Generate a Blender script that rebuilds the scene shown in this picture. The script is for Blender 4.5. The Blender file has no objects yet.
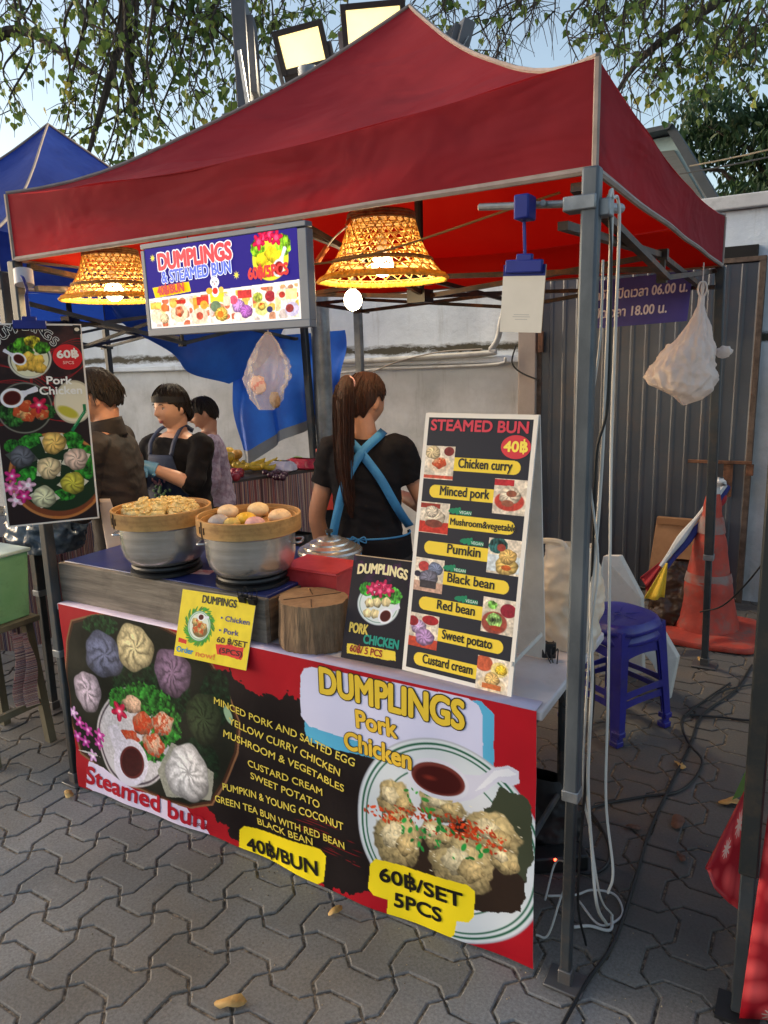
SKY_STR = 0.15; SUN_EL = 9; SUN_AZ = 252; SUN_STR = 0.5; EXPO = 1.15
LED = .85; FLOODW = 35; LAMPW = 5.5; BULB = 12.0; SIGN = .26
import bpy, bmesh, math, random
import numpy as np
from mathutils import Vector, Matrix, noise as mnoise
random.seed(7)
R = math.radians
C = bpy.context.scene.collection

# ------------------------------------------------------------------ camera
CX, CY, CZ = 0.448, -1.634, 1.635
YAW, PITCH, ROLL, FPX = -0.5399, 0.2078, -0.0307, 730.6
_f = Vector((math.sin(YAW)*math.cos(PITCH), math.cos(YAW)*math.cos(PITCH), -math.sin(PITCH)))
_r0 = Vector((math.cos(YAW), -math.sin(YAW), 0)); _u0 = _r0.cross(_f)
_c, _s = math.cos(ROLL), math.sin(ROLL)
_r = _c*_r0 + _s*_u0; _u = -_s*_r0 + _c*_u0
EYE = Vector((CX, CY, CZ))
cam = bpy.data.objects.new('camera', bpy.data.cameras.new('camera')); C.objects.link(cam)
m = Matrix((( _r.x, _u.x, -_f.x, CX), (_r.y, _u.y, -_f.y, CY), (_r.z, _u.z, -_f.z, CZ), (0, 0, 0, 1)))
cam.matrix_world = m
cam.data.sensor_fit = 'VERTICAL'; cam.data.sensor_height = 36; cam.data.lens = FPX*36/1024
cam.data.clip_start = 0.05; cam.data.clip_end = 500
bpy.context.scene.camera = cam

def ray(x, y): return _f*FPX + (x-384)*_r - (y-512)*_u
def at(x, y, w): return EYE + ray(x, y)/FPX*w
def onz(x, y, z): d = ray(x, y); return EYE + d*((z-CZ)/d.z)
def ony(x, y, Y): d = ray(x, y); return EYE + d*((Y-CY)/d.y)
def onpl(x, y, P, n): d = ray(x, y); return EYE + d*((Vector(P)-EYE).dot(n)/d.dot(n))

# ------------------------------------------------------------------ tags
def tag(o, label=None, cat=None, group=None, kind=None):
    if label: o['label'] = label
    if cat: o['category'] = cat
    if group: o['group'] = group
    if kind: o['kind'] = kind
    return o
def thing(name, loc, label, cat, group=None, rz=0):
    o = bpy.data.objects.new(name, None); C.objects.link(o)
    o.location = loc; o.rotation_euler = (0, 0, rz); o.empty_display_size = .1
    return tag(o, label, cat, group)
def dup(root, loc=None, rz=None, label=None, group=None, scale=None, rot=None):
    r = root.copy(); C.objects.link(r)
    if loc is not None: r.location = loc
    if rz is not None: r.rotation_euler = (0, 0, rz)
    if rot is not None: r.rotation_euler = rot
    if scale is not None: r.scale = (scale,)*3 if not hasattr(scale, '__len__') else scale
    if label: r['label'] = label
    if group: r['group'] = group
    for ch in [o for o in C.objects if o.parent == root]:
        c = ch.copy(); C.objects.link(c); c.parent = r
        for g in [o for o in C.objects if o.parent == ch]:
            d = g.copy(); C.objects.link(d); d.parent = c
    return r

# ------------------------------------------------------------------ materials
def lin(c):
    c = np.asarray(c, float)/255
    return np.where(c <= .04045, c/12.92, ((c+.055)/1.055)**2.4)
def rgb(r, g, b): return tuple(lin((r, g, b)))+(1,)
MATS = {}
def M(name, col, rough=.6, metal=0, col2=None, vs=6, bump=0, bs=60, emit=0, trans=0, alpha=1, spec=.5, dirt=None, ds=3, da=.5, stretch=None, sheen=0, lo=.35, hi=.65, tcol=None, coat=0, transm=0):
    if name in MATS: return MATS[name]
    mt = bpy.data.materials.new(name); mt.use_nodes = True; nt = mt.node_tree; N = nt.nodes; L = nt.links
    b = N['Principled BSDF']; out = N['Material Output']
    b.inputs['Roughness'].default_value = rough; b.inputs['Metallic'].default_value = metal
    b.inputs['Specular IOR Level'].default_value = spec
    if coat: b.inputs['Coat Weight'].default_value = coat
    if transm: b.inputs['Transmission Weight'].default_value = transm
    b.inputs['Alpha'].default_value = alpha
    if sheen: b.inputs['Sheen Weight'].default_value = sheen
    tc = N.new('ShaderNodeTexCoord'); mp = N.new('ShaderNodeMapping'); L.new(tc.outputs['Object'], mp.inputs[0])
    if stretch: mp.inputs['Scale'].default_value = stretch
    if col2 is None: col2 = tuple(c*.78 for c in col[:3])+(1,)
    nz = N.new('ShaderNodeTexNoise'); nz.inputs['Scale'].default_value = vs; nz.inputs['Detail'].default_value = 6; nz.inputs['Roughness'].default_value = .6
    L.new(mp.outputs[0], nz.inputs['Vector'])
    rp = N.new('ShaderNodeValToRGB'); rp.color_ramp.elements[0].position = lo; rp.color_ramp.elements[1].position = hi
    rp.color_ramp.elements[0].color = col2; rp.color_ramp.elements[1].color = col
    L.new(nz.outputs[0], rp.inputs[0]); csock = rp.outputs[0]
    if dirt is not None:
        n2 = N.new('ShaderNodeTexNoise'); n2.inputs['Scale'].default_value = ds; n2.inputs['Detail'].default_value = 9; n2.inputs['Roughness'].default_value = .7
        L.new(tc.outputs['Object'], n2.inputs['Vector'])
        r2 = N.new('ShaderNodeValToRGB'); r2.color_ramp.elements[0].position = .5; r2.color_ramp.elements[1].position = .68
        r2.color_ramp.elements[0].color = (0, 0, 0, 1); r2.color_ramp.elements[1].color = (da, da, da, 1)
        L.new(n2.outputs[0], r2.inputs[0])
        mx = N.new('ShaderNodeMix'); mx.data_type = 'RGBA'; L.new(r2.outputs[0], mx.inputs[0]); L.new(csock, mx.inputs[6]); mx.inputs[7].default_value = dirt
        csock = mx.outputs[2]
    L.new(csock, b.inputs['Base Color'])
    if bump:
        nb = N.new('ShaderNodeTexNoise'); nb.inputs['Scale'].default_value = bs; nb.inputs['Detail'].default_value = 5; L.new(mp.outputs[0], nb.inputs['Vector'])
        bp = N.new('ShaderNodeBump'); bp.inputs['Strength'].default_value = bump; bp.inputs['Distance'].default_value = .01
        L.new(nb.outputs[0], bp.inputs['Height']); L.new(bp.outputs[0], b.inputs['Normal'])
    if emit:
        b.inputs['Emission Strength'].default_value = emit; L.new(csock, b.inputs['Emission Color'])
    if trans:
        tr = N.new('ShaderNodeBsdfTranslucent'); L.new(csock, tr.inputs['Color'])
        if tcol: tr.inputs['Color'].default_value = tcol; nt.links.remove(tr.inputs['Color'].links[0])
        ms = N.new('ShaderNodeMixShader'); ms.inputs[0].default_value = trans
        L.new(b.outputs[0], ms.inputs[1]); L.new(tr.outputs[0], ms.inputs[2]); L.new(ms.outputs[0], out.inputs[0])
    MATS[name] = mt
    return mt
def attr_mat(name, rough=.4, emit=0, bump=0, trans=0, spec=.5, vary=.0):
    if name in MATS: return MATS[name]
    mt = bpy.data.materials.new(name); mt.use_nodes = True; nt = mt.node_tree; N = nt.nodes; L = nt.links
    b = N['Principled BSDF']; b.inputs['Roughness'].default_value = rough; b.inputs['Specular IOR Level'].default_value = spec
    a = N.new('ShaderNodeAttribute'); a.attribute_name = 'Col'; L.new(a.outputs['Color'], b.inputs['Base Color'])
    if emit: b.inputs['Emission Strength'].default_value = emit; L.new(a.outputs['Color'], b.inputs['Emission Color'])
    if bump:
        tc = N.new('ShaderNodeTexCoord'); nb = N.new('ShaderNodeTexNoise'); nb.inputs['Scale'].default_value = 9; nb.inputs['Detail'].default_value = 3; L.new(tc.outputs['Object'], nb.inputs['Vector'])
        bp = N.new('ShaderNodeBump'); bp.inputs['Strength'].default_value = bump; bp.inputs['Distance'].default_value = .02
        L.new(nb.outputs[0], bp.inputs['Height']); L.new(bp.outputs[0], b.inputs['Normal'])
    MATS[name] = mt
    return mt

# ------------------------------------------------------------------ mesh builder
def basis(d):
    d = Vector(d).normalized(); h = Vector((0, 0, 1)) if abs(d.z) < .95 else Vector((0, 1, 0))
    a = d.cross(h).normalized(); b = a.cross(d).normalized(); return a, b, d
class MB:
    def __init__(s): s.v = []; s.f = []; s.mi = []; s.k = 0
    def add(s, V, F):
        o = len(s.v); s.v += [tuple(p) for p in V]; s.f += [tuple(i+o for i in f) for f in F]; s.mi += [s.k]*len(F); return s
    def box(s, c, sz, rz=0, rot=None):
        x, y, z = [q/2 for q in sz]; V = [Vector((i*x, j*y, k*z)) for k in (-1, 1) for j in (-1, 1) for i in (-1, 1)]
        Rm = rot if rot is not None else Matrix.Rotation(rz, 3, 'Z')
        V = [Rm @ p + Vector(c) for p in V]
        return s.add(V, [(0, 2, 3, 1), (4, 5, 7, 6), (0, 1, 5, 4), (2, 6, 7, 3), (0, 4, 6, 2), (1, 3, 7, 5)])
    def bar(s, a, b, w, h=None, up=None):
        h = h or w; a = Vector(a); b = Vector(b); u, v, d = basis(b-a)
        if up is not None:
            u = d.cross(Vector(up)).normalized(); v = u.cross(d)
        V = [p + u*i*w/2 + v*j*h/2 for p in (a, b) for j in (-1, 1) for i in (-1, 1)]
        return s.add(V, [(0, 1, 3, 2), (4, 6, 7, 5), (0, 4, 5, 1), (2, 3, 7, 6), (0, 2, 6, 4), (1, 5, 7, 3)])
    def tube(s, pts, r, seg=8, caps=True):
        pts = [Vector(p) for p in pts]; n = len(pts); rs = r if hasattr(r, '__len__') else [r]*n
        V = []; F = []; u = None
        for i, p in enumerate(pts):
            d = (pts[min(i+1, n-1)]-pts[max(i-1, 0)])
            if d.length < 1e-9: d = Vector((0, 0, 1))
            d.normalize()
            if u is None: u = basis(d)[0]
            u = (u-d*u.dot(d));
            if u.length < 1e-6: u = basis(d)[0]
            u.normalize(); v = d.cross(u)
            for k in range(seg):
                a = 2*math.pi*k/seg; V.append(p+(u*math.cos(a)+v*math.sin(a))*rs[i])
        for i in range(n-1):
            for k in range(seg): F.append((i*seg+k, i*seg+(k+1) % seg, (i+1)*seg+(k+1) % seg, (i+1)*seg+k))
        if caps: F.append(tuple(range(seg))[::-1]); F.append(tuple((n-1)*seg+k for k in range(seg)))
        return s.add(V, F)
    def lathe(s, prof, c=(0, 0, 0), seg=32, fn=None):
        V = []; F = []; n = len(prof); c = Vector(c)
        for i, (r, z) in enumerate(prof):
            for k in range(seg):
                a = 2*math.pi*k/seg; rr = r if fn is None else r*fn(a, i)
                V.append(c+Vector((rr*math.cos(a), rr*math.sin(a), z)))
        for i in range(n-1):
            for k in range(seg): F.append((i*seg+k, i*seg+(k+1) % seg, (i+1)*seg+(k+1) % seg, (i+1)*seg+k))
        return s.add(V, F)
    def grid(s, fn, nu, nv, closeu=False):
        V = [fn(i/nu, j/nv) for j in range(nv+1) for i in range(nu+(0 if closeu else 1))]
        W = nu if closeu else nu+1; F = []
        for j in range(nv):
            for i in range(nu): F.append((j*W+i, j*W+(i+1) % W, (j+1)*W+(i+1) % W, (j+1)*W+i))
        return s.add(V, F)
    def prism(s, poly, d):
        d = Vector(d); n = len(poly); A = [Vector(p) for p in poly]; B = [p+d for p in A]
        F = [tuple(range(n))[::-1], tuple(range(n, 2*n))]+[(i, (i+1) % n, n+(i+1) % n, n+i) for i in range(n)]
        return s.add(A+B, F)
    def ball(s, c, r, seg=16, rings=10, sq=(1, 1, 1), rot=None, fn=None):
        V = []; F = []; c = Vector(c)
        for j in range(rings+1):
            t = math.pi*j/rings
            for i in range(seg):
                a = 2*math.pi*i/seg; p = Vector((math.sin(t)*math.cos(a), math.sin(t)*math.sin(a), math.cos(t)))
                q = p*r*(fn(p) if fn else 1); q = Vector((q.x*sq[0], q.y*sq[1], q.z*sq[2]))
                if rot is not None: q = rot @ q
                V.append(c+q)
        for j in range(rings):
            for i in range(seg): F.append((j*seg+i, (j+1)*seg+i, (j+1)*seg+(i+1) % seg, j*seg+(i+1) % seg))
        return s.add(V, F)
    def build(s, name, mat, parent=None, smooth=True, sharp=35, bevel=0, solid=0, sub=0, origin=None, merge=False):
        off = Vector((0, 0, 0)); p = parent
        Mi = Matrix.Identity(4)
        if parent is not None:
            q = parent
            while q is not None:
                Mi = (Matrix.Translation(q.location) @ q.rotation_euler.to_matrix().to_4x4()) if q.parent is None else Mi
                q = q.parent
            Mi = Mi.inverted()
            vs = [Mi @ Vector(v) for v in s.v]; loc = (0, 0, 0)
        else:
            if origin is None:
                a = np.array(s.v); lo, hi = a.min(0), a.max(0); origin = Vector(((lo[0]+hi[0])/2, (lo[1]+hi[1])/2, lo[2]))
            loc = Vector(origin); vs = [Vector(v)-loc for v in s.v]
        me = bpy.data.meshes.new(name); me.from_pydata([tuple(v) for v in vs], [], s.f)
        mats = mat if isinstance(mat, (list, tuple)) else [mat]
        for mm in mats: me.materials.append(mm)
        if len(mats) > 1: me.polygons.foreach_set('material_index', s.mi)
        if merge:
            bm = bmesh.new(); bm.from_mesh(me); bmesh.ops.remove_doubles(bm, verts=bm.verts, dist=1e-5); bm.to_mesh(me); bm.free()
        me.validate(); me.update()
        if smooth:
            me.polygons.foreach_set('use_smooth', [True]*len(me.polygons)); me.set_sharp_from_angle(angle=R(sharp))
        o = bpy.data.objects.new(name, me); C.objects.link(o); o.location = loc
        if parent is not None: o.parent = parent
        if solid: md = o.modifiers.new('Solidify', 'SOLIDIFY'); md.thickness = solid; md.offset = 0
        if sub: md = o.modifiers.new('Subdivision', 'SUBSURF'); md.levels = sub; md.render_levels = sub
        if bevel: md = o.modifiers.new('Bevel', 'BEVEL'); md.width = bevel; md.segments = 2; md.limit_method = 'ANGLE'; md.angle_limit = R(40)
        return o
def cat_rom(pts, n=8):
    P = [Vector(p) for p in pts]; P = [P[0]*2-P[1]]+P+[P[-1]*2-P[-2]]; out = []
    for i in range(1, len(P)-2):
        for k in range(n):
            t = k/n; a, b, c, d = P[i-1], P[i], P[i+1], P[i+2]
            out.append(.5*((2*b)+(c-a)*t+(2*a-5*b+4*c-d)*t*t+(3*b-a-3*c+d)*t**3))
    out.append(P[-2]); return out

# ------------------------------------------------------------------ lettering
_tcache = {}
def text_mesh(body, bold=0.0, spacing=1.0, shear=0.0):
    k = (body, round(bold, 4), spacing, shear)
    if k in _tcache: return _tcache[k]
    cu = bpy.data.curves.new('t', 'FONT'); cu.body = body; cu.size = 1; cu.offset = bold; cu.space_character = spacing; cu.shear = shear
    cu.align_x = 'LEFT'; cu.resolution_u = 4; cu.fill_mode = 'BOTH' if hasattr(cu, 'fill_mode') else 'BOTH'
    ob = bpy.data.objects.new('t', cu); C.objects.link(ob)
    bpy.context.view_layer.update()
    dg = bpy.context.evaluated_depsgraph_get(); me = bpy.data.meshes.new_from_object(ob.evaluated_get(dg))
    V = np.array([v.co[:2] for v in me.vertices]) if len(me.vertices) else np.zeros((0, 2)); F = [tuple(p.vertices) for p in me.polygons]
    bpy.data.objects.remove(ob); bpy.data.curves.remove(cu); bpy.data.meshes.remove(me)
    _tcache[k] = (V, F); return V, F

# ------------------------------------------------------------------ printed pictures
class Canvas:
    """a printed sheet, w x h metres, painted as albedo per vertex; origin top left, y down"""
    def __init__(s, w, h, res, base=(255, 255, 255)):
        s.w, s.h, s.res = w, h, res; s.nx, s.ny = int(w*res)+1, int(h*res)+1
        s.a = np.empty((s.ny, s.nx, 3)); s.a[:] = np.array(base)/255.
        s.X, s.Y = np.meshgrid(np.linspace(0, w, s.nx), np.linspace(0, h, s.ny))
        s.rng = np.random.RandomState(3)
        s.T = None
    def noise(s, cell, seed=0, oct=3):
        out = np.zeros((s.ny, s.nx)); amp = 1; tot = 0; rg = np.random.RandomState(abs(int(seed))+11)
        for o in range(oct):
            gx = int(s.w/cell)+3; gy = int(s.h/cell)+3; G = rg.rand(gy, gx)
            x = s.X/cell; y = s.Y/cell; i = np.clip(x.astype(int), 0, gx-2); j = np.clip(y.astype(int), 0, gy-2); fx = x-i; fy = y-j
            fx = fx*fx*(3-2*fx); fy = fy*fy*(3-2*fy)
            out += amp*((G[j, i]*(1-fx)+G[j, i+1]*fx)*(1-fy)+(G[j+1, i]*(1-fx)+G[j+1, i+1]*fx)*fy); tot += amp; amp *= .5; cell /= 2.1
        return out/tot
    def put(s, mask, col):
        m3 = np.clip(mask, 0, 1)[..., None]; s.a = s.a*(1-m3)+(np.asarray(col)/255. if np.ndim(col) == 1 else col)*m3
    def win(s, x0, y0, x1, y1):
        i0 = max(0, int(x0*s.res)-1); i1 = min(s.nx, int(x1*s.res)+3); j0 = max(0, int(y0*s.res)-1); j1 = min(s.ny, int(y1*s.res)+3)
        return slice(j0, max(j1, j0)), slice(i0, max(i1, i0))
    def blend(s, sl, mask, col):
        m3 = np.clip(mask, 0, 1)[..., None]; c = np.asarray(col, float)
        if c.ndim == 1: c = c/255.
        s.a[sl] = s.a[sl]*(1-m3)+c*m3
    def poly(s, pts, col, rough=0, seed=1):
        p = np.array([(a[0], a[1]) for a in pts]); 
        sl = s.win(p[:, 0].min()-rough, p[:, 1].min()-rough, p[:, 0].max()+rough, p[:, 1].max()+rough); X, Y = s.X[sl], s.Y[sl]
        if X.size == 0: return
        if rough:
            X = X+(s.noise(.03, seed)[sl]-.5)*rough*2; Y = Y+(s.noise(.03, seed+5)[sl]-.5)*rough*2
        ins = np.zeros(X.shape, bool); n = len(p)
        for i in range(n):
            x1, y1 = p[i]; x2, y2 = p[(i+1) % n]
            if y1 == y2: continue
            c = ((y1 > Y) != (y2 > Y)) & (X < (x2-x1)*(Y-y1)/(y2-y1)+x1); ins ^= c
        s.blend(sl, ins.astype(float), col)
    def ell(s, c, A, B=None, col=(255, 255, 255), fn=None, edge=.04, inner=0):
        c = np.array(c[:2]); 
        if np.ndim(A) == 0: A = (A, 0)
        if B is None: B = (-A[1], A[0])
        if np.ndim(B) == 0: B = (0, B)
        A = np.array(A); B = np.array(B); ex = abs(A[0])+abs(B[0]); ey = abs(A[1])+abs(B[1])
        sl = s.win(c[0]-ex, c[1]-ey, c[0]+ex, c[1]+ey); X, Y = s.X[sl]-c[0], s.Y[sl]-c[1]
        if X.size == 0: return
        det = A[0]*B[1]-A[1]*B[0]; u = (X*B[1]-Y*B[0])/det; v = (A[0]*Y-A[1]*X)/det; r = np.sqrt(u*u+v*v); th = np.arctan2(v, u)
        mask = np.clip((1-r)/edge, 0, 1)
        if inner: mask = mask*np.clip((r-inner)/edge, 0, 1)
        if fn is not None: col, mask = fn(u, v, r, th, mask, sl)
        s.blend(sl, mask, col)
    def bun(s, c, A, B=None, col=(235, 225, 200), pl=9, sw=2.5, seed=0, depth=.28, tip=0.0):
        nz = s.noise(.022, seed); depth *= 1.35
        def fn(u, v, r, th, mask, sl):
            wob = 1+.05*np.sin(th*3+seed)+.03*np.sin(th*7+seed*2); mask = np.clip((wob*.94-r)/.05, 0, 1)
            sh = 1.06-.5*r**2.6-.20*(u*.5+v*.7)
            q = th*pl+sw*r*3+seed; q = q+5.5*(nz[sl]-.5); p = .5+.5*np.sin(q+1.6*np.sin(th*2+seed))
            sh = sh-depth*(p**4)*np.clip(1.15-r, 0, 1)*np.clip(r*6, 0, 1)+.1*(1-p)**4*(r < .8)
            sh = sh*(.9+.2*nz[sl])-tip*np.exp(-(r/.12)**2)
            return np.clip(np.array(col)/255.*sh[..., None], 0, 1), mask
        s.ell(c, A, B, fn=fn)
    def dumpling(s, c, A, B=None, col=(226, 200, 160), seed=0, red=.0):
        n1 = s.noise(.012, seed+3, 3); n2 = s.noise(.02, seed+9, 2)
        def fn(u, v, r, th, mask, sl):
            a = n1[sl]; b = n2[sl]
            mask = np.clip((.86+.22*(b-.5)+.06*np.sin(th*5+seed)-r)/.06, 0, 1)
            fold = np.abs(np.sin(u*5+b*6+seed)); sh = 1.12-.5*r**2-.28*v+.5*(a-.5)-.22*(1-fold)**3
            cc = np.array(col)/255.*sh[..., None]
            if red: k = np.clip((a-.5+red*.3)*7, 0, 1)*.8; cc = cc*(1-k[..., None])+np.array((.72, .2, .07))*k[..., None]
            return np.clip(cc, 0, 1), mask
        s.ell(c, A, B, fn=fn)
    def leafy(s, c, A, B=None, col=(40, 120, 40), seed=0, dark=.55, frill=.2):
        n1 = s.noise(.012, seed+3, 3)
        def fn(u, v, r, th, mask, sl):
            mask = np.clip((.84+frill*1.1*(n1[sl]-.5)+frill*.12*np.sin(th*9+seed)-r)/.06, 0, 1)
            sh = dark*.6+1.5*(n1[sl]-.25)+.10*np.sin(u*22+n1[sl]*9); return np.clip(np.array(col)/255.*sh[..., None]*1.1, 0, 1), mask
        s.ell(c, A, B, fn=fn)
    def flower(s, c, rad, col=(220, 30, 90), n=5, a0=0, cen=(250, 230, 210)):
        for k in range(n):
            a = a0+2*math.pi*k/n; s.ell((c[0]+math.cos(a)*rad*.55, c[1]+math.sin(a)*rad*.55), (math.cos(a)*rad*.5, math.sin(a)*rad*.5), (-math.sin(a)*rad*.32, math.cos(a)*rad*.32), fn=lambda u, v, r, th, mk, sl: (np.clip(np.array(col)/255.*(1.05-.4*np.abs(v)[..., None])+np.clip(-u-.2, 0, 1)[..., None]*.5, 0, 1), mk))
        s.ell(c, rad*.16, col=cen)
    def plate(s, c, A, B, rim=(20, 90, 50), base=(225, 228, 235)):
        def sc(k): return ((A[0]*k, A[1]*k), (B[0]*k, B[1]*k))
        for k, cl in ((1, (170, 175, 190)), (.985, base), (.955, rim), (.935, base), (.905, rim), (.89, base), (.72, rim), (.707, (212, 216, 226))):
            a, b = sc(k); s.ell(c, a, b, col=cl, edge=.012)
    def spoon(s, c, rad, ang, ln, sauce=(70, 12, 10)):
        d = np.array((math.cos(ang), math.sin(ang))); n = np.array((-d[1], d[0]))
        p = [np.array(c)+d*rad*.6+n*rad*.55, np.array(c)+d*(rad+ln*.35)+n*rad*.22, np.array(c)+d*(rad+ln)+n*rad*.3, np.array(c)+d*(rad+ln*1.08), np.array(c)+d*(rad+ln)-n*rad*.3, np.array(c)+d*(rad+ln*.35)-n*rad*.22, np.array(c)+d*rad*.6-n*rad*.55]
        s.poly(p, (222, 222, 235)); s.ell(c, (d*rad*1.15), (n*rad), col=(235, 235, 242)); s.ell(c, (d*rad*.88), (n*rad*.74), col=(120, 60, 45), edge=.06); s.ell(c, (d*rad*.8), (n*rad*.66), col=sauce, edge=.1)
    def photo(s, x, y, w, h, items, bg=(225, 215, 205), seed=0):
        nz = s.noise(.02, seed); sl = s.win(x, y, x+w, y+h); X, Y = s.X[sl], s.Y[sl]
        mk = ((X >= x) & (X <= x+w) & (Y >= y) & (Y <= y+h)).astype(float); keep = s.a.copy()
        s.blend(sl, mk, np.clip(np.array(bg)/255.*(.8+.4*nz[sl])[..., None], 0, 1))
        for it in items:
            k, cx, cy, r, cl = it[:5]; c = (x+cx*w, y+cy*h); rr = r*min(w, h); sq = it[5] if len(it) > 5 else .8
            if k == 'bun': s.bun(c, rr, rr*sq, cl, seed=int(cx*50)+seed)
            elif k == 'd': s.dumpling(c, rr, rr*sq, cl, seed=int(cx*50)+seed, red=.25)
            elif k == 'e': s.ell(c, rr, rr*sq, col=cl, edge=.1)
            elif k == 'l': s.leafy(c, rr, rr*sq, cl, seed=int(cx*50)+seed)
            elif k == 'f': s.flower(c, rr, cl)
            elif k == 's': s.spoon(c, rr, -.5, rr*1.5)
            elif k == 'r': s.poly([(c[0]-rr, c[1]-rr*sq), (c[0]+rr, c[1]-rr*sq), (c[0]+rr, c[1]+rr*sq), (c[0]-rr, c[1]+rr*sq)], cl)
        gr = .82+.36*s.noise(.006, seed+30, 2); s.a[sl] = np.clip(s.a[sl]*gr[sl][..., None], 0, 1)
        m2 = np.zeros((s.ny, s.nx)); m2[sl] = mk; s.a = keep*(1-m2[..., None])+s.a*m2[..., None]
    def bandpoly(s, pts, width, col):
        for a, b in zip(pts[:-1], pts[1:]):
            a = np.array(a); b = np.array(b); d = b-a; n = np.array((-d[1], d[0]))/(np.linalg.norm(d)+1e-9)*width/2; s.poly([a+n, b+n, b-n, a-n], col)
    def splat(s, cx, cy, rx, ry, n, col, seed=0, size=.003):
        rg = np.random.RandomState(seed)
        for k in range(n):
            t = rg.rand()*6.28; q = math.sqrt(rg.rand()); cl = np.clip(np.array(col)*(0.75+.5*rg.rand()), 0, 255); z = size*(.6+rg.rand()); an = rg.rand()*3
            s.ell((cx+q*rx*math.cos(t), cy+q*ry*math.sin(t)), (z*math.cos(an)*1.5, z*math.sin(an)*1.5), (-z*math.sin(an)*.8, z*math.cos(an)*.8), col=cl, edge=.3)

class Sheet:
    """flat rectangular printed thing in space"""
    def __init__(s, TL, TR, BL, wave=None):
        s.TL = Vector(TL); s.U = Vector(TR)-s.TL; s.V = Vector(BL)-s.TL; s.w = s.U.length; s.h = s.V.length
        s.n = s.V.cross(s.U).normalized()          # towards the viewer side
        s.ud = s.U.normalized(); s.vd = s.V.normalized(); s.wave = wave; s.layers = {}
    def P(s, x, y, off=0):
        o = off+(s.wave(x, y) if s.wave else 0); return s.TL+s.U*(x/s.w)+s.V*(y/s.h)+s.n*o
    def px(s, a, b):
        q = onpl(a, b, s.TL, s.n)-s.TL; m11, m12, m22 = s.U.dot(s.U), s.U.dot(s.V), s.V.dot(s.V); b1, b2 = q.dot(s.U), q.dot(s.V)
        det = m11*m22-m12*m12; return ((b1*m22-b2*m12)/det*s.w, (m11*b2-m12*b1)/det*s.h)
    def pp(s, L): return [s.px(a, b) for a, b in L]
    def print(s, cv, name, mat, parent, off=.0012):
        ny, nx = cv.ny, cv.nx; X = cv.X.ravel(); Y = cv.Y.ravel()
        TL = np.array(s.TL); U = np.array(s.U)/s.w; V = np.array(s.V)/s.h; n = np.array(s.n)
        wv = np.zeros_like(X)
        if s.wave: wv = s.wave(X, Y)
        pts = TL+np.outer(X, U)+np.outer(Y, V)+np.outer(off+wv, n)
        root = parent
        while root.parent: root = root.parent
        Mi = np.array((Matrix.Translation(root.location) @ root.rotation_euler.to_matrix().to_4x4()).inverted())
        pts = pts @ Mi[:3, :3].T + Mi[:3, 3]
        me = bpy.data.meshes.new(name); me.vertices.add(len(pts)); me.vertices.foreach_set('co', pts.ravel())
        i = np.arange((ny-1)*nx).reshape(ny-1, nx)[:, :-1].ravel(); q = np.stack([i, i+nx, i+nx+1, i+1], 1)
        me.loops.add(q.size); me.loops.foreach_set('vertex_index', q.ravel()); me.polygons.add(len(q)); me.polygons.foreach_set('loop_start', np.arange(len(q))*4)
        me.polygons.foreach_set('use_smooth', np.ones(len(q), bool))
        at_ = me.color_attributes.new('Col', 'BYTE_COLOR', 'POINT'); col = np.ones((len(pts), 4)); col[:, :3] = np.clip(cv.a.reshape(-1, 3), 0, 1)
        at_.data.foreach_set('color_srgb', col.ravel())
        me.materials.append(mat); me.update(); me.validate()
        o = bpy.data.objects.new(name, me); C.objects.link(o); o.parent = parent; return o
    def text(s, body, x, y, size, col, bold=.0, width=None, align='l', ang=0, outline=None, ow=.05, lvl=1, spacing=1., ysc=1., shear=0., arc=0):
        """x,y = baseline anchor in metres; ang rotates (down positive); width forces the line's length"""
        bb = body.replace('฿', 'B'); V, F = text_mesh(bb, 0, spacing, shear)
        if not len(V): return
        F = list(F)
        for i, ch in enumerate(body):
            if ch == '฿':                 # baht sign: a B with an upright through it
                e1 = text_mesh(bb[:i+1], 0, spacing, shear)[0][:, 0].max(); bw = np.ptp(text_mesh('B', 0, 1, 0)[0][:, 0]); xc = e1-bw*.52; n0 = len(V)
                V = np.vstack([V, [(xc-.018, -.12), (xc+.018, -.12), (xc+.018, .86), (xc-.018, .86)]]); F.append((n0, n0+1, n0+2, n0+3))
        x0, x1 = V[:, 0].min(), V[:, 0].max(); sx = size; 
        if width: sx = width/(x1-x0)
        s.lines = getattr(s, 'lines', 0)+1
        def fat(r, n): return [(0, 0)]+[(r*math.cos(2*math.pi*q/n), r*math.sin(2*math.pi*q/n)) for q in range(n)] if r > .004 else [(0, 0)]
        jobs = [(V+np.array(o)*(size/sx if width else 1, 1), F, col, lvl+.02*q) for q, o in enumerate(fat(bold, 8))]
        if outline is not None: jobs = [(V+np.array(o)*(size/sx if width else 1, 1), F, outline, lvl-.8+.02*q) for q, o in enumerate(fat(bold+ow, 12))]+jobs
        tw = (x1-x0)*sx; ox = {'l': 0, 'c': -tw/2, 'r': -tw}[align]
        ca, sa = math.cos(ang), math.sin(ang)
        for VV, FF, cl, lv in jobs:
            X = (VV[:, 0]-x0)*sx+ox; Y = -VV[:, 1]*size*ysc
            if arc:
                t = (X-ox)/tw-.5; Y = Y+arc*(4*t*t)
                ro = math.atan(8*arc*0/1) 
            gx = x+X*ca-Y*sa; gy = y+X*sa+Y*ca
            L = s.layers.setdefault((s.lines, cl, round(lv, 2)), ([], [])); o = len(L[0])
            L[0].extend(zip(gx, gy)); L[1].extend([tuple(i+o for i in f) for f in FF])
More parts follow.
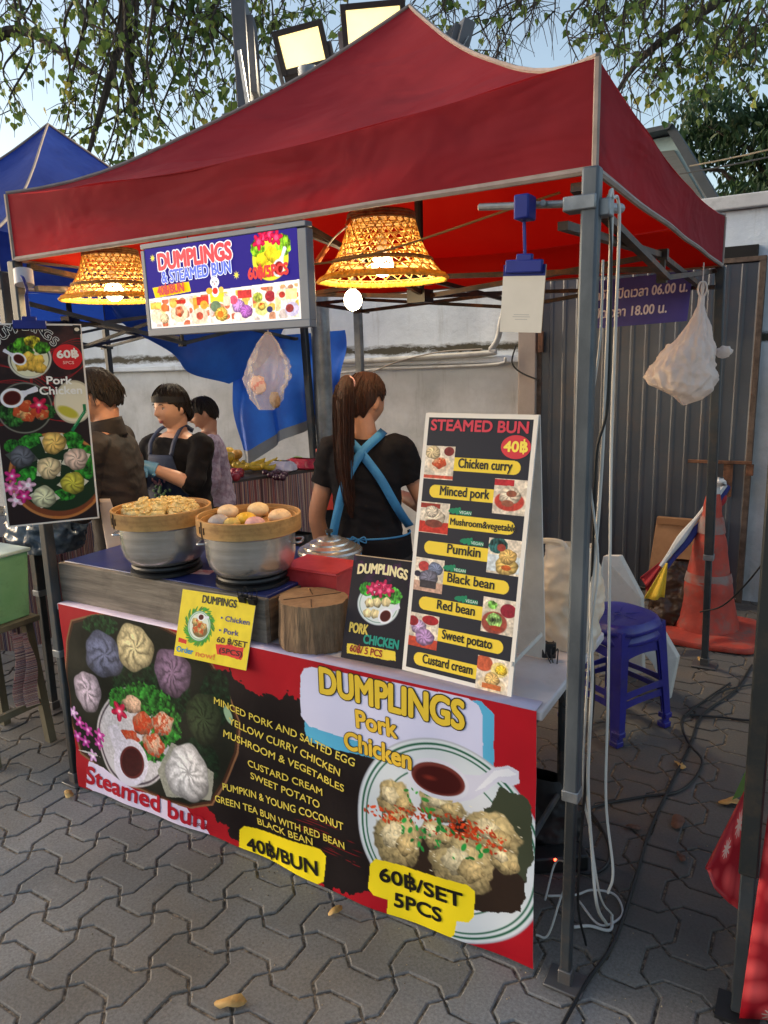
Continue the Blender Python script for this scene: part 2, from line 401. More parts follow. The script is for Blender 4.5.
    def flat(s, pts, col, lvl=.3):
        s.lines = getattr(s, 'lines', 0)+1; L = s.layers.setdefault((-s.lines, col, lvl), ([], [])); o = len(L[0]); L[0].extend(pts); L[1].append(tuple(range(o, o+len(pts))))
    def finish(s, parent, name='lettering', emit=0, rough=.45):
        base = .0016
        for ln in sorted({k[0] for k in s.layers}):
            mb = MB(); mats = []
            for (l_, cl, lv), (V, F) in sorted(((k, v) for k, v in s.layers.items() if k[0] == ln), key=lambda q: q[0][2]):
                nm = 'ink_%d_%d_%d' % cl + ('_lit' if emit else ''); mt = M(nm, rgb(*cl), rough, col2=rgb(*cl), emit=emit, spec=.3)
                if mt not in mats: mats.append(mt)
                mb.k = mats.index(mt); mb.add([s.P(a, b, base+lv*.0006) for a, b in V], F)
            mb.build(name if ln > 0 else 'printed_patch', mats, parent, smooth=False)
def rrect(x0, y0, x1, y1, r, n=6):
    P = []
    for cx, cy, a0 in ((x1-r, y0+r, -90), (x1-r, y1-r, 0), (x0+r, y1-r, 90), (x0+r, y0+r, 180)):
        for k in range(n+1): a = R(a0+90*k/n); P.append((cx+r*math.cos(a), cy+r*math.sin(a)))
    return P
# ================================================================== light and air
sc = bpy.context.scene
sc.view_settings.view_transform = 'Standard'; sc.view_settings.look = 'None'; sc.view_settings.gamma = 1; sc.view_settings.use_curve_mapping = False
sc.view_settings.exposure = EXPO
sc.cycles.max_bounces = 8; sc.cycles.transparent_max_bounces = 12; sc.cycles.caustics_reflective = False; sc.cycles.caustics_refractive = False
wd = bpy.data.worlds.new('World'); sc.world = wd; wd.use_nodes = True; wn = wd.node_tree.nodes; wl = wd.node_tree.links
sky = wn.new('ShaderNodeTexSky'); sky.sky_type = 'NISHITA'; sky.sun_disc = False
SEL, SAZ = R(SUN_EL), R(SUN_AZ)
sky.sun_elevation = SEL; sky.sun_rotation = SAZ; sky.air_density = 1.0; sky.dust_density = 2.0; sky.ozone_density = 1.4
hsv = wn.new('ShaderNodeHueSaturation'); hsv.inputs['Saturation'].default_value = .8; hsv.inputs['Value'].default_value = 1.15; wl.new(sky.outputs[0], hsv.inputs['Color']); wl.new(hsv.outputs[0], wn['Background'].inputs[0]); wn['Background'].inputs[1].default_value = SKY_STR
sl = bpy.data.lights.new('sun', 'SUN'); sl.energy = SUN_STR; sl.angle = R(50); sl.color = (1, .94, .88)
so = bpy.data.objects.new('sun', sl); C.objects.link(so)
so.rotation_euler = Vector((math.sin(SAZ)*math.cos(SEL), math.cos(SAZ)*math.cos(SEL), math.sin(SEL))).to_track_quat('Z', 'Y').to_euler()

# ================================================================== ground
dirt = M('joint_dirt', rgb(146, 130, 110), .95, col2=rgb(76, 68, 60), vs=55, lo=.42, hi=.62, bump=.5, bs=120)
g = MB(); g.grid(lambda u, v: Vector((-60+120*u, -60+120*v, -.0055)), 24, 24)
tag(g.build('ground', dirt, smooth=False, origin=(0, 0, 0)), kind='structure')

pv = bpy.data.materials.new('paver_concrete'); pv.use_nodes = True; N = pv.node_tree.nodes; L = pv.node_tree.links; b = N['Principled BSDF']
tc = N.new('ShaderNodeTexCoord'); geo = N.new('ShaderNodeNewGeometry')
n1 = N.new('ShaderNodeTexNoise'); n1.inputs['Scale'].default_value = 1.3; n1.inputs['Detail'].default_value = 7; L.new(tc.outputs['Object'], n1.inputs['Vector'])
n2 = N.new('ShaderNodeTexNoise'); n2.inputs['Scale'].default_value = 120; n2.inputs['Detail'].default_value = 6; n2.inputs['Roughness'].default_value = .75; L.new(tc.outputs['Object'], n2.inputs['Vector'])
r1 = N.new('ShaderNodeValToRGB'); r1.color_ramp.elements[0].position = .35; r1.color_ramp.elements[1].position = .68
r1.color_ramp.elements[0].color = rgb(110, 103, 95); r1.color_ramp.elements[1].color = rgb(136, 136, 137); L.new(n1.outputs[0], r1.inputs[0])
r2 = N.new('ShaderNodeValToRGB'); r2.color_ramp.elements[0].position = .3; r2.color_ramp.elements[1].position = .75
r2.color_ramp.elements[0].color = (.58, .57, .55, 1); r2.color_ramp.elements[1].color = (1.32, 1.32, 1.32, 1); L.new(n2.outputs[0], r2.inputs[0])
mx = N.new('ShaderNodeMix'); mx.data_type = 'RGBA'; mx.blend_type = 'MULTIPLY'; mx.inputs[0].default_value = 1; L.new(r1.outputs[0], mx.inputs[6]); L.new(r2.outputs[0], mx.inputs[7])
r3 = N.new('ShaderNodeMapRange'); r3.inputs[3].default_value = .88; r3.inputs[4].default_value = 1.16; L.new(geo.outputs['Random Per Island'], r3.inputs[0])
hv = N.new('ShaderNodeHueSaturation'); L.new(mx.outputs[2], hv.inputs['Color']); L.new(r3.outputs[0], hv.inputs['Value'])
# pale scuffs with shapes of their own
n3 = N.new('ShaderNodeTexNoise'); n3.inputs['Scale'].default_value = 3.1; n3.inputs['Detail'].default_value = 10; n3.inputs['Roughness'].default_value = .75; L.new(tc.outputs['Object'], n3.inputs['Vector'])
r4 = N.new('ShaderNodeValToRGB'); r4.color_ramp.elements[0].position = .58; r4.color_ramp.elements[1].position = .76; r4.color_ramp.elements[0].color = (0, 0, 0, 1); r4.color_ramp.elements[1].color = (.5, .5, .5, 1); L.new(n3.outputs[0], r4.inputs[0])
mx2 = N.new('ShaderNodeMix'); mx2.data_type = 'RGBA'; L.new(r4.outputs[0], mx2.inputs[0]); L.new(hv.outputs[0], mx2.inputs[6]); mx2.inputs[7].default_value = rgb(165, 162, 158)
sxp = N.new('ShaderNodeSeparateXYZ'); L.new(tc.outputs['Object'], sxp.inputs[0])      # trodden-in brown soil, plus tent shade painted into the colour where the stalls stand
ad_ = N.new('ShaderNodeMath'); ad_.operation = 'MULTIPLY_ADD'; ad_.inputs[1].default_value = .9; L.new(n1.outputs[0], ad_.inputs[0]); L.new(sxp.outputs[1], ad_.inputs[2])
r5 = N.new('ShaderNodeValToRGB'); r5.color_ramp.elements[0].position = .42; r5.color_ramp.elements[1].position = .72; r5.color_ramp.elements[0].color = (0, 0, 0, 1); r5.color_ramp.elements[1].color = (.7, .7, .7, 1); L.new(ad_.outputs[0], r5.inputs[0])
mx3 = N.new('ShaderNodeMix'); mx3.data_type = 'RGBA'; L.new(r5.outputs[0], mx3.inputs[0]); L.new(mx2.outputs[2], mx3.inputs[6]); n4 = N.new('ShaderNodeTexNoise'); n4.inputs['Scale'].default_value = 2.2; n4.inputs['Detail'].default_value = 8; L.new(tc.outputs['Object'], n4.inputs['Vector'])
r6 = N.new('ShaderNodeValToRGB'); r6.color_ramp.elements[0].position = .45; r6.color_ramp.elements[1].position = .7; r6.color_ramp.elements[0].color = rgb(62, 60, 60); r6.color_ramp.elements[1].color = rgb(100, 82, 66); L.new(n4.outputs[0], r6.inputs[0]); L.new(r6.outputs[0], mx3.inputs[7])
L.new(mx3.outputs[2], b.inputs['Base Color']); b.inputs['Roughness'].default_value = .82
bp = N.new('ShaderNodeBump'); bp.inputs['Strength'].default_value = .4; bp.inputs['Distance'].default_value = .003; L.new(n2.outputs[0], bp.inputs['Height']); L.new(bp.outputs[0], b.inputs['Normal'])
S = .1515; X0, Y0 = -1.03, -.205; AMP = .029
def edge(i, j, hor):
    """points of the joint from node (i,j) along +x or +y, without the last point"""
    par = 1 if (i+j) % 2 == 0 else -1; out = []
    for t, k in ((0, 0), (.075, .32), (.2, 1), (.5, 1.0), (.8, 1), (.925, .32)):
        o = AMP*k*par
        out.append((X0+(i+t)*S, Y0+j*S+o) if hor else (X0+i*S-o, Y0+(j+t)*S))
    return out
g = MB(); rnd = random.Random(4)
for i in range(-44, 24):
    for j in range(-16, 25):
        b1 = edge(i, j, True); rr_ = edge(i+1, j, False); t1 = edge(i, j+1, True); l1 = edge(i, j, False)
        nd = lambda a, b_: (X0+a*S, Y0+b_*S)
        loop = b1+rr_+([nd(i+1, j+1)]+t1[:0:-1])+([nd(i, j+1)]+l1[:0:-1])
        cx, cy = X0+(i+.5)*S, Y0+(j+.5)*S
        dz = rnd.uniform(-.0016, .0016); ax, ay = rnd.uniform(-.006, .006), rnd.uniform(-.006, .006)
        def ring(g_, z):
            out = []; n = len(loop)
            for k in range(n):
                p0 = Vector(loop[k-1]); p1 = Vector(loop[k]); p2 = Vector(loop[(k+1) % n]); d = ((p1-p0).normalized()+(p2-p1).normalized())
                d = d.normalized() if d.length > 1e-6 else Vector((1, 0)); nn = Vector((-d.y, d.x)); q = p1+nn*g_
                out.append((q.x, q.y, z+dz+(q.x-cx)*ax+(q.y-cy)*ay))
            return out
        n = len(loop); gp_ = rnd.uniform(.0026, .0040); V = ring(gp_, -.014)+ring(gp_+.0003, -.0050)+ring(gp_+.0018, -.0016)+ring(gp_+.005, 0); F = []
        for r_ in range(3): F += [(r_*n+k, r_*n+(k+1) % n, (r_+1)*n+(k+1) % n, (r_+1)*n+k) for k in range(n)]
        F.append(tuple(3*n+k for k in range(n))); g.add(V, F)
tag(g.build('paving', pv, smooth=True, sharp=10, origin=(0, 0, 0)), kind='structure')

# grit, sand and small crumbs lying in and on the joints
g = MB(); rnd = random.Random(77)
for k in range(900):
    x_, y_ = rnd.uniform(-2.9, .9), rnd.choice((rnd.uniform(-1.1, .1), rnd.gauss(-.05, .06), rnd.uniform(0, 2.4))); s_ = rnd.uniform(.0012, .0042)
    if rnd.random() < .6:      # keep most of it near a joint
        if rnd.random() < .5: x_ = X0+round((x_-X0)/S)*S+rnd.gauss(0, .012)
        else: y_ = Y0+round((y_-Y0)/S)*S+rnd.gauss(0, .012)
    c = Vector((x_, y_, .0015)); V = [c+Vector((rnd.uniform(.5, 1)*s_*math.cos(a), rnd.uniform(.5, 1)*s_*math.sin(a), 0)) for a in (0, 1.3, 2.5, 3.8, 5)]+[c+Vector((0, 0, s_*.7))]
    g.add(V, [(i, (i+1) % 5, 5) for i in range(5)])
tag(g.build('grit', M('sand_grit', rgb(168, 150, 122), .9, col2=rgb(90, 78, 66), vs=80, lo=.45, hi=.55), smooth=False, origin=(0, 0, 0)), 'pale sand grit and crumbs scattered over the paving joints', 'grit', kind='stuff')
# ================================================================== rear wall and gate
wm = bpy.data.materials.new('weathered_plaster'); wm.use_nodes = True; N = wm.node_tree.nodes; L = wm.node_tree.links; b = N['Principled BSDF']; b.inputs['Roughness'].default_value = .85
tc = N.new('ShaderNodeTexCoord'); sx = N.new('ShaderNodeSeparateXYZ'); L.new(tc.outputs['Object'], sx.inputs[0])
def nz_(scale, det=8, ro=.65, st=None):
    n = N.new('ShaderNodeTexNoise'); n.inputs['Scale'].default_value = scale; n.inputs['Detail'].default_value = det; n.inputs['Roughness'].default_value = ro
    if st: mp = N.new('ShaderNodeMapping'); mp.inputs['Scale'].default_value = st; L.new(tc.outputs['Object'], mp.inputs[0]); L.new(mp.outputs[0], n.inputs['Vector'])
    else: L.new(tc.outputs['Object'], n.inputs['Vector'])
    return n.outputs[0]
def ramp_(s_, p0, p1, c0=(0, 0, 0, 1), c1=(1, 1, 1, 1)):
    r = N.new('ShaderNodeValToRGB'); r.color_ramp.elements[0].position = p0; r.color_ramp.elements[1].position = p1; r.color_ramp.elements[0].color = c0; r.color_ramp.elements[1].color = c1; L.new(s_, r.inputs[0]); return r.outputs[0]
def math_(op, a, b_):
    q = N.new('ShaderNodeMath'); q.operation = op
    for k, w in enumerate((a, b_)):
        if isinstance(w, (int, float)): q.inputs[k].default_value = w
        else: L.new(w, q.inputs[k])
    return q.outputs[0]
def mix_(f, a, b_):
    q = N.new('ShaderNodeMix'); q.data_type = 'RGBA'; L.new(f, q.inputs[0])
    for k, w in ((6, a), (7, b_)):
        if isinstance(w, tuple): q.inputs[k].default_value = w
        else: L.new(w, q.inputs[k])
    return q.outputs[2]
base = ramp_(nz_(1.6), .35, .65, rgb(180, 188, 198), rgb(210, 218, 228))
low = ramp_(nz_(2.2), .35, .65, rgb(160, 160, 160), rgb(198, 198, 200))
zb = ramp_(math_('MULTIPLY', math_('SUBTRACT', sx.outputs[2], 1.1), 1.2), .3, .6)
col = mix_(zb, low, base)
streak = ramp_(nz_(1, 9, .7, (9, 1, .9)), .56, .74); col = mix_(math_('MULTIPLY', streak, .45), col, rgb(105, 100, 94))
band = math_('SUBTRACT', 1, math_('MULTIPLY', math_('ABSOLUTE', math_('SUBTRACT', sx.outputs[2], 1.69), 0), 9))
band = math_('MAXIMUM', band, 0)
mo = ramp_(math_('MULTIPLY', band, nz_(3.2, 10, .75, (1, 1, 3))), .3, .42); col = mix_(mo, col, rgb(62, 58, 46))
sp = ramp_(nz_(7, 12, .85), .62, .68); col = mix_(math_('MULTIPLY', sp, .75), col, rgb(88, 84, 76))
L.new(col, b.inputs['Base Color']); bp = N.new('ShaderNodeBump'); bp.inputs['Strength'].default_value = .5; bp.inputs['Distance'].default_value = .015; L.new(nz_(14, 8), bp.inputs['Height']); L.new(bp.outputs[0], b.inputs['Normal'])
WY = 3.5
wall = thing('plaster_wall', (-3, WY, 0), 'long weathered white plaster wall with mossy ledge running behind the stalls', 'wall')
w = MB(); w.box((-4.0, WY+.1, 1.22), (14.0, .2, 2.44)); w.build('wall_body', wm, wall, smooth=False)
w = MB(); w.box((-4.0, WY+.1, 2.485), (14.1, .3, .08)); w.build('coping', M('coping_cement', rgb(190, 192, 196), .8, dirt=rgb(70, 68, 66), ds=6), wall, smooth=False, bevel=.008)
w = MB(); w.box((-4.95, WY-.035, 1.60), (7.3, .066, .05)); w.build('ledge', wm, wall, smooth=False, bevel=.01)
w = MB(); w.box((-1.36, WY-.05, 1.05), (.13, .1, 2.1)); w.build('pilaster', M('pink_cement', rgb(176, 160, 150), .85, dirt=rgb(110, 100, 92)), wall, smooth=False, bevel=.006)
# gate
rust = M('rust', rgb(128, 84, 58), .8, col2=rgb(70, 44, 32), vs=18, bump=.3)
gm = M('grey_sheet_paint', rgb(92, 97, 106), .36, metal=.4, col2=rgb(74, 77, 84), vs=2.5, bump=.08, bs=5, dirt=rgb(120, 100, 84), ds=3, da=.3, stretch=(1, 1, .3), spec=.35)
gate = thing('metal_gate', (-.6, WY-.06, 0), 'tall grey corrugated metal gate with rusty frame in the wall behind the red tent', 'gate')
gx0, gx1, gz = -1.27, .075, 2.135
prof = []; x = gx0; k = 0
while x < gx1-.02:
    for dx, d in ((0, 0), (.058, 0), (.066, .0045), (.082, .0045)): prof.append((min(x+dx, gx1), d))
    x += .091
w = MB(); V = []; F = []
for z in (.03, gz-.01):
    V += [(px_, WY-.06-d, z) for px_, d in prof]
n = len(prof); F = [(i, i+1, n+i+1, n+i) for i in range(n-1)]
w.add(V, F); w.build('sheet_panel', gm, gate, smooth=False, solid=.0015)
w = MB(); w.box((gx0-.01, WY-.045, gz/2), (.035, .05, gz)); w.box((gx1+.012, WY-.045, gz/2), (.035, .05, gz)); w.box(((gx0+gx1)/2, WY-.045, gz+.012), (gx1-gx0+.06, .052, .03)); w.box((-.36, WY-.045, gz/2), (.03, .03, gz-.02))
w.build('gate_frame', M('dull_rust', rgb(106, 88, 76), .8, col2=rgb(72, 56, 46), vs=18, bump=.3), gate, bevel=.003)
w = MB(); a = ony(688, 461, WY-.11); b_ = ony(752, 463, WY-.11); w.bar(a, b_, .02, .02); w.build('latch_bar', rust, gate, bevel=.002); w = MB(); q = ony(728, 475, WY-.1); w.bar(q+Vector((0, 0, .08)), q-Vector((0, 0, .14)), .055, .012); w.build('latch_plate', rust, gate, bevel=.002); w = MB(); q2 = ony(750, 470, WY-.1); w.box(q2, (.04, .03, .07)); w.build('latch_catch', rust, gate, bevel=.002)
w = MB(); q3 = ony(541, 342, WY-.1); w.box(q3, (.035, .03, .14)); w.build('hinge', rust, gate, bevel=.002)
w = MB(); q = ony(740, 254, WY-.02); w.box(q+Vector((-.02, 0, 0)), (.24, .05, .09)); w.build('dark_slot', M('void_dark', rgb(24, 22, 22), .9), wall, smooth=False)
# pipes on the wall
pvc = M('old_pvc', rgb(190, 188, 184), .5, dirt=rgb(110, 104, 98), ds=8)
w = MB(); y = WY-.09
pts = [ony(225, 362, y), ony(333, 362, y), ony(480, 354, y), ony(491, 349, y), ony(498, 338, y), ony(501, 322, y), ony(506, 300, y), ony(508, 260, y)]
w.tube(cat_rom(pts, 8), .021, 12); tag(w.build('water_pipe', pvc), 'thick grey plastic pipe along the wall bending upward beside the grey gate', 'pipe')
w = MB(); y = WY-.1
w.tube(cat_rom([ony(330, 374, y), ony(384, 369, y), ony(440, 367, y), ony(498, 364, y), ony(506, 358, y)], 6), .011, 10); tag(w.build('water_pipe', pvc), 'thin grey pipe running along the wall below the thick bent pipe', 'pipe')
w = MB(); y = WY-.12
w.tube(cat_rom([ony(372, 372, y), ony(400, 361, y), ony(440, 352, y), ony(482, 349, y)], 6), .006, 6); tag(w.build('wall_cable', M('grey_cable', rgb(150, 140, 130), .6)), 'slim brownish cable slanting across the pipes on the wall', 'cable')
w = MB(); w.tube(cat_rom([ony(516, 345, y), ony(512, 362, y), ony(520, 372, y), ony(538, 380, y)], 6), .006, 6); tag(w.build('wall_cable', M('black_cable', rgb(26, 26, 28), .5)), 'short black cable looped beside the concrete pilaster', 'cable')
# ================================================================== house beyond the wall
hm = M('pale_blue_cladding', rgb(186, 216, 228), .6, col2=rgb(168, 200, 212), vs=3)
hy = 9.5
hs = thing('house', at(640, 200, 10.5)*1, 'pale blue gabled house with grey shutters rising behind the white wall', 'house')
hs.location.z = 0
A = ony(560, 137, hy); A.z = ony(668, 136, hy).z-.05; Bp = ony(671, 136, hy); Cp = ony(716, 212, hy)
dep = Vector((0, 1.0, 0))
w = MB(); w.prism([Vector((A.x, hy, .0)), A, Bp, Cp, Vector((Cp.x, hy, 0))], dep); w.build('wall', hm, hs, smooth=False)
w = MB(); up = Vector((.05, 0, .12)); d = (Cp-Bp).normalized()
w.prism([Bp+Vector((-.02, -.25, .03)), Cp+d*.35+Vector((0, -.25, .0)), Cp+d*.35+Vector((.10, -.25, .05)), Bp+Vector((.06, -.25, .09))], dep+Vector((0, .3, 0)))
w.prism([A+Vector((0, -.3, .02)), Bp+Vector((.02, -.3, .02)), Bp+Vector((.06, -.3, .08)), A+Vector((0, -.3, .07))], dep+Vector((0, .4, 0)))
w.build('roof', M('dark_roof', rgb(74, 80, 86), .7, vs=8), hs, smooth=False)
w = MB(); y = hy-.03
w.prism([ony(655, 152, y), ony(674, 150, y), ony(712, 214, y), ony(655, 214, y)], (0, .05, 0)); w.build('shutter', M('grey_louvre', rgb(112, 118, 122), .7, stretch=(1, 1, 20), vs=3), hs, smooth=False)
w = MB(); w.bar(ony(676, 140, y-.02), ony(722, 226, y-.02), .05, .04, up=(0, 1, 0)); w.build('rake_board', M('grey_fascia', rgb(120, 128, 134), .6), hs, smooth=False)
# ================================================================== trees
def leaf_mat(name, c1, c2):
    mt = bpy.data.materials.new(name); mt.use_nodes = True; N = mt.node_tree.nodes; L = mt.node_tree.links; b = N['Principled BSDF']; b.inputs['Roughness'].default_value = .55
    ge = N.new('ShaderNodeNewGeometry'); rp = N.new('ShaderNodeValToRGB'); rp.color_ramp.elements[0].color = c1; rp.color_ramp.elements[1].color = c2; L.new(ge.outputs['Random Per Island'], rp.inputs[0]); L.new(rp.outputs[0], b.inputs['Base Color'])
    tr = N.new('ShaderNodeBsdfTranslucent'); L.new(rp.outputs[0], tr.inputs[0]); ms = N.new('ShaderNodeMixShader'); ms.inputs[0].default_value = .35; L.new(b.outputs[0], ms.inputs[1]); L.new(tr.outputs[0], ms.inputs[2]); L.new(ms.outputs[0], N['Material Output'].inputs[0]); return mt
lm_a = leaf_mat('heart_leaf', rgb(70, 98, 44), rgb(142, 160, 74)); lm_b = leaf_mat('yellowing_leaf', rgb(140, 140, 58), rgb(176, 164, 70)); lm_c = leaf_mat('dark_leaf', rgb(38, 60, 36), rgb(72, 98, 58))
bark = M('bark', rgb(84, 72, 62), .9, col2=rgb(48, 40, 36), vs=14, bump=.6, bs=30, stretch=(1, 1, .3))
HEART = [(0, -.05), (.3, -.14), (.5, .08), (.44, .36), (.2, .62), (0, 1.0), (-.2, .62), (-.44, .36), (-.5, .08), (-.3, -.14)]
LONG = [(0, 0), (.13, .2), (.16, .5), (.08, .8), (0, 1), (-.08, .8), (-.16, .5), (-.13, .2)]
def leaf(mb, p, size, rnd, shape=HEART, droop=True):
    d = Vector((rnd.gauss(0, .45), rnd.gauss(0, .45), -1 if droop else rnd.gauss(-.2, .6))).normalized()
    s_ = d.cross(Vector((rnd.gauss(0, 1), rnd.gauss(0, 1), .1))).normalized(); n_ = s_.cross(d)
    V = [p+s_*x*size+d*y*size+n_*abs(x)*size*.35 for x, y in shape]
    n = len(shape); half = n//2
    mb.add(V, [tuple(range(0, half+1)), tuple([half]+list(range(half+1, n))+[0])])
def twig_tree(name, trunk_px, w0, limbs, twigs, label, seed):
    rnd = random.Random(seed); base = at(trunk_px[0], trunk_px[1], w0); base.z = 0
    root = thing(name, base, label, 'tree', 'trees whose branches hang over the stalls')
    top = at(trunk_px[2], trunk_px[3], w0)
    tb = MB(); tb.tube(cat_rom([base, base+(top-base)*.4+Vector((.1, .1, 0)), top], 6), [.26-.011*k for k in range(13)], 12)
    tb.build('trunk', bark, root)
    br = MB(); lf = MB(); ly = MB()
    for pts in limbs:
        P = [top]+[at(*q) for q in pts]; cr = cat_rom(P, 6); n = len(cr); br.tube(cr, [.09-(.075*k/n) for k in range(n)], 7)
    for (sx_, sy_, ex, ey, w_, dens, thick) in twigs:
        a = at(sx_, sy_, w_); e = at(ex, ey, w_+rnd.uniform(-.3, .3)); mid = [a+(e-a)*t+Vector((rnd.gauss(0, .07), rnd.gauss(0, .1), rnd.gauss(0, .05))) for t in (.3, .6, .85)]
        cr = cat_rom([a]+mid+[e], 5); n = len(cr); br.tube(cr, [thick*(1-.8*k/n)+.0025 for k in range(n)], 5)
        for k in range(3, n):
            p = cr[k]
            if rnd.random() < .75:     # side twiglet
                q = p+Vector((rnd.gauss(0, .16), rnd.gauss(0, .16), -rnd.uniform(.05, .4))); md = (p+q)/2+Vector((rnd.gauss(0, .03), 0, rnd.uniform(.0, .06)))
                br.tube([p, md, q], [.005, .0035, .002], 4, caps=False)
                for _ in range(int(rnd.random()*dens*5.5+dens*.9)):
                    t = rnd.uniform(.3, 1.05); leaf(ly if rnd.random() < .07 else lf, p+(q-p)*t+Vector((rnd.gauss(0, .05), rnd.gauss(0, .08), rnd.gauss(0, .04))), rnd.uniform(.035, .088), rnd)
            if rnd.random() < dens: leaf(lf, p+Vector((rnd.gauss(0, .04), rnd.gauss(0, .04), -.02)), rnd.uniform(.06, .1), rnd)
    br.build('branches', bark, root); lf.build('foliage', lm_a, root, smooth=False)
    if ly.v: ly.build('foliage', lm_b, root, smooth=False)
rnd = random.Random(11); T = []
for k in range(20):                                      # dense mass upper left
    ex = rnd.uniform(-25, 172); ey = rnd.choice((rnd.uniform(10, 80), rnd.uniform(40, 110), rnd.uniform(70, 150)))
    if ex < 20: ey = min(ey, 135)
    if ex > 150: ey = min(ey, 130)
    T.append((ex+rnd.uniform(-60, 60), -rnd.uniform(20, 60), ex, ey, rnd.uniform(6.2, 8), rnd.uniform(.25, .75), rnd.uniform(.006, .018)))
for ex, ey in ((60, 150), (75, 120), (100, 165), (118, 160), (95, 150), (130, 140), (140, 120), (160, 135), (85, 170), (108, 172)): T.append((ex+rnd.uniform(10, 40), -30, ex, ey, 7, .7, .014))
for ex, ey, dn in ((182, 110, .25), (198, 140, .12), (190, 95, .5), (206, 115, .55), (214, 100, .65), (225, 85, .6), (232, 60, .6), (240, 30, .6), (205, 30, .5), (222, 20, .8), (236, 110, .4), (170, 60, .3), (195, 20, .4)): T.append((ex-rnd.uniform(5, 25), -30, ex, ey, 7, dn, .011))
for ex, ey, dn in ((262, 40, .5), (270, 90, .3), (285, 30, .5), (258, 100, .4), (300, 10, .6), (330, 12, .5), (345, 50, .25), (268, 70, .5), (250, 15, .6)): T.append((ex+rnd.uniform(-20, 20), -25, ex, ey, 7.4, dn, .008))
twig_tree('bodhi_tree', (-230, 420, -180, -120), 8, [[(-60, -110, 7.6), (80, -90, 7.2), (240, -70, 7.2), (380, -60, 7.4)], [(-100, -60, 7), (0, -60, 6.8), (120, -50, 6.6)], [(-60, 40, 8), (20, 30, 8), (75, 62, 7.8), (120, 90, 7.6)], [(0, -80, 8), (110, -30, 7.6), (124, 20, 7.4), (112, 70, 7.2), (98, 120, 7.1), (85, 165, 7)], [(60, -80, 7.2), (122, -20, 7.1), (128, 60, 7), (136, 130, 7)]], T, 'leafy tree with drooping heart-shaped leaves hanging above the blue tent', 3)
T = []
for ex, ey, dn in ((415, 5, .4), (430, 25, .3), (470, 30, .15), (480, 62, .05), (492, 64, .08), (505, 70, .04), (478, 50, .2), (515, 45, .08), (530, 35, .12), (455, 10, .3), (500, 20, .25), (545, 20, .1), (440, 12, .3), (520, 10, .2), (487, 66, .05), (498, 55, .1)): T.append((ex+rnd.uniform(-15, 45), -30, ex, ey, 7.2, dn, .008))
for k in range(15):
    ex = rnd.uniform(600, 790); ey = rnd.uniform(5, 70) if ex > 640 else rnd.uniform(0, 50); T.append((ex+rnd.uniform(-10, 60), -30, ex, ey, rnd.uniform(6.5, 7.8), rnd.uniform(.3, .75), .01))
for ex, ey, dn in ((570, 40, .4), (578, 60, .15), (590, 20, .5), (600, 75, .2), (612, 98, .25), (622, 118, .25), (640, 112, .3), (650, 95, .5), (635, 80, .5), (565, 12, .4), (660, 78, .7), (690, 70, .8), (700, 98, .5), (585, 35, .4)): T.append((ex+rnd.uniform(10, 50), -30, ex, ey, 7, dn, .011))
twig_tree('bodhi_tree', (1150, 420, 1050, -120), 8, [[(900, -110, 7.6), (760, -70, 7.4), (620, -60, 7.2), (500, -60, 7.2), (420, -50, 7.3)], [(880, -60, 7.6), (760, -20, 7.4), (690, 20, 7.2), (640, 60, 7.1), (615, 95, 7)], [(900, -40, 7), (800, -40, 7), (655, -60, 7.0)]], T, 'tree with thin bare twigs and heart-shaped leaves above the right of the red tent', 5)
# dark leafy tree behind the house
def bushy(name, cpx, w_, rad, n, label, mat_, seed, lsz=.2):
    rnd = random.Random(seed); c = at(cpx[0], cpx[1], w_); base = Vector((c.x, c.y, 0)); root = thing(name, base, label, 'tree')
    tb = MB(); tb.tube([base, base+Vector((.1, 0, c.z*.5)), c], [.3, .22, .1], 10); tb.build('trunk', bark, root)
    lobes = [(c+Vector((rnd.gauss(0, .5)*rad[0], rnd.gauss(0, .4)*rad[1], rnd.gauss(0, .45)*rad[2])), rnd.uniform(.25, .5)) for _ in range(26)]
    lf = MB(); br = MB()
    for q, s_ in lobes: br.tube([c-Vector((0, 0, rad[2]*.8)), (q+c)/2-Vector((0, 0, .2)), q], [.07, .04, .01], 5)
    for k in range(n):
        q, s_ = rnd.choice(lobes); u = Vector((rnd.gauss(0, 1), rnd.gauss(0, 1), rnd.gauss(0, 1))).normalized()*rnd.uniform(.55, 1)*s_*rad[0]
        if u.z < 0 and rnd.random() < .4: u.z *= -1
        leaf(lf, q+u, rnd.uniform(.6, 1.2)*lsz, rnd, LONG, droop=rnd.random() < .6)
    br.build('branches', bark, root); lf.build('foliage', mat_, root, smooth=False)
bushy('mango_tree', (800, 150), 13, (2.1, 2.0, 1.9), 15000, 'dense dark green tree crown standing behind the pale blue house', lm_c, 8, .19)
# wires on the right
for (a, b_, cl, lb) in ((((690, 166), (800, 130)), None, rgb(120, 110, 92), 'tan overhead wire crossing in front of the dark tree'), (((680, 174), (800, 138)), None, rgb(30, 30, 32), 'black overhead wire just below the tan one, in front of the dark tree')):
    p = at(a[0][0], a[0][1], 8.8); q = at(a[1][0], a[1][1], 6.5); e = q+(q-p)*2.5
    w = MB(); w.tube([p+(e-p)*t+Vector((0, 0, -.25*4*t*(1-t)*.5)) for t in [k/12 for k in range(13)]], .009, 6)
    tag(w.build('overhead_wire', M('wire_%d' % int(cl[0]*1000), cl, .6)), lb, 'wire')
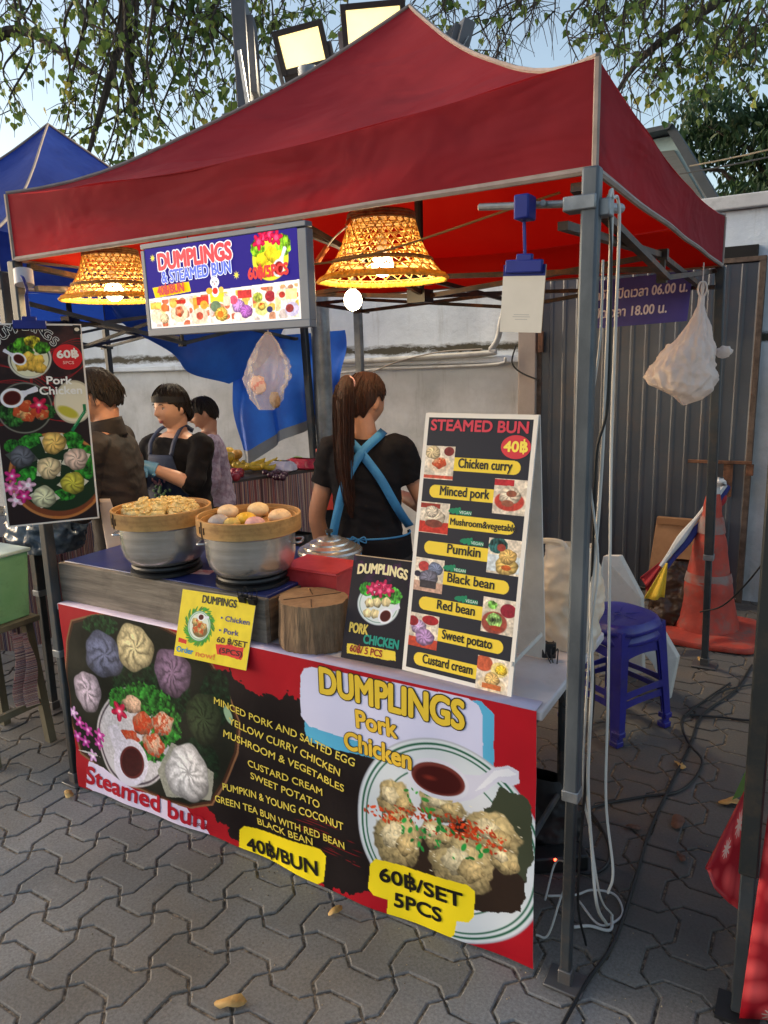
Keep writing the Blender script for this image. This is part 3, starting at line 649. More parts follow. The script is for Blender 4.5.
# ================================================================== lamp pole with floodlights
galv = M('galvanised', rgb(150, 154, 158), .45, metal=.55, col2=rgb(112, 116, 122), vs=9, bump=.08, bs=60, dirt=rgb(110, 96, 80), ds=5, da=.35)
dk = M('dark_housing', rgb(52, 50, 52), .5, vs=6)
PW = 5.2; pb = at(325, 430, PW); pb.z = 0
pole = thing('light_pole', pb, 'thick galvanised pole with a crossbar standing behind the red tent', 'pole')
w = MB(); ztop = at(308, 95, PW).z; w.tube([pb, Vector((pb.x, pb.y, ztop))], .066, 20); w.build('mast', galv, pole)
ca = at(222, 121, PW-.15); cb = at(480, 72, PW+.35)
w = MB(); w.bar(ca, cb, .12, .06); w.build('crossbar', M('grey_steel', rgb(120, 122, 126), .5, metal=.4), pole, bevel=.005)
lit = M('lit_led_panel', (1, .80, .36, 1), .5, col2=(1, .74, .30, 1), vs=2, emit=LED)
def flood(px_, py_, w_, look, size, label, on, roll=0, chin=.0):
    c = at(px_, py_, w_); root = thing('floodlight', c, label, 'floodlight', 'floodlights on the crossbar')
    n = (Vector(look)-c).normalized(); side = n.cross(Vector((0, 0, 1))).normalized(); side = Matrix.Rotation(roll, 3, n) @ side; upv = side.cross(n)
    rot = Matrix((side, -n, upv)).transposed()
    W, H = size
    b1 = MB(); t = .03
    b1.box(c-n*.03, (W, .05, H), rot=rot)
    for dx in (-1, 1): b1.box(c+side*dx*(W/2-.018)+n*.012, (.036, .05, H), rot=rot)
    for dz in (-1, 1): b1.box(c+upv*dz*(H/2-.018)+n*.012, (W-.07, .05, .036), rot=rot)
    if chin: b1.box(c-n*.02-upv*(H/2+chin/2-.004), (W*.96, .07, chin), rot=rot)
    for k in range(7): b1.box(c-n*.075+side*(k-3)*W*.11, (.008, .05, H*.7), rot=rot)
    b1.build('housing', dk if on else M('grey_housing', rgb(92, 94, 100), .6), root, bevel=.004)
    p1 = MB(); p1.box(c+n*.002, (W-.075, .01, H-.075), rot=rot); p1.build('led_panel', lit if on else M('unlit_glass', rgb(84, 78, 76), .5), root, smooth=False)
    br = MB(); zb = H/2+.04+chin
    for dx in (-1, 1): br.bar(c+side*dx*(W/2+.015)+upv*.0, c+side*dx*(W/2+.015)-upv*zb-n*.04, .03, .006)
    br.bar(c+side*(W/2+.015)-upv*zb-n*.04, c-side*(W/2+.015)-upv*zb-n*.04, .03, .006); br.build('bracket', galv, root)
    if on:
        l = bpy.data.lights.new('flood_beam', 'AREA'); l.shape = 'RECTANGLE'; l.size = W*.8; l.size_y = H*.8; l.energy = FLOODW; l.color = (1, .82, .55)
        o = bpy.data.objects.new('flood_beam', l); C.objects.link(o); o.parent = root; o.location = n*.06; o.rotation_euler = (-n).to_track_quat('Z', 'Y').to_euler() if False else n.to_track_quat('-Z', 'Y').to_euler()
flood(302, 48, 5.05, (.6, -2.5, 1.2), (.355, .27), 'lit warm-white floodlight left of the tent peak', True, .20, .14)
flood(374, 28, 5.0, (1.2, -2.5, 1.2), (.44, .30), 'lit warm-white floodlight partly hidden by the tent peak', True, .06, .12)
cc_ = at(243, 60, 5.05); flood(243, 60, 5.05, cc_+Vector((-.99, -.62, -.0)), (.30, .68), 'unlit slim floodlight seen edge-on at the left end of the crossbar', False)
flood(458, 46, 5.4, at(458, 46, 5.4)+Vector((1, 1.2, -.5)), (.3, .25), 'small unlit grey floodlight turned away at the right of the tent peak', False)
# ================================================================== tents
def fabric(name, c1, c2, tr, tc_):
    mt = M(name, c1, .85, spec=.15, col2=c2, vs=1.7, trans=tr, tcol=tc_, bump=.35, bs=3.5, dirt=tuple(c*.5 for c in c2[:3])+(1,), ds=3.2, da=.4)
    N = mt.node_tree.nodes; L = mt.node_tree.links; b = N['Principled BSDF']
    tc = [n for n in N if n.type == 'TEX_COORD'][0]; mp = N.new('ShaderNodeMapping'); mp.inputs['Scale'].default_value = (1, 1, 2.6); L.new(tc.outputs['Object'], mp.inputs[0])
    nb = N.new('ShaderNodeTexNoise'); nb.inputs['Scale'].default_value = 2.1; nb.inputs['Detail'].default_value = 3; nb.inputs['Distortion'].default_value = .5; L.new(mp.outputs[0], nb.inputs['Vector'])
    bp = [n for n in N if n.type == 'BUMP'][0]; bp.inputs['Strength'].default_value = .8; bp.inputs['Distance'].default_value = .05; L.new(nb.outputs[0], bp.inputs['Height'])
    return mt
red_f = fabric('red_canvas', rgb(152, 50, 58), rgb(130, 40, 50), .36, rgb(206, 44, 46))
red_in = M('red_bright_layer', rgb(214, 60, 42), .8, col2=rgb(190, 48, 36), vs=1.5, trans=.5, tcol=rgb(226, 80, 54), spec=.15, bump=.4, bs=3)  # brighter red for an added layer, so the canopy underside looks lit through
blue_f = fabric('blue_canvas', rgb(36, 66, 150), rgb(26, 50, 124), .35, rgb(40, 80, 190))
trim_m = M('grey_binding', rgb(156, 140, 132), .7, vs=20, dirt=rgb(110, 98, 88), ds=9)
steel = M('brown_steel', rgb(66, 50, 42), .5, metal=.3, col2=rgb(34, 27, 25), vs=14, dirt=rgb(134, 84, 44), ds=9, da=.6)
post_m = M('dark_post', rgb(74, 80, 86), .5, metal=.4, col2=rgb(42, 46, 50), vs=5, stretch=(1, 1, .35), dirt=rgb(112, 92, 76), ds=8, da=.4)
def canopy(root, x0, x1, y0, y1, ze, zp, drop, mat_, pw=1.38, low_sag=.0, apex=.0, bright_layer=None):
    cx, cy = (x0+x1)/2+apex, (y0+y1)/2; hx, hy = (x1-x0)/2, (y1-y0)/2; m = MB(); nu, nt = 28, 16; cor = [(x0, y0), (x1, y0), (x1, y1), (x0, y1)]
    def roof(k):
        a, b_ = Vector(cor[k]), Vector(cor[(k+1) % 4])
        def f(u, t):
            p = a.lerp(b_, u); q = p.lerp(Vector((cx, cy)), t); z = ze+(zp-ze)*t**pw
            sag = 4*u*(1-u)*(1-t)*.045 + 4*u*(1-u)*.05*math.sin(math.pi*t)
            z += .012*mnoise.noise(Vector((q.x*3, q.y*3, 2)))-sag
            return Vector((q.x, q.y, z))
        return f
    def fasc(k):
        a, b_ = Vector(cor[k]), Vector(cor[(k+1) % 4]); nrm = Vector(((b_-a).y, -(b_-a).x)).normalized()
        def f(u, t):
            p = a.lerp(b_, u); z0 = ze-4*u*(1-u)*.045; o = (.004*math.sin(u*19+k)*t + .008*mnoise.noise(Vector((u*4, k*3.3, t*1.5))))*4*u*(1-u)-.015*math.sin(math.pi*t)*4*u*(1-u)
            zb = ze-drop+4*u*(1-u)*low_sag
            return Vector((p.x+nrm.x*o, p.y+nrm.y*o, z0+(zb-z0)*t))
        return f
    for k in range(4): m.grid(roof(k), nu, nt); m.grid(fasc(k), 44, 6)
    m.build('canopy_cloth', mat_, root, merge=True, sharp=50)
    if bright_layer:  # extra layer under the cloth, added for a brighter underside
        m = MB(); sh_ = lambda f: (lambda u, t: (lambda p: Vector((cx+(p.x-cx)*.992, cy+(p.y-cy)*.992, p.z-.012)))(f(u, t)))
        for k in range(4): m.grid(sh_(roof(k)), nu, nt); m.grid((lambda f: (lambda u, t: f(u, t*.93)))(sh_(fasc(k))), 44, 5)
        m.build('added_bright_layer', bright_layer, root, merge=True, sharp=50)
    t = MB()
    for k in range(4):
        f = fasc(k); t.tube([f(u/30, 1) for u in range(31)], .0075, 6)
        a, b_ = Vector(cor[k]), Vector(cor[(k+1) % 4]); nrm = Vector(((b_-a).y, -(b_-a).x)).normalized()
        t.add([f(u/30, s_)+Vector((nrm.x, nrm.y, 0))*.004 for s_ in (.955, 1.0) for u in range(31)], [(i, i+1, i+32, i+31) for i in range(30)])
        r_ = roof(k); t.tube([r_(0, s_/14)+Vector((0, 0, .003)) for s_ in range(15)], .007, 6)
        f2 = fasc(k); t.tube([f2(0, s_/4) for s_ in range(5)], .0075, 6)
    t.build('seam_binding', trim_m, root)
def frame_truss(root, x0, x1, y0, y1, zt0, zl0, mat_, hub_z, hub_top, w_=.018, front=None):
    cs = [(x0, y0), (x1, y0), (x1, y1), (x0, y1)]; hub = Vector(((x0+x1)/2, (y0+y1)/2, 0)); off = .014
    for k in range(4):
        zt, zl = (front if (front and k == 0) else (zt0, zl0))
        a, b_ = Vector(cs[k]+(0,)), Vector(cs[(k+1) % 4]+(0,)); md = (a+b_)/2; nrm = Vector(((b_-a).y, -(b_-a).x, 0)).normalized()
        ins = -nrm*.03
        for p, q in ((a, md), (b_, md)):
            m = MB(); m.bar(p+ins+Vector((0, 0, zt)), q+ins+Vector((0, 0, zl-.03)), w_, w_*1.3, up=nrm); m.build('scissor_bar', mat_, root)
            m = MB(); m.bar(p+ins*1.9+Vector((0, 0, zl)), q+ins*1.9+Vector((0, 0, zt-.03)), w_, w_*1.3, up=nrm); m.build('scissor_bar', mat_, root)
        m = MB(); m.box(md+ins*1.5+Vector((0, 0, zt-.03)), (.032, .032, .035)); m.box(md+ins*1.5+Vector((0, 0, zl-.03)), (.032, .032, .035)); m.bar(md+ins*1.5+Vector((0, 0, zl-.03)), md+ins*1.5+Vector((0, 0, zt-.03)), .016)
        m.build('joint_bracket', M('black_joint', rgb(30, 28, 28), .5), root)
        m = MB(); m.bar(md+ins*2+Vector((0, 0, zl)), hub+Vector((0, 0, zt0-.03)), w_); m.build('scissor_bar', mat_, root); m = MB(); m.bar(md+ins*2+Vector((0, 0, zt-.03)), hub+Vector((.02, .02, zl0-.03)), w_); m.build('scissor_bar', mat_, root)
    m = MB(); zt, zl = zt0, zl0; m.tube([hub+Vector((0, 0, hub_z)), hub+Vector((0, 0, hub_top))], .017, 10); m.box(hub+Vector((0, 0, zt-.03)), (.08, .08, .06)); m.box(hub+Vector((0, 0, zl-.03)), (.08, .08, .05)); m.build('centre_pole', M('black_joint', rgb(30, 28, 28), .5), root)
def post(root, foot, top, mat_, w_=.05, zsplit=.55, foot_r=.06):
    foot = Vector(foot); top = Vector(top); f = lambda z: foot+(top-foot)*((z-foot.z)/(top.z-foot.z))
    m = MB(); m.bar(f(zsplit), top, w_, w_, up=(0, 1, 0)); leg = m.build('post', mat_, root, bevel=.006)
    m = MB(); m.bar(f(.012), f(zsplit+.03), w_*.74, w_*.74, up=(0, 1, 0)); m.build('inner_leg', post_m, leg, bevel=.005)
    m = MB(); m.box(f(.006), (foot_r*2, foot_r*1.6, .01)); m.bar(f(.0), f(.05), w_*.95, w_*.95, up=(0, 1, 0)); m.build('foot_plate', M('worn_steel', rgb(96, 96, 98), .5, metal=.5, dirt=rgb(100, 70, 50)), leg, bevel=.003)
    m = MB(); m.box(f(zsplit+.0), (w_*1.12, w_*1.12, .03)); m.build('collar', galv, leg, bevel=.003)
red = thing('canopy_tent', (-1, 1.1, 0), 'red pop-up canopy tent sheltering the dumpling stall', 'canopy tent', 'pop-up canopy tents')
canopy(red, -1.985, 0.005, 0, 2.2, 2.215, 2.93, .212, red_f, apex=-.02, bright_layer=red_in)
E1 = M('front_post', rgb(104, 110, 116), .5, metal=.4, col2=rgb(66, 72, 80), vs=7, stretch=(1, 1, .3), dirt=rgb(60, 66, 72), ds=5, da=.6)
post(red, (-.012, -.005, 0), (0, .0, 2.01), E1, .037, .56, .05)
post(red, (-2.012, -.005, 0), (-1.985, 0, 2.0), post_m, .038, .56, .045)
post(red, (.03, 2.29, 0), (.0, 2.2, 2.0), post_m, .044, .6)
post(red, (-2.0, 2.22, 0), (-1.99, 2.2, 2.0), galv, .044, .6)
frame_truss(red, -1.97, -.01, .02, 2.19, 1.98, 1.905, steel, 1.85, 2.9, front=(2.13, 2.055))
m = MB(); m.tube([(-.015, -.01, 1.94), (-.26, .01, 1.965)], .008, 10); m.tube([(.022, .02, 1.93), (.022, .16, 1.95)], .011, 10); m.box((-.02, 0, 1.94), (.07, .05, .03)); m.box((.02, .02, 1.93), (.035, .04, .035)); m.tube([(-.1, -.02, 1.949), (-.1, -.008, 1.949)], .008, 10)
m.build('corner_bracket', galv, red, bevel=.003)
blue = thing('canopy_tent', (-3.66, 1.45, 0), 'blue pop-up canopy tent next to the red one on the left', 'canopy tent', 'pop-up canopy tents')
canopy(blue, -4.68, -2.64, .36, 2.55, 2.22, 3.06, .24, blue_f, pw=1.3)
post(blue, (-2.66, .36, 0), (-2.65, .38, 2.05), post_m, .044, .6)
post(blue, (-2.60, 2.55, 0), (-2.66, 2.55, 2.0), post_m, .044, .6)
post(blue, (-4.66, .38, 0), (-4.66, .38, 2.0), post_m, .044, .6)
post(blue, (-4.66, 2.53, 0), (-4.66, 2.53, 2.0), post_m, .044, .6)
frame_truss(blue, -4.66, -2.66, .38, 2.53, 1.95, 1.78, post_m, 1.7, 3.0)
# blue tarp slung behind the stalls
tarp = M('blue_tarp', rgb(46, 116, 226), .5, col2=rgb(34, 84, 190), vs=2.4, bump=.5, bs=7, trans=.15)
pa = [at(60, 262, 4.3), at(105, 306, 4.3), at(150, 345, 4.5), at(195, 370, 4.75), at(228, 384, 5.0)]
pbm = [at(60, 225, 4.3), at(130, 250, 4.3), at(200, 270, 4.5), at(260, 290, 4.75), at(320, 296, 5.0)]
P1 = cat_rom(pa, 6); P2 = cat_rom(pbm, 6)
def tf(u, v):
    i = u*(len(P1)-1); k = min(int(i), len(P1)-2); f = i-k; a = P1[k].lerp(P1[k+1], f); b_ = P2[k].lerp(P2[k+1], f); p = a.lerp(b_, v)
    return p+Vector((0, .05*math.sin(v*9+u*5)+.06*math.sin(u*14), -.03*math.sin(v*7)))
m = MB(); m.grid(tf, 30, 14)
td = thing('tarpaulin', at(240, 380, 5), 'bright blue tarpaulin slung from the blue tent and hanging against the wall', 'tarpaulin')
m.build('sling', tarp, td)
tl, tr_, bl, br_ = at(226, 340, 5.05), at(345, 330, 5.3), at(238, 462, 5.05), at(345, 410, 5.3)
def th(u, v):
    p = (tl.lerp(tr_, u)).lerp(bl.lerp(br_, u), v); return p+Vector((0, .04*math.sin(u*22+v*2)*(.3+v)+.03*math.sin(v*8), -.05*math.exp(-((u-.12)/.1)**2)*v))
m = MB(); m.grid(lambda u, v: th(u, v*.9), 40, 14); m.build('hanging_panel', tarp, td)
m = MB(); m.grid(lambda u, v: th(u, .9+v*.1), 40, 2); m.build('hem', M('grey_hem', rgb(136, 140, 146), .6), td)

# ================================================================== table
tb = thing('folding_table', (-1.03, .3, 0), 'long white topped folding table under the red tent with a food banner on its front', 'table')
TZ = .765
white_b = M('white_board', rgb(214, 208, 212), .45, col2=rgb(196, 188, 190), vs=3, dirt=rgb(150, 140, 130), ds=6, da=.4)
m = MB(); m.box((-1.035, .29, TZ-.014), (1.90, .60, .028)); m.build('table_top', white_b, tb, bevel=.006)
m = MB(); m.box((-1.035, .03, TZ-.05), (1.84, .02, .04)); m.box((-1.035, .56, TZ-.05), (1.84, .02, .04)); m.box((-.13, .3, TZ-.05), (.02, .5, .04)); m.build('under_frame', post_m, tb)
for x in (-1.9, -.2):
    for y in (.06, .54):
        m = MB(); m.tube([(x, y, 0), (x, y, TZ-.03)], .013, 10); m.build('leg', post_m, tb)
    m = MB(); m.tube([(x, .06, .2), (x, .54, .2)], .01, 8); m.build('leg_brace', post_m, tb)
# lilac-white edge of the sheet folded on the table
# ------------------------------------------------------------------ banner on the front
BX0, BX1 = -1.962, -.098
def bwave(x, y):
    return (.004*np.sin(x*9+y*4)+.003*np.sin(x*23-y*6)+.002*np.sin(y*30+x*3))*np.clip(y*4, 0, 1)+.010*np.clip((y-.6)/.15, 0, 1)*np.sin(x*5+1)
bn = thing('food_banner', (-1.03, -.02, 0), 'large red vinyl banner with dumpling pictures and prices covering the front of the table', 'banner')
BS = Sheet((BX0, -.018, .768), (BX1, -.018, .768), (BX0, -.018, .012), wave=bwave)
cv = Canvas(BS.w, BS.h, 470, (166, 18, 34))
pp = BS.pp; px = BS.px
nz = cv.noise(.12, 2, 4); cv.a *= (.93+.14*nz)[..., None]
# black brush field
cv.poly(pp([(228, 668), (252, 692), (280, 694), (312, 706), (345, 716), (400, 740), (420, 800), (395, 880), (352, 890), (332, 888), (236, 842), (200, 800), (150, 700)]), (24, 17, 20), rough=.035, seed=3)
rg = np.random.RandomState(5)
for k in range(26):
    y = 815+rg.rand()*30; x = 300+rg.rand()*60; a = px(x, y+((x-300)*.35)); cv.ell(a, (.05*rg.rand()+.01, 0), (0, .0015), col=(130, 20, 30), edge=.5)
# round tray
tray = pp([(73, 622), (92, 617), (118, 614), (150, 622), (185, 640), (210, 664), (228, 694), (238, 724), (236, 752), (224, 782), (212, 802), (190, 806), (150, 792), (110, 775), (82, 752), (72, 716), (67, 676), (68, 642)])
c0 = np.mean(np.array(tray), 0); cv.poly([(c0[0]+(a-c0[0])*1.025, c0[1]+(b_-c0[1])*1.03) for a, b_ in tray], (132, 92, 66)); cv.poly([(c0[0]+(a-c0[0])*1.008, c0[1]+(b_-c0[1])*1.01) for a, b_ in tray], (64, 36, 24)); cv.poly([(c0[0]+(a-c0[0])*.985, c0[1]+(b_-c0[1])*.985) for a, b_ in tray], (22, 26, 20))
def E_(c, ax, by):   # ellipse axes from photo pixel offsets
    c_ = np.array(px(*c)); a = np.array(px(c[0]+ax[0], c[1]+ax[1]))-c_; b_ = np.array(px(c[0]+by[0], c[1]+by[1]))-c_; return tuple(c_), tuple(a), tuple(b_)
for c, ax, by, cl, sd in (((100, 625), (22, 4), (-4, 12), (26, 62, 34), 1), ((150, 690), (50, 20), (-10, 30), (20, 48, 26), 2), ((215, 700), (18, 14), (-8, 34), (18, 44, 26), 4), ((200, 760), (24, 16), (-8, 24), (18, 40, 24), 6)): cv.leafy(*E_(c, ax, by), col=cl, seed=sd, frill=.1)
for c, ax, by, cl, sd, pl in (((104, 655), (21, 5), (2, 25), (108, 112, 140), 1, 6), ((134, 648), (20, 7), (-2, 25), (226, 206, 158), 2, 7), ((172, 673), (21, 9), (-3, 25), (130, 104, 132), 3, 9), ((88, 691), (15, 5), (0, 22), (202, 184, 202), 4, 6), ((204, 718), (19, 10), (-4, 26), (52, 64, 42), 5, 9)): cv.bun(*E_(c, ax, by), col=cl, seed=sd, pl=pl, depth=.34)
cv.ell(*E_((134, 738), (39, 17), (-9, 47)), col=(196, 190, 196), edge=.03); cv.ell(*E_((134, 738), (37, 16), (-8.6, 45)), col=(70, 60, 70), edge=.03); cv.ell(*E_((134, 738), (35.5, 15.4), (-8.2, 43)), col=(200, 196, 204), edge=.03)
for c, ax, by in (((146, 700), (30, 14), (-7, 17)), ((165, 724), (18, 14), (-6, 26)), ((120, 700), (14, 6), (-4, 14)), ((150, 752), (18, 8), (-4, 10))): cv.leafy(*E_(c, ax, by), col=(52, 128, 46), seed=int(c[0]), frill=.3)
for c, ax, by, cl, rd in (((131, 705), (12, 4), (-2, 10), (214, 176, 150), .0), ((142, 724), (13, 5), (-3, 13), (196, 112, 80), .35), ((162, 724), (12, 5), (-3, 13), (222, 186, 160), .1), ((154, 745), (14, 6), (-3, 13), (218, 176, 150), .1), ((128, 738), (12, 5), (-3, 8), (190, 100, 74), .35)): cv.dumpling(*E_(c, ax, by), col=cl, seed=int(c[0]), red=rd)
cv.flower(px(118, 712), .040, (206, 24, 74), 5, .4, (255, 225, 230))
for k, (fx, fy) in enumerate(((80, 722), (85, 742), (92, 756), (78, 736), (98, 744), (74, 712), (100, 735), (88, 730))): cv.flower(px(fx, fy), .026 if k < 6 else .03, ((208, 70, 170), (190, 60, 160), (224, 170, 226))[k % 3], 5, k, (240, 210, 240))
c_, a_, b_ = E_((130, 763), (17, 8), (-3, 22)); cv.poly(pp([(108, 726), (116, 724), (126, 742), (140, 745), (118, 760), (112, 745)]), (216, 210, 226)); cv.ell(c_, a_, b_, col=(220, 214, 232)); c_, a_, b_ = E_((131, 763), (12, 6), (-2, 15)); cv.ell(c_, a_, b_, col=(96, 34, 34)); c_, a_, b_ = E_((131, 763), (10, 5), (-2, 13)); cv.ell(c_, a_, b_, col=(60, 12, 18))
cv.poly(pp([(158, 770), (172, 742), (215, 772), (212, 800), (168, 796)]), (150, 150, 140), rough=.004); cv.bun(*E_((188, 773), (24, 10), (-3, 30)), col=(226, 222, 226), seed=6, pl=9, depth=.22, tip=.3)
cv.ell(*E_((228, 715), (4, 10), (-3, 3)), col=(150, 180, 150), edge=.2)
gr_ = .84+.32*cv.noise(.007, 44, 3); tm_ = (((cv.X-c0[0])/.36)**2+((cv.Y-c0[1])/.36)**2 < 1)[..., None]; cv.a = np.where(tm_, np.clip(cv.a*gr_[..., None], 0, 1), cv.a)
# steamed bun strip
cv.poly(pp([(89, 761), (104, 768), (135, 790), (168, 800), (187, 808), (192, 817), (205, 822), (203, 829), (208, 838), (196, 838), (150, 822), (118, 806), (88, 786)]), (220, 208, 236), rough=.003)
for k in range(4): cv.bandpoly(pp([(190+k*4, 824+k*2), (222-k*3, 829+k*2)]), .004, (150, 18, 34))
# white/blue name panel
cv.poly(pp([(305, 705), (303, 730), (306, 742), (420, 770), (470, 780), (494, 785), (494, 715), (482, 702), (470, 700)]), (86, 172, 214), rough=.003)
cv.poly(pp([(300, 676), (304, 669), (312, 667), (400, 684), (468, 698), (479, 706), (483, 716), (483, 778), (420, 760), (352, 740), (308, 727), (300, 716)]), (206, 208, 240), rough=.003)
# plate
pc, pa_, pb_ = E_((446, 842), (101, 44), (-8, 92)); cv.plate(pc, pa_, pb_, (22, 84, 60), (206, 214, 224))
cv.poly(pp([(395, 850), (420, 835), (470, 820), (520, 815), (528, 870), (520, 912), (495, 915), (440, 905), (400, 885)]), (44, 32, 26), rough=.012)
cv.poly(pp([(484, 808), (502, 790), (530, 800), (534, 850), (525, 880), (500, 855)]), (60, 66, 50), rough=.012)
for c, ax, by, sd in (((396, 800), (22, 9), (-4, 24), 1), ((442, 806), (28, 12), (-4, 17), 2), ((492, 836), (34, 15), (-6, 26), 3), ((398, 840), (28, 12), (-7, 32), 4), ((462, 868), (37, 17), (-9, 32), 5), ((436, 835), (20, 9), (-4, 15), 6), ((505, 862), (18, 8), (-4, 13), 7)):
    cv.dumpling(*E_(c, ax, by), col=(186, 166, 120), seed=sd); cv.dumpling(*E_((c[0]-5, c[1]-5), (ax[0]*.5, ax[1]*.5), (by[0]*.5, by[1]*.45)), col=(218, 202, 164), seed=sd+20); cv.dumpling(*E_((c[0]+8, c[1]+4), (ax[0]*.4, ax[1]*.4), (by[0]*.5, by[1]*.4)), col=(196, 172, 122), seed=sd+40)
q = px(436, 822); cv.splat(q[0], q[1], .14, .038, 130, (180, 62, 28), 3, .0036); q = px(478, 838); cv.splat(q[0], q[1], .09, .04, 80, (186, 60, 26), 4, .0042); q = px(385, 815); cv.splat(q[0], q[1], .07, .02, 40, (190, 66, 28), 5, .004); q = px(440, 838); cv.splat(q[0], q[1], .15, .06, 36, (36, 132, 58), 6, .0065); q = px(420, 800); cv.splat(q[0], q[1], .05, .04, 10, (60, 150, 60), 7, .006)
rg = np.random.RandomState(8)
for k in range(60):
    t_ = rg.rand()*6.28; q_ = math.sqrt(rg.rand()); cv.ell(px(452+q_*74*math.cos(t_), 840+q_*34*math.sin(t_)), (.004+.005*rg.rand(), .001), (0, .0022), col=(240, 232, 206), edge=.7)
c1 = px(440, 780); cv.poly(pp([(460, 775), (480, 776), (494, 768), (508, 766), (518, 772), (519, 784), (512, 787), (500, 781), (488, 790), (470, 801), (452, 803)]), (206, 206, 226), rough=.002)
cv.poly(pp([(494, 771), (508, 769), (516, 775), (510, 777), (498, 777), (484, 788), (474, 792)]), (226, 228, 240))
cc2 = E_((438, 779), (31, 11), (-2, 19)); cv.ell(*cc2, col=(214, 214, 230)); cv.ell(*E_((438, 779), (27, 9.5), (-2, 15)), col=(112, 50, 44)); cv.ell(*E_((438, 780), (25, 8.6), (-2, 13)), col=(64, 12, 12), edge=.15); cv.ell(*E_((430, 777), (9, 3), (-1, 3)), col=(120, 40, 30), edge=.8)
# yellow price plates
cv.poly(pp([(238, 831), (243, 827), (320, 849), (326, 856), (325, 880), (318, 883), (240, 860), (237, 854)]), (246, 220, 32), rough=.001)
cv.poly(pp([(371, 863), (376, 858), (466, 886), (474, 893), (473, 918), (468, 923), (457, 921), (455, 934), (448, 939), (396, 921), (389, 914), (389, 898), (376, 893), (370, 886)]), (244, 218, 34), rough=.001)
vinyl = attr_mat('printed_vinyl', .5, bump=.14, spec=.2)
BS.print(cv, 'printed_sheet', vinyl, bn, 0.0)
def line(sheet, body, p0, p1, size, **k):     # baseline from photo pixel p0 towards p1, filling that width
    a = np.array(sheet.px(*p0)); b_ = np.array(sheet.px(*p1)); d = b_-a; sheet.text(body, a[0], a[1], size, width=float(np.hypot(*d)), ang=math.atan2(d[1], d[0]), **k)
YEL = (222, 200, 84)
for body, p0, p1 in (('MINCED PORK AND SALTED EGG', (215, 703), (355, 766)), ('YELLOW CURRY CHICKEN', (229, 724), (341, 775)), ('MUSHROOM & VEGETABLES', (224, 736), (345, 791)), ('CUSTARD CREAM', (248, 766), (322, 796)), ('SWEET POTATO', (250, 779), (319, 809)), ('PUMPKIN & YOUNG COCONUT', (224, 789), (345, 829)), ('GREEN TEA BUN WITH RED BEAN', (217, 800), (346, 848)), ('BLACK BEAN', (257, 825), (313, 845))):
    line(BS, body, p0, p1, .036, col=YEL, bold=.012)
line(BS, 'DUMPLINGS', (321, 692), (464, 729), .115, col=(222, 190, 58), bold=.034, outline=(52, 44, 30), ow=.03)
line(BS, 'Pork', (357, 727), (398, 737), .078, col=(226, 186, 62), bold=.035, outline=(70, 54, 30), ow=.03)
line(BS, 'Chicken', (345, 748), (412, 768), .078, col=(226, 186, 62), bold=.035, outline=(70, 54, 30), ow=.03)
line(BS, 'Steamed bun', (88, 781), (203, 831), .105, col=(176, 16, 40), bold=.03, shear=.15)
line(BS, '40฿/BUN', (246, 851), (319, 874), .066, col=(24, 20, 18), bold=.032)
line(BS, '60฿/SET', (381, 879), (462, 908), .062, col=(24, 20, 18), bold=.032)
line(BS, '5PCS', (396, 904), (442, 921), .06, col=(24, 20, 18), bold=.032)
BS.finish(bn)
m = MB(); m.grid(lambda u, v: BS.P(u*BS.w, v*BS.h, -.0015), 60, 12); m.build('backing', M('white_vinyl_back', rgb(200, 196, 196), .6), bn)
# lilac edge strip: the banner folded over the table top
m = MB(); m.add([(BX0, -.018, .768), (BX1-.002, -.018, .768), (BX1-.002, .035, TZ+.004), (BX0, .035, TZ+.004)], [(0, 1, 2, 3)]); m.build('folded_edge', M('lilac_edge', rgb(212, 198, 222), .5), bn, solid=.002)
# ================================================================== raised cooking stand with blue top
st = thing('cooking_stand', (-1.5, .3, TZ+.002), 'low raised stand of weathered grey boards with a dark blue top on the table', 'stand')
wood_g = M('weathered_board', rgb(134, 124, 112), .8, col2=rgb(96, 88, 80), vs=5, stretch=(.8, 4, 9), bump=.3, bs=20, dirt=rgb(70, 62, 56), ds=7)
wood_b = M('brown_board', rgb(128, 100, 76), .8, col2=rgb(90, 68, 50), vs=5, stretch=(4, .8, 9), bump=.3, bs=20)
SZ = .915; SX1 = -.985
m = MB(); m.box(((-1.99+SX1)/2, .032, (TZ+SZ)/2+.001), (SX1+1.99, .022, SZ-TZ-.004)); m.build('front_board', wood_g, st, bevel=.002)
m = MB(); m.box((SX1-.012, .31, (TZ+SZ)/2-.002), (.024, .53, SZ-TZ-.012)); m.build('side_board', wood_b, st, bevel=.002)
m = MB(); m.box((-1.978, .31, (TZ+SZ)/2-.002), (.022, .53, SZ-TZ-.012)); m.box(((-1.99+SX1)/2, .565, (TZ+SZ)/2-.002), (SX1+1.95, .02, SZ-TZ-.012)); m.build('rear_board', wood_g, st, bevel=.002)
blue_top = M('blue_oilcloth', rgb(34, 46, 108), .35, col2=rgb(22, 30, 80), vs=5, dirt=rgb(90, 90, 110), ds=7, da=.4)
m = MB(); m.box(((-1.99+SX1)/2, .315, SZ-.003), (SX1+1.99-.02, .545, .012)); m.build('blue_top', blue_top, st, bevel=.003)
m = MB(); q = onz(203, 572, SZ+.0045); m.box(q, (.075, .05, .001), rz=.25); tag(m.build('sticker', M('pale_sticker', rgb(206, 190, 196), .5, col2=rgb(170, 60, 70), vs=30), smooth=False), 'small pale red and white packet lying on the blue top between the pots', 'packet')
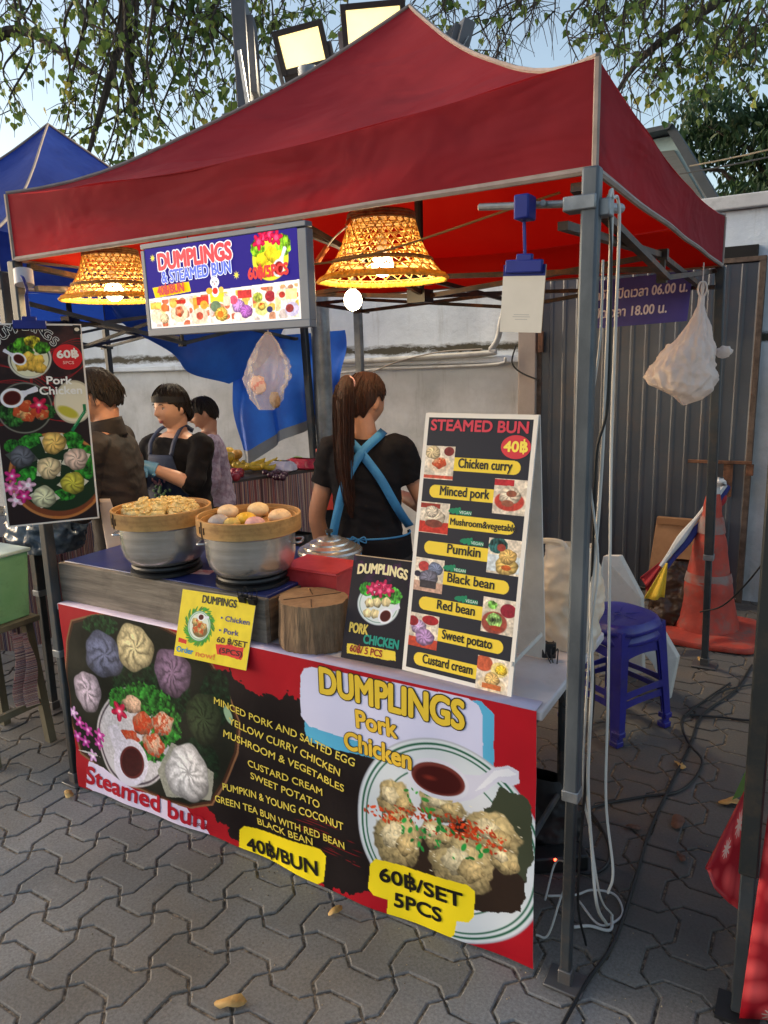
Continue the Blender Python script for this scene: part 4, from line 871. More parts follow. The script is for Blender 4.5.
# ================================================================== pots with bamboo steamers
alu = M('brushed_steel', rgb(228, 224, 218), .24, metal=.82, col2=rgb(190, 186, 180), vs=3, stretch=(1, 1, 14), bump=.05, bs=30)
bamboo = M('bamboo', rgb(196, 152, 92), .55, col2=rgb(160, 116, 64), vs=4, stretch=(1, 1, 10), dirt=rgb(96, 62, 34), ds=14, da=.6)
black_i = M('black_iron', rgb(30, 30, 32), .5, col2=rgb(18, 18, 20))
def pot_set(c, rad, label_pot, label_st, h=.135):
    x, y = c; z = SZ+.004
    stv = thing('gas_burner', (x, y, z), 'black ring burner under the '+label_pot[1], 'burner', 'burners under the steel pots')
    m = MB(); r_ = rad*.72
    m.tube([(x+r_*math.cos(a), y+r_*math.sin(a), z+.028) for a in [2*math.pi*k/28 for k in range(29)]], .009, 8, caps=False); m.build('ring', black_i, stv)
    m = MB(); m.lathe([(0, z+.002), (r_*1.12, z+.002), (r_*1.12, z+.012), (r_*.9, z+.02), (0, z+.016)], (x, y, 0), 28); m.build('burner_base', black_i, stv)
    for k in range(4):
        m = MB(); a = .5+k*math.pi/2; m.bar((x+r_*.5*math.cos(a), y+r_*.5*math.sin(a), z+.033), (x+r_*1.05*math.cos(a), y+r_*1.05*math.sin(a), z+.033), .008, .008); m.build('prong', black_i, stv)
    z0 = z+.038; p = thing('steel_pot', (x, y, z0), label_pot[0], 'pot', 'steel pots with bamboo steamers')
    m = MB(); R_ = rad
    m.lathe([(0, z0), (R_*.70, z0), (R_*.80, z0+.006), (R_*.91, z0+.030), (R_*.955, z0+.06), (R_*.965, z0+h*.8), (R_*.97, z0+h*.97), (R_*1.03, z0+h), (R_*1.035, z0+h+.004), (R_*.96, z0+h+.003), (R_*.95, z0+h*.9), (R_*.9, z0+.06), (0, z0+.03)], (x, y, 0), 56); m.build('pot_body', alu, p, sharp=60)
    for s_ in (0, math.pi):
        m = MB(); a = s_+.5; d = Vector((math.cos(a), math.sin(a), 0)); t_ = Vector((-d.y, d.x, 0)); b0 = Vector((x, y, z0+h*.74))+d*R_*.95
        m.tube(cat_rom([b0-t_*.035, b0-t_*.03+d*.025, b0+t_*.03+d*.025, b0+t_*.035], 5), .004, 6); m.build('handle', alu, p)
    zb = z0+h+.005; RB = rad*1.11; bs_ = thing('bamboo_steamer', (x, y, zb), label_st, 'steamer basket', 'bamboo steamers on the pots')
    m = MB(); hb = .052
    m.lathe([(RB*.93, zb+.004), (RB, zb), (RB+.001, zb+.025), (RB, zb+hb), (RB*.955, zb+hb+.001), (RB*.95, zb+.02)], (x, y, 0), 64); m.build('hoop', bamboo, bs_, sharp=50)
    m = MB(); m.lathe([(RB*.94, zb+.022), (RB*.925, zb+hb*.8), (RB*.9, zb+hb*.8), (RB*.905, zb+.022)], (x, y, 0), 64); m.build('inner_hoop', bamboo, bs_)
    m = MB()
    for k in range(15):
        yy = -RB*.9+RB*1.8*(k+.5)/15; hl = math.sqrt(max((RB*.93)**2-yy*yy, 0)); m.box((x, y+yy, zb+.02), (hl*2, RB*.1, .004))
    m.build('slat_floor', bamboo, bs_, smooth=False)
    m = MB(); a = -1.9; d = Vector((math.cos(a), math.sin(a), 0)); t_ = Vector((-d.y, d.x, 0)); b0 = Vector((x, y, zb+.025))+d*(RB+.0015); m.bar(b0-Vector((0, 0, .026)), b0+Vector((0, 0, .026)), .004, .003); 
    for k in (-.012, .014): m.bar(b0+t_*k-Vector((0, 0, .012)), b0+t_*k+Vector((0, 0, .01)), .003, .003)
    m.build('stitching', M('dark_cane', rgb(70, 44, 26), .7), bs_)
    return (x, y, zb+.022, RB*.9)
P1c = onz(163, 524, 1.085); P2c = onz(250, 534, 1.08)
d1 = pot_set((P1c.x, P1c.y), .154, ('wide steel pot at the left carrying the steamer full of dumplings', 'left steel pot'), 'round bamboo steamer heaped with small yellow dumplings')
d2 = pot_set((P2c.x, P2c.y), .153, ('wide steel pot beside the tree stump carrying the steamer of round buns', 'right steel pot'), 'round bamboo steamer holding a few plump buns')
# dumplings
def siu(mat_, seed):
    rnd = random.Random(seed)
    def fn(p):
        a = math.atan2(p.y, p.x); return 1+.07*math.sin(a*9+seed)*max(p.z+.2, 0)+.14*mnoise.noise(p*2.3+Vector((seed, 0, 0)))
    m = MB(); m.ball((0, 0, .017), .024, 20, 12, (1, 1, .72), fn=fn); m.lathe([(.012, .03), (.016, .038), (.011, .041), (.007, .036)], (0, 0, 0), 16, fn=lambda a, i: 1+.25*math.sin(a*6+seed)); return m
dm = M('dumpling_skin', rgb(246, 224, 160), .4, col2=rgb(236, 204, 128), vs=60, trans=.15, bump=.2, bs=200)
x, y, z, rr_ = d1; rnd = random.Random(2); spots = []
for lay, (n, rad, zz) in enumerate(((15, .86, 0), (10, .58, .004), (5, .28, .008), (6, .5, .018), (1, 0, .012))):
    for k in range(n): a = 2*math.pi*k/n+lay*.4; spots.append((x+rr_*rad*.84*math.cos(a)+rnd.gauss(0, .003), y+rr_*rad*.84*math.sin(a)+rnd.gauss(0, .003), z+zz))
kinds = []
lab_d = ['small yellow pleated dumpling in the heap of the left steamer', 'small yellow crimped dumpling among the others in the left steamer', 'small yellow gathered dumpling in the left steamer heap']
protos = []
for k, sp_ in enumerate(spots):
    if k < 3:
        o = siu(dm, k).build('dumpling', dm, origin=(0, 0, 0)); o.location = sp_; tag(o, 'small yellow dumpling in the heap filling the left bamboo steamer', 'dumpling', 'yellow dumplings heaped in the left steamer'); protos.append(o)
    else:
        o = protos[k % 3].copy(); C.objects.link(o); o.location = sp_
    o.rotation_euler = (rnd.gauss(0, .25), rnd.gauss(0, .25), rnd.random()*6); s_ = rnd.uniform(.9, 1.12); o.scale = (s_, s_, s_)
# buns
def bunm(seed, rad):
    def fn(p):
        a = math.atan2(p.y, p.x); q = max(p.z, 0); return 1-.16*(1-abs(math.sin(a*5.5+seed+q*2.5+.8*mnoise.noise(p*1.5))))**3*min(q*2.2, 1)*(1-.5*q)+.05*mnoise.noise(p*1.7+Vector((seed, 3, 0)))-.06*math.exp(-(p.x**2+p.y**2)*30)*(p.z > 0)
    m = MB(); m.ball((0, 0, rad*.6), rad, 36, 22, (1, 1, .68), fn=fn); return m
x, y, z, rr_ = d2
buns = [(228, 512, .036, (232, 202, 160), 'cream coloured bun at the back left of the right steamer'), (258, 510, .037, (236, 204, 152), 'pale orange-cream bun at the back middle of the right steamer'), (280, 517, .038, (236, 196, 148), 'peach-cream bun at the right rim of the right steamer'), (246, 520, .035, (228, 178, 40), 'bright yellow bun in the centre of the right steamer'), (219, 522, .034, (178, 166, 160), 'greyish white bun at the left rim of the right steamer'), (258, 527, .032, (214, 160, 158), 'pink bun at the front of the right steamer'), (232, 524, .028, (208, 176, 90), 'small dull yellow bun at the front left of the right steamer')]
for k, (bx, by, rad, cl, lb) in enumerate(buns):
    q = onz(bx, by, z+rad*.62)
    # keep inside the hoop
    d = Vector((q.x-x, q.y-y)); mxr = rr_-rad*1.02
    if d.length > mxr: d = d.normalized()*mxr
    o = bunm(k*2.3, rad).build('steamed_bun', M('bun_%d' % k, rgb(*cl), .5, vs=30, col2=tuple(c*.86 for c in rgb(*cl)[:3])+(1,), bump=.1, bs=150), origin=(0, 0, 0)); o.location = (x+d.x, y+d.y, z+.002); tag(o, lb, 'bun', 'buns in the right steamer')
# ================================================================== tree stump
stp = thing('wood_stump', (-.862, .105, TZ), 'short sawn tree stump standing on the table beside the cooking stand', 'stump')
bark2 = M('stump_side', rgb(150, 122, 94), .85, col2=rgb(92, 72, 54), vs=7, stretch=(3, 3, .5), bump=1, bs=26, dirt=rgb(60, 46, 36), ds=9)
sfn = lambda a, z_: 1+.03*math.sin(a*3+.6)+.022*math.sin(a*7+2+z_*3)+.016*math.sin(a*13+1+z_*9)+.016*abs(math.sin(a*15+math.sin(z_*30)))+.02*mnoise.noise(Vector((math.cos(a)*4, math.sin(a)*4, z_*14)))
sc_ = (-.862, .105); SRX = .108; SH = .150
m = MB(); n = 72; V = []; zs = [0, .01, .04, .08, .12, .15, SH]
for j, zz in enumerate(zs):
    for k in range(n):
        a = 2*math.pi*k/n; rr_ = SRX*sfn(a, zz)*(1.04 if j in (1, 2) else 1.0)*(1-.03*(zz/SH))+.002*math.sin(a*31+zz*20); V.append((sc_[0]+rr_*math.cos(a)*1.05, sc_[1]+rr_*math.sin(a)*.92, TZ+.001+zz))
F = [(j*n+k, j*n+(k+1) % n, (j+1)*n+(k+1) % n, (j+1)*n+k) for j in range(len(zs)-1) for k in range(n)]; m.add(V, F); m.build('bark_side', bark2, stp, sharp=60)
top_m = M('sawn_top', rgb(164, 132, 98), .8, col2=rgb(128, 98, 70), vs=10, bump=.3, bs=60, dirt=rgb(110, 84, 60), ds=12)
m = MB(); m.add([V[(len(zs)-1)*n+k] for k in range(n)]+[(sc_[0], sc_[1], TZ+SH+.003)], [(k, (k+1) % n, n) for k in range(n)]); m.build('sawn_face', top_m, stp)
m = MB()
for a, r0, r1 in ((.9, .0, .1), (2.2, .02, .09), (3.9, .0, .095), (5.2, .03, .1)):
    p = Vector((sc_[0], sc_[1], TZ+SH+.0025)); m.bar(p+Vector((math.cos(a)*r0, math.sin(a)*r0, .001)), p+Vector((math.cos(a+.06)*r1, math.sin(a+.06)*r1*.9, -.0005)), .0028, .002, up=(0, 0, 1))
m.build('drying_crack', M('crack_dark', rgb(60, 42, 30), .9), stp)
# ================================================================== small sign, menu board, yellow sign
def card(name, label, cat, corners, thick, edgemat, wave=None, parent=None):
    TL, TR, BL = corners; sh = Sheet(TL, TR, BL, wave)
    base = sh.TL+sh.U/2+sh.V
    t = parent or thing(name, base, label, cat)
    m = MB(); P0 = [sh.P(a, b_, 0) for a, b_ in ((0, 0), (sh.w, 0), (sh.w, sh.h), (0, sh.h))]; m.prism(P0, -sh.n*thick); sh.panel = m.build('panel', edgemat, t, smooth=False, bevel=.0008)
    return t, sh
paper = attr_mat('printed_paper', .55, spec=.2); cardw = M('white_card', rgb(226, 222, 216), .5, vs=8, dirt=rgb(180, 170, 158), ds=7, da=.4)
# menu board
bl, br_ = Vector((-.514, .045, TZ+.004)), Vector((-.160, .022, TZ+.004)); tl = ony(433, 413, .20); tr_ = tl+(br_-bl)*(.92)
tr_ = Vector((-.158, .178, 1.483)); tl = Vector((-.482, .20, 1.480))
tl = bl+(br_-bl)*0+ (tl-bl); U_ = (br_-bl).normalized(); tl = bl+ (tl-bl) - U_*((tl-bl).dot(U_)); MW = .335
tl = tl+U_*.0
mb_t, MBS = card('menu_board', 'tall black A-frame menu board listing steamed buns with yellow name labels', 'menu board', (tl, tl+U_*MW, bl), .006, cardw)
cv = Canvas(MBS.w, MBS.h, 900, (228, 222, 214)); W_, H_ = MBS.w, MBS.h
e = .012; cv.poly([(e, e), (W_-e, e), (W_-e, H_-e), (e, H_-e)], (36, 38, 50)); 
rows = [('Chicken curry', 0, (205, 92, 60)), ('Minced pork', 1, (196, 120, 80)), ('Mushroom&vegetable', 0, (170, 60, 50)), ('Pumkin', 1, (214, 170, 110)), ('Black bean', 0, (110, 104, 120)), ('Red bean', 1, (150, 190, 120)), ('Sweet potato', 0, (190, 160, 200)), ('Custard cream', 1, (220, 180, 120))]
y0 = .125*H_; rh = (H_*.985-y0)/8
for k, (nm, side, cl) in enumerate(rows):
    yy = y0+k*rh+rh*.02; ph = rh*1.18 if k != 2 else rh*1.1; pw_ = .092; x0 = .012 if side == 0 else W_-.012-pw_
    cy = yy+rh*.58
    if side == 0: cv.poly(rrect(.06, cy-.018, W_-.035, cy+.018, .018), (236, 204, 64))
    else: cv.poly(rrect(.035, cy-.018, W_-.06, cy+.018, .018), (236, 204, 64))
    sets = {0: [('e', .5, .55, .42, (226, 205, 180), .6), ('d', .5, .5, .3, (214, 150, 110), .7), ('bun', .25, .2, .28, (230, 205, 160)), ('e', .8, .15, .18, (120, 40, 40)), ('r', .5, .93, .5, (200, 80, 60), .1)],
            1: [('r', .3, .1, .3, (180, 40, 50), .3), ('e', .5, .62, .48, (180, 60, 50), .6), ('bun', .5, .45, .36, (232, 214, 190)), ('e', .55, .4, .17, (140, 80, 60), .6), ('e', .45, .68, .2, (150, 90, 70), .5)],
            2: [('r', .5, .8, .6, (190, 50, 40), .3), ('r', .3, .12, .4, (150, 50, 40), .2), ('bun', .5, .5, .42, (232, 214, 190)), ('e', .5, .68, .34, (120, 60, 50), .4), ('bun', .4, .3, .26, (230, 212, 190))],
            3: [('l', .3, .2, .35, (40, 90, 90)), ('r', .5, .7, .6, (206, 214, 220), .4), ('bun', .6, .75, .38, (226, 190, 110)), ('bun', .62, .48, .3, (228, 186, 110)), ('e', .6, .8, .16, (190, 90, 40), .5), ('e', .4, .25, .14, (150, 60, 50))],
            4: [('r', .5, .85, .6, (200, 160, 140), .25), ('e', .3, .25, .2, (180, 60, 60)), ('bun', .7, .3, .28, (120, 130, 160)), ('bun', .5, .6, .36, (110, 108, 126)), ('r', .5, .78, .28, (60, 56, 64), .4), ('e', .1, .5, .12, (40, 40, 60))],
            5: [('e', .3, .25, .25, (210, 200, 170)), ('l', .3, .2, .18, (120, 180, 80)), ('e', .8, .3, .26, (140, 30, 50)), ('e', .4, .7, .42, (150, 70, 60)), ('l', .4, .62, .3, (150, 196, 110)), ('e', .45, .85, .2, (160, 60, 40), .4)],
            6: [('r', .5, .9, .6, (190, 70, 50), .3), ('e', .7, .15, .3, (160, 30, 40), .5), ('bun', .3, .4, .3, (190, 160, 200)), ('bun', .55, .68, .36, (180, 140, 190)), ('e', .1, .25, .2, (140, 30, 40))],
            7: [('e', .2, .2, .3, (190, 90, 60)), ('e', .7, .3, .28, (236, 214, 140)), ('bun', .75, .3, .2, (240, 200, 60)), ('e', .5, .75, .45, (226, 205, 170), .5), ('bun', .5, .6, .26, (232, 190, 120)), ('r', .5, .82, .3, (200, 110, 60), .25)]}[k]
    cv.photo(x0, yy-.002, pw_, ph, sets, (222, 208, 190), k)
    if k in (2, 3, 4, 5):
        lx = x0+pw_+.008 if side == 0 else x0-.075; ly_ = cy-.034
        for dx, an in ((.008, -.7), (.019, -1.1), (.0, -.2)): cv.ell((lx+dx, ly_+.004), (.012*math.cos(an), .012*math.sin(an)), (-.006*math.sin(an), .006*math.cos(an)), col=(24, 128, 92))
        cv.poly(rrect(lx+.022, ly_+.001, lx+.06, ly_+.013, .004), (24, 128, 92))
    sz = {'Mushroom&vegetable': .026, 'Chicken curry': .036}.get(nm, .036); wd_ = {'Chicken curry': .158, 'Minced pork': .15, 'Mushroom&vegetable': .195, 'Pumkin': .1, 'Black bean': .14, 'Red bean': .115, 'Sweet potato': .15, 'Custard cream': .155}[nm]
    mid = (x0+pw_+.006+wd_/2+ (.008 if wd_ < .19 else .0)) if side == 0 else (W_-.012-pw_-wd_/2-.012 - (.01 if wd_ < .12 else 0))
    MBS.text(nm, mid, cy+.0085, sz, (34, 26, 22), bold=.022, width=wd_, align='c')
    if k in (2, 3, 4, 5): MBS.text('VEGAN', lx+.041, ly_+.0105, .011, (214, 234, 226), bold=.01, align='c')
MBS.print(cv, 'printed_sheet', paper, MBS.panel)
c = (W_-.054, .084); cv2 = None
pts = [(c[0]+.042*math.cos(a), c[1]+.031*math.sin(a)) for a in [2*math.pi*k/36 for k in range(36)]]; MBS.flat(pts, (204, 44, 58), .3)
MBS.text('STEAMED BUN', .022, .047, .042, (204, 52, 74), bold=.03, width=W_-.046)
MBS.text('40฿', c[0], c[1]+.012, .038, (246, 222, 84), bold=.035, width=.066, align='c')
MBS.finish(MBS.panel)
m = MB(); tb_ = tl+U_*(MW/2); hin = Vector((0, 1, 0)); a = [tl+Vector((0, .008, 0)), tl+U_*MW+Vector((0, .008, 0)), bl+U_*(MW+.0)+Vector((.0, .27, 0)), bl+U_*.0+Vector((-.02, .27, 0))]
m.prism(a, (0, .006, 0)); m.build('rear_panel', cardw, mb_t, smooth=False)
m = MB(); s0 = bl+U_*(MW-.006); m.prism([s0+Vector((0, .012, .09)), s0+Vector((.0, .245, .09)), s0+Vector((.0, .25, .078)), s0+Vector((0, .012, .078))], U_*.004); m.build('side_strut', cardw, mb_t, smooth=False)
# small tent card
bl = Vector((-.720, .040, TZ+.004)); br_ = Vector((-.515, .046, TZ+.004)); U_ = (br_-bl).normalized(); tl = bl+Vector((.0, .095, .290)); SW = .205
tc_t, TS = card('tabletop_sign', 'small dark purple tabletop sign advertising pork and chicken dumplings', 'sign', (tl, tl+U_*SW, bl), .004, M('beige_card', rgb(214, 196, 170), .6))
cv = Canvas(TS.w, TS.h, 900, (26, 22, 34)); W_, H_ = TS.w, TS.h
nz = cv.noise(.03, 4, 3); mk = np.clip((nz-.5)*5, 0, 1)*np.clip(1-cv.Y/(H_*.35), 0, 1); cv.put(mk*.8, (110, 30, 110))
pc = (W_*.5, H_*.44); cv.ell(pc, .072, .062, col=(150, 160, 170)); cv.ell(pc, .070, .060, col=(214, 222, 222)); cv.ell(pc, .064, .054, col=(60, 110, 90)); cv.ell(pc, .0625, .0525, col=(220, 226, 226))
cv.leafy((pc[0]-.045, pc[1]-.04), .03, .026, col=(70, 180, 60)); cv.leafy((pc[0]+.045, pc[1]-.03), .034, .03, col=(90, 190, 70), seed=3); cv.leafy((pc[0], pc[1]-.02), .03, .02, col=(60, 160, 50), seed=5)
for dx, dy in ((-.015, -.05), (.012, -.055), (0, -.038), (.028, -.045), (-.03, -.04)): cv.flower((pc[0]+dx, pc[1]+dy), .019, (206, 34, 90), 5, dx*90, (230, 120, 150))
for dx, dy in ((-.03, .0), (-.005, -.005), (.025, -.01), (-.032, .03), (-.008, .028)): cv.dumpling((pc[0]+dx, pc[1]+dy), .019, .017, col=(232, 212, 160), seed=int(dx*900))
cv.spoon((pc[0]+.028, pc[1]+.03), .022, -.7, .03)
cv.poly([(.018, H_*.855), (W_-.028, H_*.85), (W_-.022, H_*.935), (.02, H_*.95)], (236, 206, 66), rough=.003)
TS.print(cv, 'printed_sheet', paper, TS.panel)
TS.text('DUMPLINGS', W_/2, .045, .04, (238, 222, 170), bold=.04, width=.165, align='c', arc=.008)
TS.text('PORK', .018, H_*.74, .04, (216, 190, 84), bold=.035, width=.062, ang=.0); TS.text('CHICKEN', .070, H_*.825, .037, (22, 146, 128), bold=.035, width=.115)
TS.text('60฿/ 5 PCS', .028, H_*.925, .028, (150, 30, 30), bold=.025, width=.108); TS.finish(TS.panel)
m = MB(); a = [tl+Vector((0, .005, 0)), tl+U_*SW+Vector((0, .005, 0)), bl+U_*SW+Vector((.0, .19, 0)), bl+Vector((0, .19, 0))]; m.prism(a, (0, .004, 0)); m.build('rear_panel', M('beige_card', rgb(214, 196, 170), .6), tc_t, smooth=False)
# yellow clipped sign
a = [ony(183, 589, .012), ony(256, 600, .002), ony(249, 672, -.034), ony(174, 654, -.032)]
tl = ony(183, 589, .008); tr_ = ony(256.5, 600, .008); bl = ony(174, 655, -.036)
ys, YS = card('clipped_sign', 'yellow laminated dumpling price sign clipped to the front of the cooking stand', 'sign', (tl, tr_, bl), .0015, M('laminate', rgb(220, 214, 190), .3))
cv = Canvas(YS.w, YS.h, 900, (232, 208, 52)); W_, H_ = YS.w, YS.h
cv.a *= (.95+.1*cv.noise(.03, 3, 3))[..., None]
pc = (W_*.30, H_*.50); rg = np.random.RandomState(2)
for k in range(150):
    a = rg.rand()*6.28; q = .048+rg.rand()*.016; cv.ell((pc[0]+q*math.cos(a), pc[1]+q*math.sin(a)*1.0), (.011*math.cos(a+.8), .011*math.sin(a+.8)), (-.003*math.sin(a+.8), .003*math.cos(a+.8)), col=(40+60*rg.rand(), 120+50*rg.rand(), 50), edge=.3)
cv.ell(pc, .052, .052, col=(90, 150, 110)); cv.ell(pc, .049, .049, col=(222, 232, 224)); cv.ell(pc, .046, .046, col=(70, 140, 90)); cv.ell(pc, .044, .044, col=(220, 228, 214)); cv.ell((pc[0]+.006, pc[1]+.012), .034, .026, col=(120, 100, 60))
for dx, dy in ((-.02, -.012), (.002, -.008), (.02, .0), (-.012, .014), (.01, .018)): cv.dumpling((pc[0]+dx, pc[1]+dy), .017, .015, col=(214, 190, 120), seed=int(dx*900), red=.15)
cv.spoon((pc[0]+.004, pc[1]-.03), .013, -.1, .02); cv.splat(pc[0], pc[1]+.004, .03, .02, 24, (190, 90, 40), 3, .002)
cv.poly([(.012, H_*.72), (.05, H_*.74), (.05, H_*.80), (.012, H_*.79)], (206, 50, 44)); cv.poly([(W_*.56, H_*.70), (W_*.94, H_*.68), (W_*.92, H_*.86), (W_*.6, H_*.86)], (214, 52, 52), rough=.006)
YS.print(cv, 'printed_sheet', paper, YS.panel)
YS.text('DUMPINGS', W_*.30, H_*.15, .035, (40, 36, 30), bold=.03, width=W_*.46)
YS.text('• Chicken', W_*.58, H_*.36, .024, (48, 52, 130), bold=.02, width=W_*.38); YS.text('• Pork', W_*.58, H_*.54, .024, (48, 52, 130), bold=.02, width=W_*.26)
YS.text('60 ฿/SET', W_*.57, H_*.68, .026, (60, 30, 30), bold=.025, width=W_*.40); YS.text('(5PCS)', W_*.62, H_*.82, .024, (60, 24, 24), bold=.025, width=W_*.3)
YS.text('Order', W_*.03, H_*.93, .026, (30, 140, 190), bold=.03, width=W_*.24); YS.text('now!', W_*.31, H_*.94, .026, (226, 130, 50), bold=.03, width=W_*.26); YS.finish(YS.panel)
def binder_clip(c, label, group, rz=0):
    t = thing('binder_clip', c, label, 'binder clip', group); c = Vector(c); rot = Matrix.Rotation(rz, 3, 'Z')
    m = MB(); m.prism([c+rot @ Vector(p) for p in ((-.014, -.004, -.016), (-.014, .004, -.016), (-.014, .012, .006), (-.014, -.012, .006))], rot @ Vector((.028, 0, 0))); m.build('clip_body', M('black_clip', rgb(20, 20, 22), .35), t, bevel=.001)
    for s_ in (-1, 1):
        m = MB(); m.tube(cat_rom([c+rot @ Vector(p) for p in ((-.007, s_*.011, .004), (-.009, s_*.013, .02), (-.004, s_*.014, .031), (.004, s_*.014, .031), (.009, s_*.013, .02), (.007, s_*.011, .004))], 4), .0013, 6); m.build('wire_handle', M('black_wire', rgb(40, 40, 44), .3, metal=.7), t)
binder_clip(ony(243, 599, .004)+Vector((0, 0, .004)), 'black binder clip holding the yellow sign, nearer the pot', 'binder clips on the yellow sign'); binder_clip(ony(252, 601, .004)+Vector((.002, 0, .004)), 'black binder clip holding the yellow sign at its outer corner', 'binder clips on the yellow sign')
# ================================================================== things behind the signs on the table
trm = M('red_plastic', rgb(222, 84, 88), .35, trans=.2, col2=rgb(190, 52, 58))
t = thing('plastic_basket', onz(318, 598, TZ), 'pink-red plastic basket behind the stump', 'basket'); z = SZ-.03
c = onz(322, 578, z+.03); m = MB(); hw, hd = .115, .08; z += .045
for zz, gr in ((0, .0),): pass
V = [Vector((c.x+i*hw*(.86 if k == 0 else 1), c.y+j*hd*(.86 if k == 0 else 1), TZ+.004 if k == 0 else z+.03)) for k in (0, 1) for j in (-1, 1) for i in (-1, 1)]
m.add(V, [(0, 1, 3, 2), (0, 1, 5, 4), (2, 3, 7, 6), (0, 2, 6, 4), (1, 3, 7, 5)]); t.location = (c.x, c.y, TZ); m.build('bin', trm, t, smooth=False, solid=.003); m = MB(); m.add([v+Vector((0, 0, .004)) for v in V[4:]], [(0, 1, 3, 2)]); m.build('lid', trm, t, smooth=False, solid=.004)
m = MB(); P_ = [V[4], V[5], V[7], V[6], V[4]]; m.tube(P_, .005, 6); m.build('rim', trm, t)
gp = M('green_leafy', rgb(86, 150, 70), .5, col2=rgb(50, 110, 46), vs=40); m = MB(); rnd = random.Random(3)
cb_ = onz(314, 592, TZ+.1)
for k in range(40): leaf(m, cb_+Vector((rnd.gauss(0, .018), rnd.gauss(0, .012), rnd.uniform(-.06, .03))), .045, rnd, LONG)
tag(m.build('herb_bunch', gp, smooth=False), 'bunch of green leaves lying behind the stump by the red basket', 'herbs')
# lidded aluminium steamer behind
c = at(330, 552, 2.75); t = thing('lidded_pot', (c.x, c.y, 0), 'lidded aluminium steamer pot standing on a stool behind the red basket', 'pot'); zc = c.z+.0
m = MB(); R_ = .115; m.lathe([(0, zc-.16), (R_, zc-.16), (R_, zc), (R_+.008, zc+.002), (R_+.008, zc+.008), (R_-.01, zc+.01)], (c.x, c.y, 0), 40); t.location = (c.x, c.y, zc-.16); m.build('pot_body', alu, t)
m = MB(); m.lathe([(R_+.006, zc+.009), (R_+.002, zc+.016), (R_*.86, zc+.022), (R_*.84, zc+.028), (R_*.66, zc+.036), (R_*.64, zc+.042), (R_*.42, zc+.05), (R_*.4, zc+.055), (.012, zc+.062), (0, zc+.062)], (c.x, c.y, 0), 40); lid_ = m.build('lid', alu, t)
m = MB(); m.lathe([(0, zc+.062), (.006, zc+.062), (.006, zc+.072), (.016, zc+.078), (.014, zc+.087), (0, zc+.09)], (c.x, c.y, 0), 16); m.build('lid_knob', black_i, lid_)
m = MB(); b0 = Vector((c.x-R_*.5, c.y-R_*.88, zc-.03)); m.tube(cat_rom([b0+Vector((-.03, .01, 0)), b0+Vector((-.035, -.02, 0)), b0+Vector((.025, -.035, 0)), b0+Vector((.03, -.01, 0))], 5), .006, 8); m.build('handle', black_i, t)
ps = thing('side_stand', (c.x, c.y, 0), 'dark metal stand under the lidded aluminium pot', 'stand'); zs_ = zc-.163
m = MB(); m.box((c.x, c.y, zs_-.01), (.3, .3, .02)); m.build('stand_top', black_i, ps, bevel=.003)
for i in (-1, 1):
    for j in (-1, 1): m = MB(); m.bar((c.x+i*.13, c.y+j*.13, 0), (c.x+i*.13, c.y+j*.13, zs_-.02), .02); m.build('leg', black_i, ps)
# beige shopping bag on the table end
def bag_mesh(c, w_, d_, h_, seed, top=.5, lean=(0, 0)):
    c = Vector(c)
    def f(u, v):
        a = 2*math.pi*u; k = 1-(v**2.2)*(1-top); sq = 1/(abs(math.cos(a))**3.2+abs(math.sin(a))**3.2)**(1/3.2)
        q = Vector((math.cos(a)*w_*sq*k, math.sin(a)*d_*sq*k*(1-.4*v), h_*v)); nn = mnoise.noise(q*9+Vector((seed, 0, 0)))*.16+(.25-abs(mnoise.noise(q*17+Vector((seed, 2, 0)))))*.22+(.2-abs(mnoise.noise(q*34+Vector((seed, 5, 0)))))*.10
        low = .8+.2*min(v*6, 1)
        return c+Vector((q.x*(1+nn)*low+lean[0]*v, q.y*(1+nn)*low+lean[1]*v, q.z+.01*nn))
    m = MB(); m.grid(f, 84, 50, closeu=True); return m, f
beige = M('beige_film', rgb(240, 230, 214), .4, col2=rgb(222, 210, 190), vs=8, trans=.35, bump=.8, bs=9)
c = Vector((-.168, .45, TZ-.058))
t = thing('shopping_bag', (c.x, c.y, TZ), 'full cream shopping bag behind the menu board at the end of the table', 'bag')
m, f = bag_mesh((c.x+.01, c.y, c.z+.06), .098, .085, .31, 3, .68); m.build('bag_body', beige, t, sharp=80)
m = MB(); q0 = c+Vector((-.03, -.03, .335)); m.tube(cat_rom([q0+Vector((-.07, 0, .0)), q0+Vector((-.055, 0, .04)), q0+Vector((.02, 0, .045)), q0+Vector((.04, 0, .01))], 6), .009, 8); m.build('bag_handle', beige, t)
t2 = thing('binder_clip', ony(551, 650, .28), 'black clip and tangle of thin wires at the right end of the table', 'binder clip'); q = onz(549, 650, TZ+.03); t2.location = q
m = MB(); m.box(q, (.04, .02, .045), rz=.3); m.build('clip_body', M('black_clip', rgb(20, 20, 22), .35), t2, bevel=.003)
m = MB(); rnd = random.Random(8)
for k in range(4): m.tube(cat_rom([q+Vector((rnd.uniform(-.01, .03), rnd.uniform(-.02, .02), rnd.uniform(-.02, .03))) for _ in range(3)]+[q+Vector((.03+.01*k, -.02, -.06-.03*k)), q+Vector((.035, -.0, -.16))], 6), .002, 5)
m.build('thin_wires', M('dark_wire', rgb(60, 54, 50), .5), t2)
q = onz(558, 640, TZ+.02); m, f = bag_mesh((q.x, q.y, TZ+.002), .03, .02, .045, 9, .5); tag(m.build('yellow_packet', M('yellow_packet', rgb(206, 186, 70), .4, bump=.4, bs=20)), 'small yellow plastic packet beside the black clip at the table end', 'packet')
